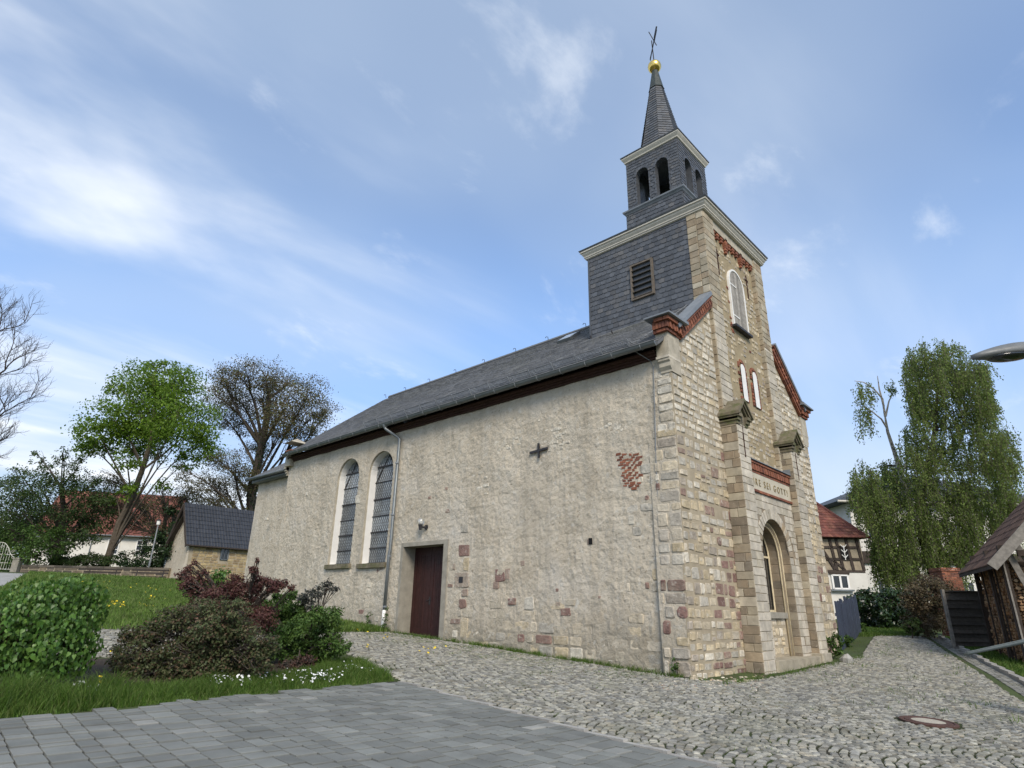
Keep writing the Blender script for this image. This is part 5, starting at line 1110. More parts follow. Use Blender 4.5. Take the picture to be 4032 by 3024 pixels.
tiled(hro, e1, e0, e1+(r1-e1), 15, 40, M['tile_red'], 300, hip=lambda fr, fc: (1-fc)*9.65 > fr*1.5-.05)
bb = B(); bb.tube([e0+EZ*.02, r0+EZ*.05], .09, 6); bb.tube([r0+EZ*.05, r1+EZ*.05], .09, 6); bb.build('ridge_tiles', M['tile_red'], hf)
# ---- large white house behind the birch
m0 = at(3395, 2300, 52.); m0[2] = T(m0[0], m0[1]); ma = RH; mb = FH; mz = m0[2]; me_ = at(3700, 1962, 52)[2]; mr = at(3760, 1852, 57)[2]
bh = thing('large_white_house', 'large white house with dark grey hipped roof behind the weeping birch', 'house', m0)
def M3(x, y, z): return np.array((m0[0], m0[1], 0))+ma*x+mb*y+EZ*z
bb = B(); bb.add([M3(0, 0, mz-1), M3(19, 0, mz-1), M3(19, 11, mz-1), M3(0, 11, mz-1), M3(0, 0, me_), M3(19, 0, me_), M3(19, 11, me_), M3(0, 11, me_)], [(0, 1, 5, 4), (1, 2, 6, 5), (2, 3, 7, 6), (3, 0, 4, 7)]); bb.build('wall', M['whitewall'], bh)
e = [M3(-1.4, -.8, me_-.1), M3(20, -.8, me_-.1), M3(20, 12, me_-.1), M3(-1.4, 12, me_-.1)]; r = [M3(7.2, 5.5, mr), M3(12, 5.5, mr)]
bb = B(); bb.add(e+r, [(0, 1, 5, 4), (1, 2, 5), (2, 3, 4, 5), (3, 0, 4), (3, 2, 1, 0)]); bro = bb.build('roof', M['tile_grey'], bh)
tiled(bro, e[0], e[1], e[0]+(r[0]-e[0])-ma*(r[0]-e[0]).dot(ma), 14, 60, M['tile_grey'], 150, hip=lambda fr, fc: 8.6*fr < fc*21.4 < 21.4-8*fr)
bb = B(); bb.tube([e[0]+mb*-.08, e[1]+mb*-.08], .1, 6); bb.build('gutter', M['cornice'], bh)
obj('balcony_band', *oboxg(M3(9.5, -.12, mz+4.2), ma, mb, EZ, 9.6, .14, .5), M['timber'], bh)
for i in range(5):
    for zz2 in (mz+1.6, mz+6.6):
        bb = B(); wc = M3(1.8+i*3.6, -.06, zz2)
        for (dx, dz, hx, hzz) in ((-.55, 0, .06, .75), (.55, 0, .06, .75), (0, .72, .55, .06), (0, -.72, .55, .06), (0, 0, .04, .7)): bb.obox(wc+ma*dx+EZ*dz, ma, mb, EZ, hx, .05, hzz)
        wo_ = bb.build('window', M['white'], bh); obj('pane', *oboxg(wc+mb*.04, ma, mb, EZ, .52, .01, .7), M['darkglass'], wo_)
# ---- brick pillar, slatted wooden fence, woodshed
bp = at(3752, 2400, 26.); bp[2] = T(bp[0], bp[1]); bt = at(3745, 2237, 26.)[2]
br = thing('brick_pillar', 'square red brick pillar rising behind the dark slatted fence', 'pillar', bp)
bz = B(); bz.obox((bp[0], bp[1], (bp[2]+bt)/2-.05), RH, FH, EZ, .395, .395, (bt-bp[2])/2); bc = bz.build('core', M['mortar'], br); z = bp[2]; r_ = 0
while z < bt:
    ex_ = .0 if z < bt-.17 else .04
    for (ax_, nn_) in ((RH, -FH), (FH, -RH)):
        for k in range(4):
            t = -.4-ex_+k*.24+(r_ % 2)*.12*0; w_ = .228 if k < 3 else .1
            if r_ % 2: t = -.4-ex_+(0 if k == 0 else .12+(k-1)*.24); w_ = .108 if k == 0 else .228
            t1 = min(t+w_, .4+ex_)
            if t1-t < .04: continue
            obj('brick', *oboxg(np.array((bp[0], bp[1], z+.035))+ax_*((t+t1)/2)+nn_*(.40+ex_/2), ax_, nn_, EZ, (t1-t)/2, .012+ex_/2, .031), M['brick'], bc, tint3())
    z += .075; r_ += 1
fp = G(3760, 2556); ft = fp[2]+1.85
wf = thing('slatted_fence', 'dark brown wooden fence of overlapping horizontal slats beside the woodshed', 'fence', fp)
for (dr, L_) in ((nrm(RH), 1.75), (nrm(LD[0]*EX+LD[1]*EY+.05*RH), 3.4)):
    nn_ = np.cross(dr, EZ)
    if nn_@(CAM-fp) < 0: nn_ = -nn_
    m = 13
    for k in range(m):
        z = fp[2]+.1+k*(1.75/m); c = fp*np.array((1, 1, 0))+dr*(L_/2+.05)+EZ*(z+.07+(.0)); obj('slat', *oboxg(c+nn_*(.02 if k % 2 else -.012), dr, nn_*.96+EZ*.28, EZ*.96-nn_*.28, L_/2, .009, .075), M['darkboard'], wf, tint3())
    obj('rail', *oboxg(fp*np.array((1, 1, 0))+dr*(L_/2+.05)+EZ*(ft+.02), dr, nn_, EZ, L_/2, .04, .025), M['darkboard'], wf)
    e_ = fp+dr*(L_+.1); obj('post', *oboxg((e_[0], e_[1], (fp[2]+ft)/2), dr, nn_, EZ, .045, .045, .95), M['darkboard'], wf)
obj('corner_post', *oboxg((fp[0], fp[1], (fp[2]+ft)/2+.02), RH, FH, EZ, .045, .045, .98), M['greyboard'], wf)
SA = math.radians(73.); ld3 = np.array((math.sin(SA), math.cos(SA), 0)); lr3 = np.array((ld3[1], -ld3[0], 0)); EN = at(3903, 2225, 17.); sp = g3(EN+ld3*.62+lr3*.42); sz = sp[2]; sh = thing('woodshed', 'open timber woodshed stacked with firewood under an old brown tiled roof', 'shed', sp)
ez = EN[2]+.42*math.tan(math.radians(46))-.2
def S3(x, y, z): return sp+ld3*x+lr3*y+EZ*(z-sp[2]*0)
SL, SWd, EVZ = 3.9, 5.0, ez-sz; tp = math.tan(math.radians(46))
for (x, y) in ((0, 0), (SL, 0), (0, SWd), (SL, SWd), (1.75, 0), (0, 1.6)): obj('post', *oboxg(S3(x, y, EVZ/2+.1), ld3, lr3, EZ, .07, .07, EVZ/2+.25), M['timber'], sh, tint3())
for (x, y) in ((-.09, -.02), (.8, -.09), (1.2, -.09), (2.6, -.09)): obj('batten', *oboxg(S3(x, y, EVZ/2), ld3, lr3, EZ, .022, .02, EVZ/2-.05), M['greyboard'] if x < 0 else M['timber'], sh, tint3())
bb = B(); bb.add(*beamg(S3(-.5, -.0, EVZ+.02), S3(SL+.4, 0, EVZ+.02), .12, .14)); bb.add(*beamg(S3(-.3, 0.3, EVZ+.1), S3(-.3, SWd, EVZ+.1), .12, .16)); bb.build('wall_plate', M['timber'], sh)
for (p, q) in (((-.12, .12, EVZ+.2), (-.12, .42, EVZ-.95)), ((-.16, .35, EVZ+.35), (-.16, 1.05, EVZ-1.3)), ((-.12, 1.1, EVZ+1.1), (-.12, 1.25, EVZ-1.2))): obj('brace', *beamg(S3(*p), S3(*q), .16, .07, ld3), M['greyboard'], sh, tint3())
oh = .42; en, ef = S3(-.62, -oh, EVZ-oh*tp+.2), S3(SL+.5, -oh, EVZ-oh*tp+.2); rn = S3(-.62, SWd/2, EVZ+SWd/2*tp+.2); rf = S3(SL+.5, SWd/2, EVZ+SWd/2*tp+.2); on, of = S3(-.62, SWd+oh, EVZ-oh*tp+.2), S3(SL+.5, SWd+oh, EVZ-oh*tp+.2)
bb = B(); q = [en, ef, rf, rn, of, on]; bb.add(q+[p-EZ*.1 for p in q], [(1, 0, 3, 2), (2, 3, 5, 4), (6, 7, 8, 9), (9, 8, 10, 11), (0, 6, 9, 3), (3, 9, 11, 5), (0, 1, 7, 6), (1, 2, 8, 7)]); sro = bb.build('roof', M['timber'], sh)
tiled(sro, ef, en, rf, 11, 24, M['tile_old'], 264, wave=.03)
obj('bargeboard', *beamg(en-ld3*.03+EZ*-.05+lr3*.0, rn-ld3*.03-EZ*.05, .05, .27), M['greyboard'], sh)
FWD = Pieces()
def logwall(O, ax, nn, L_, H_):
    z = .05
    while z < H_:
        x = random.uniform(0, .06); h = random.uniform(.07, .12)
        while x < L_:
            w_ = random.uniform(.06, .15); k = random.choice([3, 4, 4, 5]); t0 = random.uniform(0, 6.28); pts = [((w_*.56)*math.cos(t0+2*math.pi*j/k)*random.uniform(.8, 1.1), h*.56*math.sin(t0+2*math.pi*j/k)*random.uniform(.8, 1.1)) for j in range(k)]
            o = O+ax*(x+w_/2)+EZ*(z+h/2); FWD.add(*slabg(o, ax, EZ, nn, pts if np.cross(ax, EZ)@nn > 0 else pts[::-1], random.uniform(-.03, .06), .006, .12), tint3(), sh); x += w_*.95
        z += h*.92
logwall(S3(.1, .06, 0), ld3, -lr3, SL-.2, EVZ-.1); logwall(S3(.04, .1, 0), lr3, -ld3, 3.2, EVZ-.3)
FWD.finish('firewood_log', M['log_end'], 300, sh, 4)
bb = B(); bb.obox(S3(SL/2, .55, EVZ/2), ld3, lr3, EZ, SL/2-.1, .38, EVZ/2-.1); bb.obox(S3(.6, 1.9, EVZ/2-.1), ld3, lr3, EZ, .45, 1.6, EVZ/2-.2); bb.build('stack_core', M['timber'], sh)
# ---- dark blue board fence right of the church
b0, b1 = np.array((10.5, .34)), np.array((19.0, 1.95)); bd = nrm(b1-b0); bl = np.linalg.norm(b1-b0); bf = thing('blue_board_fence', 'dark slate-blue fence of upright boards with stepped tops beside the church corner', 'fence', g3(b0)); m = 22
for k in range(m):
    c = b0+bd*(k+.5)*bl/m; z0 = float(T(*c)); h = 1.36+.05*((k*7) % 3)+(.10 if k % 4 == 0 else 0); q = np.array((-bd[1], bd[0], 0)); obj('board', *oboxg((c[0], c[1], z0+h/2-.05), (*bd, 0), q, EZ, bl/m/2-.012, .016+.014*(k % 4 == 0), h/2+.05), M['blueboard'], bf, tint3())
for z in (.35, 1.05): obj('rail', *beamg(g3(b0)+EZ*z+q*.04, g3(b1)+EZ*z+q*.04, .04, .09), M['blueboard'], bf)
# ---- street lamp reaching in from the right, wheelbarrow on the verge
s0 = at(4345, 2600, 7.4); s0[2] = T(s0[0], s0[1]); slp = thing('street_lamp', 'grey street lamp head shaped like a flat shell on its arm above the lane', 'street lamp', s0)
t0, t1 = at(3828, 1402, 7.2), at(4085, 1388, 7.2); ax_ = nrm(t1-t0); L_ = np.linalg.norm(t1-t0); sd_ = nrm(np.cross(ax_, EZ)); V = []; Fs = []; K = 14; ns = 12
for i in range(ns):
    f = i/(ns-1); w_ = .15*math.sin(min(1, .06+f*1.0)*math.pi*.62)**.7; hh_ = .14*math.sin(min(1, .05+f*.95)*math.pi*.6)**.9
    for j in range(K):
        t = 2*math.pi*j/K; y = math.cos(t)*w_; z = math.sin(t)*hh_ if math.sin(t) > 0 else math.sin(t)*.05; V.append(t0+ax_*L_*f+sd_*y+EZ*(z-.0))
for i in range(ns-1):
    for j in range(K): Fs.append((i*K+j, i*K+(j+1) % K, (i+1)*K+(j+1) % K, (i+1)*K+j))
Fs += [tuple(range(K-1, -1, -1)), tuple((ns-1)*K+j for j in range(K))]; M['lampgrey'] = material('lamp_grey', flat((.14, .145, .145)), .05, 8, .15, .5, .1, 30, spec=.4)
obj('housing', V, Fs, M['lampgrey'], slp, smooth=True)
bb = B(); bb.add(*latheg([(.02+.12*math.sin(t)*1.0, -.0-.05*math.cos(t)*1.) for t in np.linspace(0, math.pi/2, 6)], (0, 0, 0), 14)); Vd = bb.V[0]; Vd = np.array([t0+ax_*(L_*.55+p[0]*1.9)+sd_*p[1]+EZ*(p[2]-.03) for p in Vd]); obj('lens', Vd, bb.F, M['darkglass'], slp, smooth=True)
obj('arm', *tubeg([t1-ax_*.05+EZ*.02, t1+ax_*.35+EZ*.02, np.array((s0[0], s0[1], t1[2]-.25)), np.array((s0[0], s0[1], t1[2]-.9))], .04, 8), M['lampgrey'], slp, smooth=True); obj('post', *tubeg([s0-EZ*.2, s0+EZ*1.2, np.array((s0[0], s0[1], t1[2]-.5))], [.075, .075, .05], 10), M['lampgrey'], slp, smooth=True)
w0, w1 = at(3797, 2578, 10.6), at(4130, 2508, 9.4); wb = thing('wheelbarrow', 'grey metal wheelbarrow with long tube handles on the grass verge by the woodshed', 'wheelbarrow', g3(w1)); M['wbgrey'] = material('grey_green_metal', flat((.20, .225, .21)), .05, 6, .2, .5, .15, 30, metal=.2)
fd = nrm((w1-w0)*np.array((1, 1, 0))); sd_ = nrm((w0-CAM)*np.array((1, 1, 0)))
for s_ in (0, .5): obj('handle', *tubeg([w0+sd_*s_, w0+sd_*s_+(w1-w0)*.08, w1+sd_*s_, w1+sd_*s_+fd*.9-EZ*.25], [.014, .019, .026, .024], 8), M['wbgrey'], wb, smooth=True)
cen = w1+sd_*.25+fd*.25; V = []
for z, e1_, e2_ in ((.06, .42, .34), (-.42, .22, .22)):
    for i, j in ((-1, -1), (1, -1), (1, 1), (-1, 1)): V.append(cen+fd*(i*e1_+.05)+sd_*j*e2_+EZ*z)
obj('tub', V, [(0, 1, 5, 4), (1, 2, 6, 5), (2, 3, 7, 6), (3, 0, 4, 7), (7, 6, 5, 4)], M['wbgrey'], wb)
gz = float(T(cen[0], cen[1])); wc = cen+fd*.75; obj('wheel', *tubeg([wc+sd_*-.05+EZ*(gz+.2-wc[2]), wc+sd_*.05+EZ*(gz+.2-wc[2])], .2, 18), M['iron'], wb)
for s_ in (-.2, .2): obj('leg', *tubeg([cen+sd_*s_-fd*.15-EZ*.3, np.array((*(cen+sd_*s_-fd*.25)[:2], gz))], .016, 6), M['wbgrey'], wb)
# ================================================================== vegetation
def leafmat(name, ramp, trans=.3, rough=.55, var=.35, spec=.3): return material(name, ramp, var, .8, .2, rough, 0, trans=trans, spec=spec)
M['bark'] = material('bark', flat((.15, .12, .09)), .15, 6, .35, .95, .6, 18); M['bark_dark'] = material('dark_bark', flat((.075, .062, .05)), .15, 6, .35, .95, .5, 18)
M['birchbark'] = material('birch_bark', flat((.42, .39, .35)), .1, 4, .2, .85, .3, 20, spot=[((.06, .05, .045), 5, .54, .6, .9)])
M['maple'] = leafmat('maple_leaf', [(0, (.095, .175, .017)), (.6, (.15, .25, .025)), (1, (.22, .32, .04))], .55)
M['bronze'] = leafmat('bronze_young_leaf', [(0, (.12, .085, .045)), (.5, (.13, .11, .05)), (1, (.10, .13, .04))], .35)
M['cherryleaf'] = leafmat('dark_green_leaf', [(0, (.042, .08, .022)), (.6, (.06, .105, .028)), (1, (.09, .10, .038))], .35)
M['shrubleaf'] = leafmat('fresh_shrub_leaf', [(0, (.05, .105, .02)), (1, (.10, .165, .035))], .35)
M['birchleaf'] = leafmat('birch_leaf', [(0, (.13, .185, .042)), (.6, (.175, .235, .055)), (1, (.23, .28, .075))], .55)
M['lilac'] = leafmat('lilac_leaf', [(0, (.05, .12, .018)), (.5, (.08, .165, .027)), (1, (.13, .225, .045))], .3, .42, .3, .45)
M['rose'] = leafmat('dark_rose_leaf', [(0, (.065, .09, .036)), (.5, (.095, .115, .046)), (.8, (.13, .11, .06)), (1, (.16, .09, .062))], .35)
M['barberry'] = leafmat('purple_barberry_leaf', [(0, (.09, .034, .033)), (.6, (.12, .05, .043)), (1, (.145, .085, .055))], .35)
M['laurel'] = leafmat('laurel_leaf', [(0, (.018, .040, .012)), (1, (.035, .065, .018))], .1, .3, .3, .5)
M['dryhedge'] = leafmat('dry_brown_leaf', [(0, (.09, .065, .035)), (.6, (.12, .085, .045)), (1, (.09, .09, .04))], .2)
M['ivy'] = leafmat('ivy_leaf', [(0, (.015, .032, .010)), (1, (.03, .055, .016))], .1, .45)
M['grass'] = leafmat('grass_blade', [(0, (.065, .13, .017)), (.6, (.10, .18, .028)), (1, (.17, .21, .06))], .45, .6)
M['lawn'] = leafmat('lawn_blade', [(0, (.09, .16, .028)), (.6, (.135, .22, .04)), (1, (.21, .25, .085))], .45, .6); M['petal_white'] = material('white_petal', flat((.75, .75, .72)), .05, 3, .05, .8, 0); M['petal_yellow'] = material('yellow_petal', flat((.75, .55, .03)), .1, 3, .1, .8, 0)
def unit(A): return A/np.maximum(np.linalg.norm(A, axis=1, keepdims=True), 1e-9)
def leaves(P, nor, size, asp=.6, droop=.3, heart=False):
    """leaf blades at P facing roughly nor, hanging a little; returns V, quads/tris, tint"""
    n = len(P); nor = unit(nor); r = unit(rng.normal(0, 1, (n, 3))); tip = unit(r-nor*np.sum(r*nor, 1, keepdims=True)+np.array((0, 0, -droop))); sd_ = unit(np.cross(tip, nor)); nn_ = np.cross(sd_, tip); s = size[:, None]; w = s*asp
    if heart:
        V = np.stack([P, P-tip*s*.10+sd_*w*.30+nn_*s*.05, P+tip*s*.22+sd_*w*.52+nn_*s*.07, P+tip*s*.6+sd_*w*.32+nn_*s*.04, P+tip*s-nn_*s*.10, P+tip*s*.6-sd_*w*.32+nn_*s*.04, P+tip*s*.22-sd_*w*.52+nn_*s*.07, P-tip*s*.10-sd_*w*.30+nn_*s*.05, P+tip*s*.5], 1)
        F0 = np.array([(0, 1, 2, 8), (8, 2, 3, 4), (8, 4, 5, 6), (0, 8, 6, 7)]); k = 9
    else:
        V = np.stack([P, P+tip*s*.45+sd_*w*.5+nn_*s*.06, P+tip*s-nn_*s*.08, P+tip*s*.45-sd_*w*.5+nn_*s*.06], 1); F0 = np.array([(0, 1, 2), (0, 2, 3)]); k = 4
    t = np.stack([rng.random(n), rng.random(n), rng.random(n)], 1)
    return V, F0, k, t
def leafobj(name, P, nor, size, mat, parent, asp=.6, droop=.3, heart=False, sep=0, **kw):
    V, F0, k, t = leaves(P, nor, size, asp, droop, heart); n = len(P); first = []
    if sep:
        u, v, z = proj(V.mean(1)); d = np.einsum('ij,ij->i', unit(nor), unit(CAM-P)); score = np.where((u > 0) & (u < 4032) & (v < 3000), d/z, -9); first = np.argsort(-score)[:sep]
        for i in first: obj('leaf', V[i], [tuple(f) for f in F0], mat, parent, t[i], True)
    rest = np.setdiff1d(np.arange(n), first)
    return obj(name, V[rest].reshape(-1, 3), (F0[None]+k*np.arange(len(rest))[:, None, None]).reshape(-1, F0.shape[1]), mat, parent, np.repeat(t[rest], k, 0), True, **(kw if not sep else dict(kind='stuff')))
def shell(c, rad, n, lo=.55):
    d = unit(rng.normal(0, 1, (n, 3))); r = rng.uniform(lo**3, 1, n)**(1/3); return np.asarray(c)+d*r[:, None]*np.asarray(rad), d
def bez(p, q, m, n=6): t = np.linspace(0, 1, n)[:, None]; return (1-t)**2*p+2*t*(1-t)*m+t*t*q
def limb(bb, p, q, r0, r1, sag=.15, k=5, n=6):
    p, q = np.asarray(p, float), np.asarray(q, float); L_ = np.linalg.norm(q-p); m = p*.5+q*.5+np.array((rng.normal(0, sag*L_*.5), rng.normal(0, sag*L_*.5), rng.normal(0.12, .1)*L_)); pts = bez(p, q, m, n); bb.tube(pts, np.linspace(r0, r1, n), k, False); return pts
def tree(name, label, base, trunk, clumps, mleaf, mbark, tr, nleaf, lsize, twigs=10, group=None, squash=.85, lo=.45, twr=.02, spread=1., droop=.2, asp=.65, cat='tree', sub=16):
    """trunk: points; clumps: (centre, radius). every clump gets a limb, twigs and its own cloud of leaves"""
    t = thing(name, label, cat, base, group); bb = B(); pts = np.array(trunk, float); bb.tube(pts, np.linspace(tr, tr*.45, len(pts)), 8, False); LP, LN, LS = [], [], []; tot = sum(r**2.2 for c, r in clumps); rmed = float(np.median([r for c, r in clumps]))
    for c, r in clumps:
        c = np.asarray(c, float); d = np.linalg.norm(pts[1:]-c, axis=1)+np.maximum(0, pts[1:, 2]-c[2])*2.; hd = np.linalg.norm(pts[1:, :2]-c[:2], axis=1); d = np.abs(pts[1:, 2]-(c[2]-hd*1.0-.3*r))+.3*hd; j = 1+int(np.argmin(d)); lp = limb(bb, pts[j], c, max(tr*.26*min(1.4, r**.5), .008), min(.02, tr*.3), n=7)
        for _ in range(int(max(2, twigs*min(1, (r/rmed)**1.5)))):
            q, dd = shell(c, (r*.95,)*3, 1, .6); s_ = lp[rng.integers(3, 7)]; tp_ = limb(bb, s_, q[0], twr, .006, .2, 3, 4)
        n = max(20, int(nleaf*r**2.2/tot)); ms = max(4, int(sub*min(2.5, max(.6, r)))); SC, sdn = shell(c, (r*spread, r*spread, r*squash*spread), ms, lo); pick = rng.integers(0, ms, n)
        P = SC[pick]+rng.normal(0, 1, (n, 3))*r*np.array((.20, .20, .13)); dn = unit(P-c); LP.append(P); LN.append(dn*.7+rng.normal(0, .6, dn.shape)+np.array((0, 0, .5))); LS.append(rng.uniform(.6, 1.2, n)*lsize)
    bb.build('trunk', mbark, t)
    leafobj('crown', np.concatenate(LP), np.concatenate(LN), np.concatenate(LS), mleaf, t, asp, droop); return t
def px(L, dep, jit=1.5): return [(at(u, v, dep+rng.uniform(-jit, jit)), r*dep/FPX) for u, v, r in L]
def groundat(u, v, d): p = at(u, v, d); return g3(p)
# ---- maple behind the garden wall
d = 45.; tb = groundat(395, 2240, d)
tree('maple_tree', 'bright green leafy maple with leaning trunk behind the garden wall', tb, [tb-EZ*.3, at(432, 2180, d), at(470, 2060, d), at(520, 1960, d), at(560, 1850, d), at(600, 1720, d), at(610, 1600, d)],
     px([(597, 1490, 95), (520, 1550, 100), (690, 1530, 110), (430, 1640, 105), (560, 1640, 125), (700, 1640, 125), (790, 1640, 75), (640, 1570, 120), (390, 1720, 90), (480, 1740, 110), (600, 1730, 100), (720, 1730, 110), (805, 1720, 60), (345, 1765, 55), (500, 1810, 55), (740, 1810, 55), (590, 1448, 45), (648, 1450, 45), (710, 1470, 50), (470, 1520, 50), (520, 1930, 45), (640, 1910, 30), (450, 1960, 30)], d, 2.6), M['maple'], M['bark'], .30, 30000, .20, 9, 'trees behind the garden wall', .8, .5)
# ---- tall bronze-leaved tree with ivy-covered trunk
d = 56.; tb = groundat(985, 2240, d)
br_t = tree('bronze_leaved_tree', 'tall spreading tree with sparse bronze young leaves and ivy-clad trunk behind the church', tb, [tb-EZ*.3, at(990, 2080, d), at(990, 1950, d), at(1010, 1850, d), at(1030, 1760, d), at(1050, 1650, d), at(1060, 1560, d)],
     px([(880, 1490, 60), (940, 1480, 80), (1040, 1475, 80), (1130, 1510, 80), (1220, 1545, 70), (1285, 1610, 50), (850, 1560, 60), (930, 1570, 80), (1030, 1570, 90), (1130, 1590, 90), (1230, 1640, 70), (1200, 1710, 60), (880, 1640, 60), (960, 1660, 70), (1080, 1660, 80), (1130, 1680, 70), (850, 1800, 60), (930, 1830, 70), (890, 1930, 70), (970, 1910, 60), (830, 1900, 60), (1010, 1770, 60), (840, 1990, 50), (930, 2010, 50), (760, 1940, 60), (720, 1860, 45)], d, 3), M['bronze'], M['bark_dark'], .55, 42000, .155, 34, 'trees behind the garden wall', .85, .25, .03, sub=22)
P = []; 
for q in range(2600):
    f = rng.random(); c = np.array([at(990, 2230, d), at(990, 2050, d), at(1000, 1900, d), at(1040, 1740, d)]); i = min(2, int(f*3)); p = c[i]*(1-(f*3-i))+c[i+1]*(f*3-i); P.append(p+rng.normal(0, .42*(1-.4*f), 3))
P = np.array(P); leafobj('ivy', P, rng.normal(0, 1, P.shape)-FW, np.full(len(P), .16), M['ivy'], br_t, .8)
# ---- dark tree and shrubs on the left, ivy thicket by the lamp
d = 44.; tb = groundat(215, 2240, d)
tree('cherry_tree', 'dark green bushy tree with upright leafy shoots in front of the white house', tb, [tb-EZ*.3, at(225, 2170, d), at(245, 2090, d), at(250, 2000, d), at(240, 1920, d)],
     px([(400, 2060, 60), (360, 2080, 60), (420, 1970, 50), (150, 1905, 75), (250, 1890, 75), (110, 1990, 95), (220, 1980, 95), (320, 1960, 85), (375, 2010, 70), (40, 1960, 80), (170, 2060, 90), (290, 2060, 80), (150, 1820, 28), (140, 1780, 20), (245, 1800, 30), (250, 1770, 18), (315, 1830, 40), (75, 1860, 40), (370, 1900, 50), (195, 1840, 35), (340, 2110, 45), (30, 1900, 50), (300, 2130, 40), (-30, 2050, 90), (40, 2080, 80), (-40, 1960, 70)], d, 2), M['cherryleaf'], M['bark_dark'], .3, 24000, .155, 12, 'trees behind the garden wall', .9, .3)
d = 42.6; tb = groundat(110, 2240, d)
tree('elder_shrub', 'fresh green broad shrub behind the garden wall beside the gate post', tb, [tb-EZ*.3, at(115, 2200, d), at(120, 2150, d)], px([(50, 2120, 70), (140, 2130, 75), (225, 2130, 60), (40, 2185, 60), (120, 2190, 70), (200, 2190, 55), (240, 2175, 40), (0, 2150, 60)], d, 1), M['shrubleaf'], M['bark_dark'], .12, 6500, .17, 6, cat='shrub')
d = 43.; tb = groundat(345, 2235, d)
tree('clipped_hedge', 'low dark green hedge along the wall in front of the white house', tb, [tb-EZ*.2, at(345, 2215, d)], px([(u, 2208+rng.uniform(-8, 6), 30) for u in range(240, 430, 17)], d, .5), M['cherryleaf'], M['bark_dark'], .08, 5000, .13, 3, cat='hedge')
d = 43.5; tb = groundat(690, 2240, d)
tree('ivy_thicket', 'dark ivy-covered thicket between the lamp post and the maple trunk', tb, [tb-EZ*.3, at(690, 2180, d), at(690, 2100, d), at(680, 2020, d)], px([(690, 2190, 60), (640, 2200, 55), (580, 2205, 50), (520, 2205, 45), (700, 2110, 60), (655, 2120, 50), (600, 2140, 40), (735, 2060, 40), (690, 2030, 40), (480, 2205, 35), (730, 2160, 60)], d, 1), M['ivy'], M['bark_dark'], .25, 9000, .17, 8, cat='thicket')
d = 47; tb = groundat(640, 2240, d)
bt_ = tree('tangled_bare_tree', 'bare brown tangled tree with thin twigs between the maple and the outbuilding', tb, [tb-EZ*.3, at(640, 2150, d), at(650, 2050, d), at(660, 1980, d)], px([(560, 2000, 80), (640, 1960, 80), (730, 1960, 70), (480, 1930, 70), (600, 2080, 60), (700, 2060, 60), (420, 1890, 60), (800, 2010, 50), (430, 2000, 70), (500, 2060, 60), (380, 1960, 60), (760, 2080, 50)], d, 1.5), M['bronze'], M['bark'], .22, 5200, .15, 70, 'trees behind the garden wall', twr=.028)
# ---- bare tree reaching in from the left
bt = groundat(-330, 2230, 33.); bare = thing('bare_tree', 'leafless grey-brown tree reaching in over the lawn with fine bare twigs', 'tree', bt); bb = B()
def grow(p, dr, L_, r, lvl):
    n = 4; pts = [p]; dd = nrm(dr)
    for i in range(n): dd = nrm(dd+rng.normal(0, .13, 3)+np.array((0, 0, .07))); pts.append(pts[-1]+dd*L_/n)
    bb.tube(pts, np.linspace(r, r*.55, n+1), 6 if lvl < 2 else 3, False)
    if lvl < 5:
        for i in range(1, n+1):
            for _ in range(1 if i < n else 2):
                if lvl > 3 and rng.random() < .25: continue
                sd_ = unit(rng.normal(0, 1, (1, 3)))[0]; grow(pts[i], nrm(dd*.9+sd_*.75+np.array((0, 0, .1))), L_*rng.uniform(.55, .75), r*.5*(1 if i < n else 1.15), lvl+1)
bb.tube([bt-EZ*.3, bt+EZ*2.5, at(-280, 1950, 33)], [.45, .38, .3], 8, False)
for (u, v, L_) in ((-130, 1540, 3.9), (-110, 1700, 3.9), (-170, 1420, 4.2), (-130, 1840, 2.8)):
    q = at(u, v, 33+rng.uniform(-1, 1)); p = at(-280, 1950, 33); lp = limb(bb, p, q, .2, .09, .1, 6); grow(q, at(u+170, v-110, 33)-q, L_*.55, .07, 1)
bb.build('trunk', M['timber'], bare)
# ---- weeping birch by the lane
d = 39.; tb = groundat(3700, 2440, d); bi = thing('weeping_birch', 'tall weeping birch with hanging green strands and a bare white side limb', 'tree', tb); bb = B(); tk = [tb-EZ*.3, at(3690, 2330, d), at(3662, 2230, d), at(3630, 2120, d), at(3625, 2000, d), at(3650, 1850, d), at(3680, 1700, d), at(3690, 1550, d), at(3700, 1400, d)]
bb.tube(tk, np.linspace(.30, .06, len(tk)), 8, False)
for q in ((3560, 1450), (3620, 1380), (3780, 1380), (3860, 1430), (3880, 1560), (3920, 1660), (3800, 1600), (3760, 1750), (3960, 1760), (3890, 1850), (3580, 1760), (3420, 1850), (3480, 1830), (3960, 1960), (3780, 1950), (3500, 2020), (3400, 1980), (3800, 2070), (3560, 1600)):
    j = int(np.argmin([np.linalg.norm(p-at(*q, d))+max(0, p[2]-at(*q, d)[2])*3 for p in tk[2:]]))+2; limb(bb, tk[j], at(*q, d+rng.uniform(-2, 2)), .07, .02, .15)
bb.build('trunk', M['bark_dark'], bi)
bb = B(); l1 = [at(3615, 2060, d-.5), at(3555, 1900, d-.8), at(3525, 1790, d-.8), at(3495, 1700, d-.8), at(3485, 1640, d-.8)]; bb.tube(l1, [.17, .14, .12, .09, .05], 6, False)
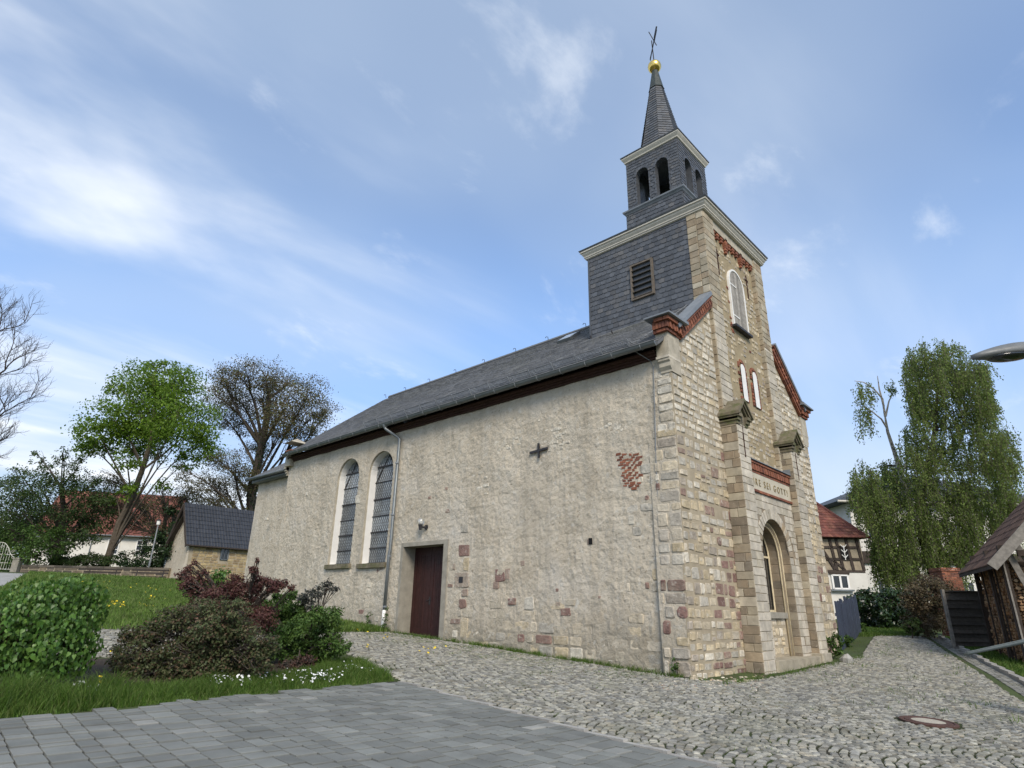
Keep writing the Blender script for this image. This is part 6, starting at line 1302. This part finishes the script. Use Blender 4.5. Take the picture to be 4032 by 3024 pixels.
for pl in ([(3485, 1640), (3475, 1570), (3440, 1530), (3400, 1505), (3365, 1500)], [(3495, 1690), (3470, 1650), (3420, 1610), (3375, 1595)], [(3487, 1640), (3500, 1580), (3520, 1540)], [(3548, 1880), (3580, 1790), (3596, 1720)], [(3480, 1600), (3462, 1530), (3455, 1480)]): bb.tube([at(u, v, d-.8) for u, v in pl], np.linspace(.07, .02, len(pl)), 5, False)
bb.build('white_limb', M['birchbark'], bi)
bpoly = [(3545, 1400), (3600, 1345), (3700, 1322), (3800, 1350), (3890, 1410), (3905, 1500), (3925, 1600), (3990, 1670), (4000, 1800), (4040, 1880), (4080, 2050), (3960, 2150), (3860, 2180), (3720, 2230), (3560, 2300), (3450, 2260), (3390, 2080), (3315, 1940), (3370, 1830), (3440, 1800), (3540, 1740), (3575, 1650), (3560, 1540)]
hub = [(3640, 1400, 60), (3740, 1380, 70), (3830, 1430, 60), (3650, 1500, 80), (3780, 1500, 80), (3860, 1540, 50), (3680, 1620, 80), (3800, 1640, 70), (3900, 1700, 70), (3700, 1760, 90), (3850, 1800, 80), (3950, 1830, 70), (3600, 1800, 60), (3500, 1850, 60), (3400, 1880, 60), (3600, 1920, 90), (3480, 1960, 80), (3750, 1920, 90), (3880, 1950, 80), (3990, 1960, 70), (3560, 2060, 90), (3680, 2070, 80), (3460, 2080, 60), (3800, 2050, 70), (3400, 1980, 50), (3950, 2040, 60), (3620, 2170, 60), (3520, 2170, 60), (3370, 1920, 40), (3560, 1440, 40), (3600, 1560, 50), (3420, 2140, 45), (3480, 2210, 50), (3580, 2240, 50), (3720, 2150, 60), (3830, 2130, 50), (3560, 1700, 45), (3960, 1740, 45), (3920, 1600, 40)]
ST = []
for (u, v, r) in hub:
    for _ in range(int(r*.34)):
        uu, vv, dz = u+rng.normal(0, r*.66), v+rng.normal(0, r*.5), rng.uniform(-2.8, 2.8); LL = rng.uniform(40, 150)
        if inpoly(np.array([[uu, vv]]), bpoly)[0]: ST += [(uu+rng.normal(0, 9), vv+rng.normal(0, 12), dz+rng.normal(0, .2), LL*rng.uniform(.5, 1.1)) for _ in range(6)]
for (u0, u1, v0, v1) in ((3355, 1435, 1505, 1530), (3360, 1420, 1600, 1610)): pass
for _ in range(26): ST.append((rng.uniform(3352, 3435), rng.uniform(1500, 1540), -.8+rng.normal(0, .3), rng.uniform(40, 110)))
for _ in range(22): ST.append((rng.uniform(3358, 3425), rng.uniform(1600, 1630), -.8+rng.normal(0, .3), rng.uniform(40, 120)))
for _ in range(10): ST.append((rng.uniform(3455, 3520), rng.uniform(1490, 1540), -.8, rng.uniform(20, 60)))
LP = []; bb = B()
for (u, v, dz, L_) in ST:
    p = at(u, v, d+dz); Lm = L_*d/FPX; n = int(Lm*17)+6; t = np.sort(rng.random(n)); sway = rng.normal(0, .22, 3)*np.array((1, 1, 0)); Q = p+np.outer(t, sway)+np.outer(t*Lm, (0, 0, -1.)); LP.append(Q+rng.normal(0, .13, Q.shape)*(.35+.9*t[:, None]*(1-t[:, None])*2)); bb.tube([p, p+sway*.5-EZ*Lm*.5, p+sway-EZ*Lm], .008, 3, False)
bb.build('hanging_twigs', M['bark_dark'], bi); LP = np.concatenate(LP); leafobj('crown', LP, rng.normal(0, 1, LP.shape)+np.array((0, 0, .4)), rng.uniform(.085, .15, len(LP)), M['birchleaf'], bi, .7, .9)
# ---- hedges by the lane end
d = 29.5; tb = groundat(3460, 2470, d)
tree('laurel_hedge', 'dense dark glossy laurel hedge closing the end of the lane', tb, [tb-EZ*.2, at(3470, 2420, d)], px([(u, v+rng.uniform(-6, 6), 36) for u in range(3380, 3620, 26) for v in (2350, 2395, 2440)], d, 1.), M['laurel'], M['bark_dark'], .08, 8000, .16, 4, cat='hedge', lo=.3)
d = 25.; tb = groundat(3645, 2480, d)
tree('dry_hedge', 'brown twiggy beech hedge beside the slatted fence', tb, [tb-EZ*.2, at(3645, 2440, d), at(3645, 2380, d)], px([(3600, 2330, 45), (3640, 2300, 50), (3690, 2310, 50), (3610, 2390, 45), (3650, 2370, 50), (3690, 2380, 45), (3620, 2440, 40), (3665, 2440, 40), (3580, 2370, 35), (3730, 2320, 40), (3640, 2470, 40), (3700, 2450, 40), (3590, 2450, 35)], d, 1.), M['dryhedge'], M['bark'], .04, 11000, .085, 40, cat='hedge', twr=.012, sub=40)
d = 24.; tb = groundat(3590, 2500, d); tree('laneside_shrub', 'small dark green shrub at the foot of the dry hedge', tb, [tb-EZ*.1, at(3590, 2470, d)], px([(3580, 2470, 26), (3610, 2480, 24), (3600, 2450, 22)], d, .3), M['cherryleaf'], M['bark_dark'], .03, 1100, .09, 4, cat='shrub')
for (u, v, dd, r, lab) in ((3275, 2598, 16.8, 30, 'low green shrub at the church corner beside the pale boulder'), (3330, 2555, 20., 30, 'weedy green plant along the foot of the blue fence'), (3385, 2505, 26., 22, 'weedy green plant at the far end of the blue fence')):
    tb = groundat(u, v, dd); tree('corner_shrub', lab, tb, [tb-EZ*.1, tb+EZ*.2], [(tb+EZ*(.12+(.16 if dd < 18 else .05)*k)+rng.normal(0, .17, 3)*np.array((1, 1, .2)), r*dd/FPX*rng.uniform(.7, 1.1)*(1 if dd < 18 else .75)) for k in range(4)], M['shrubleaf'], M['bark_dark'], .02, 900, .08, 5, 'weeds beside the church corner', cat='plant')
# ---- planting bed in the foreground
lc = at(190, 2468, 7.95); lb_ = g3(lc); li = thing('lilac_bush', 'dense rounded bush with large fresh green heart-shaped leaves', 'bush', lb_)
bb = B()
for _ in range(26):
    q, dd = shell(lc, (.55, .5, .62), 1, .6); limb(bb, lb_+rng.normal(0, .07, 3)*np.array((1, 1, 0))-EZ*.05, q[0], .014, .004, .1, 4)
bb.build('stems', M['bark_dark'], li)
sub = [(lc, (.60, .55, .66)), (lc+np.array((-.25, -.1, .1)), (.5, .5, .5)), (lc+np.array((.25, .1, .18)), (.45, .45, .5)), (lc+np.array((.1, -.1, -.3)), (.55, .5, .42)), (lc+np.array((-.35, .25, -.2)), (.45, .4, .5))]
LP, LN = [], []
for c, r in sub: P, dn = shell(c, r, 1500, .55); LP.append(P); LN.append(dn)
for _ in range(16):
    c, d0 = shell(lc, (.6, .55, .62), 1, .85); P, dn = shell(c[0], (.16, .16, .18), 90, .3); LP.append(P); LN.append(dn+d0)
P = np.concatenate(LP); dn = np.concatenate(LN); k = P[:, 2] > T(P[:, 0], P[:, 1])+.1; P, dn = P[k], dn[k]
leafobj('leaf_field', P, dn*.9+np.array((0, 0, .55))+rng.normal(0, .55, P.shape), rng.uniform(.028, .066, len(P)), M['lilac'], li, .85, 1.3, True, 300)
def bush(name, label, base, clumps, mat, nleaf, ls, twigs, twr=.006, asp=.6, lo=.3, droop=.2, tr=.02, **k2):
    return tree(name, label, base, [base-EZ*.05, base+EZ*.12, base+EZ*.3], clumps, mat, M['bark_dark'], tr, nleaf, ls, twigs, None, .95, lo, twr, asp=asp, droop=droop, cat=k2.get('cat', 'bush'), sub=48)
bush('rose_bush', 'wide dark green and reddish rose bush in the middle of the planting bed', groundat(760, 2690, 8.7), px([(560, 2570, 90), (690, 2500, 100), (830, 2470, 105), (960, 2500, 90), (620, 2630, 75), (750, 2590, 100), (890, 2590, 95), (1010, 2580, 70), (480, 2590, 60), (515, 2500, 45), (560, 2640, 60), (690, 2640, 70), (820, 2650, 70), (950, 2640, 70), (690, 2420, 45), (930, 2400, 50), (790, 2400, 50), (1060, 2530, 40), (590, 2490, 50)], 8.8, .3), M['rose'], 30000, .047, 34)
bush('barberry_bush', 'purple-red barberry bush with upward arching twigs', groundat(900, 2600, 10.4), px([(740, 2300, 38), (800, 2330, 55), (870, 2370, 75), (960, 2340, 65), (1020, 2290, 42), (1075, 2305, 34), (900, 2440, 80), (1000, 2430, 80), (780, 2410, 55), (745, 2235, 16), (765, 2215, 11), (1000, 2240, 18), (1012, 2205, 10), (1120, 2298, 18), (1150, 2312, 12), (720, 2260, 22), (800, 2260, 22), (930, 2280, 26)], 10.3, .3), M['barberry'], 19000, .045, 34)
bush('golden_shrub', 'small bright green sprouting shrub between the barberry twigs', groundat(865, 2560, 10.9), px([(855, 2270, 26), (880, 2300, 28), (850, 2320, 28), (885, 2250, 16), (865, 2360, 30)], 10.9, .15), M['lilac'], 700, .07, 6)
bush('garden_shrub', 'leafy light green shrub between the rose bush and the church door', groundat(1190, 2620, 10.9), px([(1160, 2500, 55), (1230, 2470, 55), (1290, 2500, 50), (1200, 2560, 65), (1300, 2560, 50), (1250, 2420, 40), (1310, 2430, 40), (1340, 2540, 35), (1120, 2540, 45), (1090, 2490, 50), (1070, 2560, 45), (1150, 2600, 45), (1240, 2600, 45)], 10.9, .35), M['shrubleaf'], 15000, .055, 18)
bush('sedum_clump', 'upright soft green perennials behind the light green shrub near the church wall', groundat(1120, 2560, 12.6), px([(1080, 2400, 40), (1130, 2380, 40), (1060, 2460, 45), (1120, 2450, 45), (1170, 2400, 35), (1100, 2350, 26), (1200, 2450, 40), (1045, 2390, 34), (1150, 2340, 20), (1240, 2440, 36)], 12.5, .4), M['shrubleaf'], 7500, .06, 12, cat='plant')
bush('smoke_bush', 'small grey-purple leaved shrub on bare stems beside the church wall', groundat(1240, 2540, 12.4), px([(1210, 2345, 30), (1250, 2330, 28), (1290, 2310, 26), (1190, 2370, 26), (1320, 2318, 14), (1230, 2390, 24)], 12.4, .2), leafmat('grey_purple_leaf', [(0, (.055, .05, .055)), (1, (.07, .085, .06))], .2), 1500, .05, 14)
bush('withered_perennial', 'low withered reddish-brown perennial at the tip of the planting bed', groundat(1170, 2640, 10.2), px([(1130, 2620, 32), (1180, 2610, 34), (1220, 2600, 26)], 10.2, .1), leafmat('withered_leaf', [(0, (.07, .03, .025)), (1, (.09, .055, .04))], .15), 700, .045, 55, cat='plant')
bush('dry_shrub', 'dry brown-green shrub growing beside the lilac bush', groundat(10, 2680, 7.6), px([(-20, 2480, 60), (10, 2560, 60), (-10, 2640, 60), (60, 2640, 50), (130, 2650, 40)], 7.6, .2), M['rose'], 3000, .05, 26)
# ---- grass
def blades(name, P, h, w, lean=.35, mat=None, parent=None, **kw):
    n = len(P); a = rng.uniform(0, 2*math.pi, n); sd_ = np.stack([np.cos(a), np.sin(a), np.zeros(n)], 1); ln = rng.normal(0, lean, (n, 2)); H = h[:, None]; tipo = np.concatenate([ln*H, H], 1); midp = P+np.concatenate([ln*H*.35, H*.55], 1); W_ = w[:, None]
    V = np.stack([P-sd_*W_, P+sd_*W_, midp+sd_*W_*.7, midp-sd_*W_*.7, P+tipo], 1); F4 = np.array([(0, 1, 2), (0, 2, 3), (3, 2, 4)]); t = np.repeat(np.stack([rng.random(n), rng.random(n), rng.random(n)], 1), 5, 0)
    return obj(name, V.reshape(-1, 3), (F4[None]+5*np.arange(n)[:, None, None]).reshape(-1, 3), mat or M['grass'], parent, t, True, kind='stuff', **kw)
def scatter(poly, n):
    P = np.array(poly); out = []; tot = 0
    while tot < n:
        q = rng.uniform(P.min(0), P.max(0), (n*2, 2)); q = q[inpoly(q, poly)]; out.append(q); tot += len(q)
    q = np.concatenate(out)[:n]; return np.stack([q[:, 0], q[:, 1], T(q[:, 0], q[:, 1])], 1)
front = [(-13, 1.88), (-10.5, 2.02), (-5.5, 2.3), (-4.85, 4.2), (-5.6, 4.2), (-6.6, 3.35), (-8.6, 3.1), (-10.4, 3.0), (-13, 3.0)]
P = scatter(front, 34000); tall = np.where(P[:, 0] < -9.2, 1.9, 1.); patchy = np.array([noise.noise(Vector((p[0]*2.2, p[1]*2.2, 0))) for p in P]); edge = np.clip((P[:, 1]-(2.0+.055*(P[:, 0]+10.5)))/.25, .3, 1)
blades('verge_grass', P, rng.uniform(.06, .17, len(P))*tall*(1+.6*patchy)*edge, rng.uniform(.003, .006, len(P)), .45, label='thick green grass along the front edge of the planting bed', cat='grass')
lawn = [(-11.3, 11.6), (-4.2, 10.5), (-1.8, 9.95), (-.1, 9.9), (-.1, 21.6), (3, 30), (4.5, 36), (-4.4, 38), (-10.6, 13)]
P = np.concatenate([scatter(lawn, 52000), scatter([(-4.0, 10.5), (-1.8, 9.95), (-.1, 9.8), (-.1, 16), (-4.8, 14)], 16000)]); dd = np.linalg.norm(P[:, :2]-CAM[:2], axis=1)
blades('lawn_grass', P, rng.uniform(.07, .2, len(P)), .0035+.0006*dd*rng.uniform(.5, 1.2, len(P)), .4, M['lawn'], label='unmown green lawn with dandelions between the church and the garden wall', cat='grass')
rv = [(-1, -6.9), (4.3, -5.2), (7.7, -4.32), (13.2, -2.75), (19.5, -.9), (19.5, -2), (14, -4.5), (8, -7), (0, -9)]; le = [(16.2, 1.6), (19.3, -.1), (24.5, 1.2), (25, 4), (18.5, 3)]
P = np.concatenate([scatter(rv, 26000), scatter(le, 7000)]); dd = np.linalg.norm(P[:, :2]-CAM[:2], axis=1)
blades('laneside_grass', P, rng.uniform(.05, .14, len(P)), .003+.0005*dd*rng.uniform(.5, 1.2, len(P)), .5, label='short grass along the lane kerb and across the end of the lane', cat='grass')
# weeds along the foot of the walls and moss tufts between the setts
Q = []
for _ in range(260): y = rng.uniform(.1, 7.3); Q += [(-.12-abs(rng.normal(0, .07))-.1*max(0, 1-y), y+rng.normal(0, .03)) for _ in range(int(rng.integers(4, 22) if noise.noise(Vector((y*1.6, 3, 0))) > 0 else 3))]
for _ in range(110): x = rng.uniform(-.2, 9.2); Q += [(x+rng.normal(0, .05), -.62-abs(rng.normal(0, .10))) for _ in range(int(rng.integers(2, 12)))]
for _ in range(2000):
    y = rng.uniform(.3, 9.5); x = -.2-abs(rng.normal(0, 1.0))
    if noise.noise(Vector((x*1.3, y*1.3, 5))) > -.1: Q += [(x+rng.normal(0, .04), y+rng.normal(0, .04)) for _ in range(5)]
for _ in range(2600):
    q = rng.uniform((-5.4, -7), (16, 5)); 
    if noise.noise(Vector((q[0]*.7, q[1]*.7, 9))) > .02: Q += [(q[0]+rng.normal(0, .05), q[1]+rng.normal(0, .05)) for _ in range(4)]
Q = np.array(Q); Q = Q[inpoly(Q, cob_poly) | ((Q[:, 0] > -.4) & (Q[:, 1] > -1.0))]; P = np.stack([Q[:, 0], Q[:, 1], T(Q[:, 0], Q[:, 1])], 1); near = (P[:, 0] > -.45) | ((P[:, 1] > -.8) & (P[:, 0] > .2))
blades('joint_weeds', P, rng.uniform(.02, .05, len(P))+near*rng.uniform(0, .10, len(P)), rng.uniform(.003, .007, len(P)), .7, label='weeds and moss tufts between the setts and along the wall foot', cat='weeds')
for (u, v, h, lab) in ((2668, 2668, .32, 'small leafy weed at the foot of the church corner'), (1512, 2490, .6, 'tall leafy weed beside the white downpipe foot'), (1455, 2470, .45, 'thin tall weed below the church window')):
    p = onx(u, v, -.22); p = g3(p); tree('wall_weed', lab, p, [p-EZ*.02, p+EZ*h*.5, p+EZ*h*.8], [(p+EZ*h*f+rng.normal(0, .04, 3), .09*(1.2-f*.5)) for f in (.3, .55, .8, 1.)], M['shrubleaf'], M['bark_dark'], .006, 150, .055, 4, 'weeds along the church wall', twr=.003, cat='weed')
# ---- flowers and loose stones
def discs(name, P, r, mat, label, cat):
    n = len(P); V = []; k = 6; a = np.arange(k)*2*math.pi/k; tl = unit(rng.normal(0, .4, (n, 3))+np.array((0, -.3, 1))); x = unit(np.cross(tl, np.array((0, 1., .1)))); y = np.cross(tl, x)
    V = P[:, None]+r[:, None, None]*(np.cos(a)[None, :, None]*x[:, None]+np.sin(a)[None, :, None]*y[:, None]); return obj(name, V.reshape(-1, 3), (np.arange(n*k).reshape(n, k)), mat, None, kind='stuff', label=label, cat=cat)
P = []
for (u, v, n, su) in ((345, 2738, 40, 30), (290, 2728, 12, 14), (860, 2680, 22, 22), (905, 2690, 26, 30), (970, 2695, 14, 24), (850, 2710, 8, 14), (1035, 2690, 18, 16), (1110, 2692, 12, 8), (1170, 2665, 34, 22), (1260, 2680, 46, 30), (1200, 2690, 20, 24), (1300, 2660, 18, 30), (1370, 2640, 26, 20), (1440, 2650, 8, 16)):
    for _ in range(n): g = G(u+rng.normal(0, su), v+12+rng.normal(0, 7)); P.append(g+EZ*rng.uniform(.06, .15))
P = np.array(P); discs('white_flowers', P, rng.uniform(.010, .019, len(P)), M['petal_white'], 'tiny white flowers scattered in the grass verge', 'flowers')
P = []
for (u, v, n, su) in ((437, 2388, 30, 22), (475, 2392, 10, 8), (590, 2362, 16, 22), (560, 2390, 8, 20), (620, 2330, 8, 50), (500, 2320, 10, 60), (400, 2300, 8, 40), (1522, 2520, 5, 8), (1445, 2560, 4, 8), (1440, 2495, 4, 30), (1700, 2565, 5, 40), (400, 2702, 3, 20), (440, 2580, 4, 10), (345, 2570, 2, 8), (1240, 2625, 3, 12), (1680, 2590, 3, 20)):
    for _ in range(n): g = G(u+rng.normal(0, su), v+rng.normal(0, 6)); P.append(g+EZ*rng.uniform(.05, .13))
P = np.array(P); discs('dandelions', P, rng.uniform(.014, .024, len(P))+.0006*np.linalg.norm(P-CAM, axis=1), M['petal_yellow'], 'yellow dandelions dotted over lawn and cobbles', 'flowers')
bb = B()
for _ in range(520):
    u = rng.uniform(2560, 3010); q = G(u, 2705-.03*(u-2560)+rng.normal(0, 14)); r = rng.uniform(.012, .045); V, Fs = slabg(q-EZ*.005, EX, EY, EZ, [(r*math.cos(t)*rng.uniform(.7, 1.2), r*math.sin(t)*rng.uniform(.7, 1.2)) for t in np.arange(5)*1.2566+rng.uniform(0, 1)], r*.6, r*.3, .02); bb.add(V, Fs, tint3(random.choice([.1, .3, .5, .8, .9])))
bb.build('stone_rubble', M['stone'], None, kind='stuff', label='loose rubble of small stones at the foot of the church corner', cat='rubble')
rk = thing('field_stone', 'pale rough boulder beside the shrub at the church front', 'stone', G(3337, 2612)); p = G(3337, 2612); V, Fs = latheg([(.10, -.05), (.16, .02), (.15, .12), (.09, .20), (.02, .22)], p, 7); V = V+rng.normal(0, .018, V.shape); obj('rock', V, Fs, M['kerb'], rk)

# ---- trees far behind the gardens, too distant to tell apart
LP, LN = [], []
for u in list(range(-160, 760, 46))+list(range(3300, 4300, 60)):
    dd = rng.uniform(78, 96); c = at(u, (2105 if u < 1000 else 2230)+rng.uniform(-30, 40), dd); r = rng.uniform(60, 95)*dd/FPX; SC, _ = shell(c, (r, r, r*.9), 30, .6); P = SC[rng.integers(0, 30, 700)]+rng.normal(0, r*.2, (700, 3)); LP.append(P); LN.append(unit(P-c)+rng.normal(0, .5, P.shape)+np.array((0, 0, .4)))
    P = at(u, 2230, dd)+rng.normal(0, 1, (350, 3))*np.array((2.2, 2.2, 1.6)); LP.append(P); LN.append(rng.normal(0, 1, P.shape))
LP = np.concatenate(LP); leafobj('distant_trees', LP, np.concatenate(LN), rng.uniform(.3, .6, len(LP)), M['cherryleaf'], None, .7, label='hazy dark green mass of distant trees behind the gardens', cat='trees', kind='stuff')
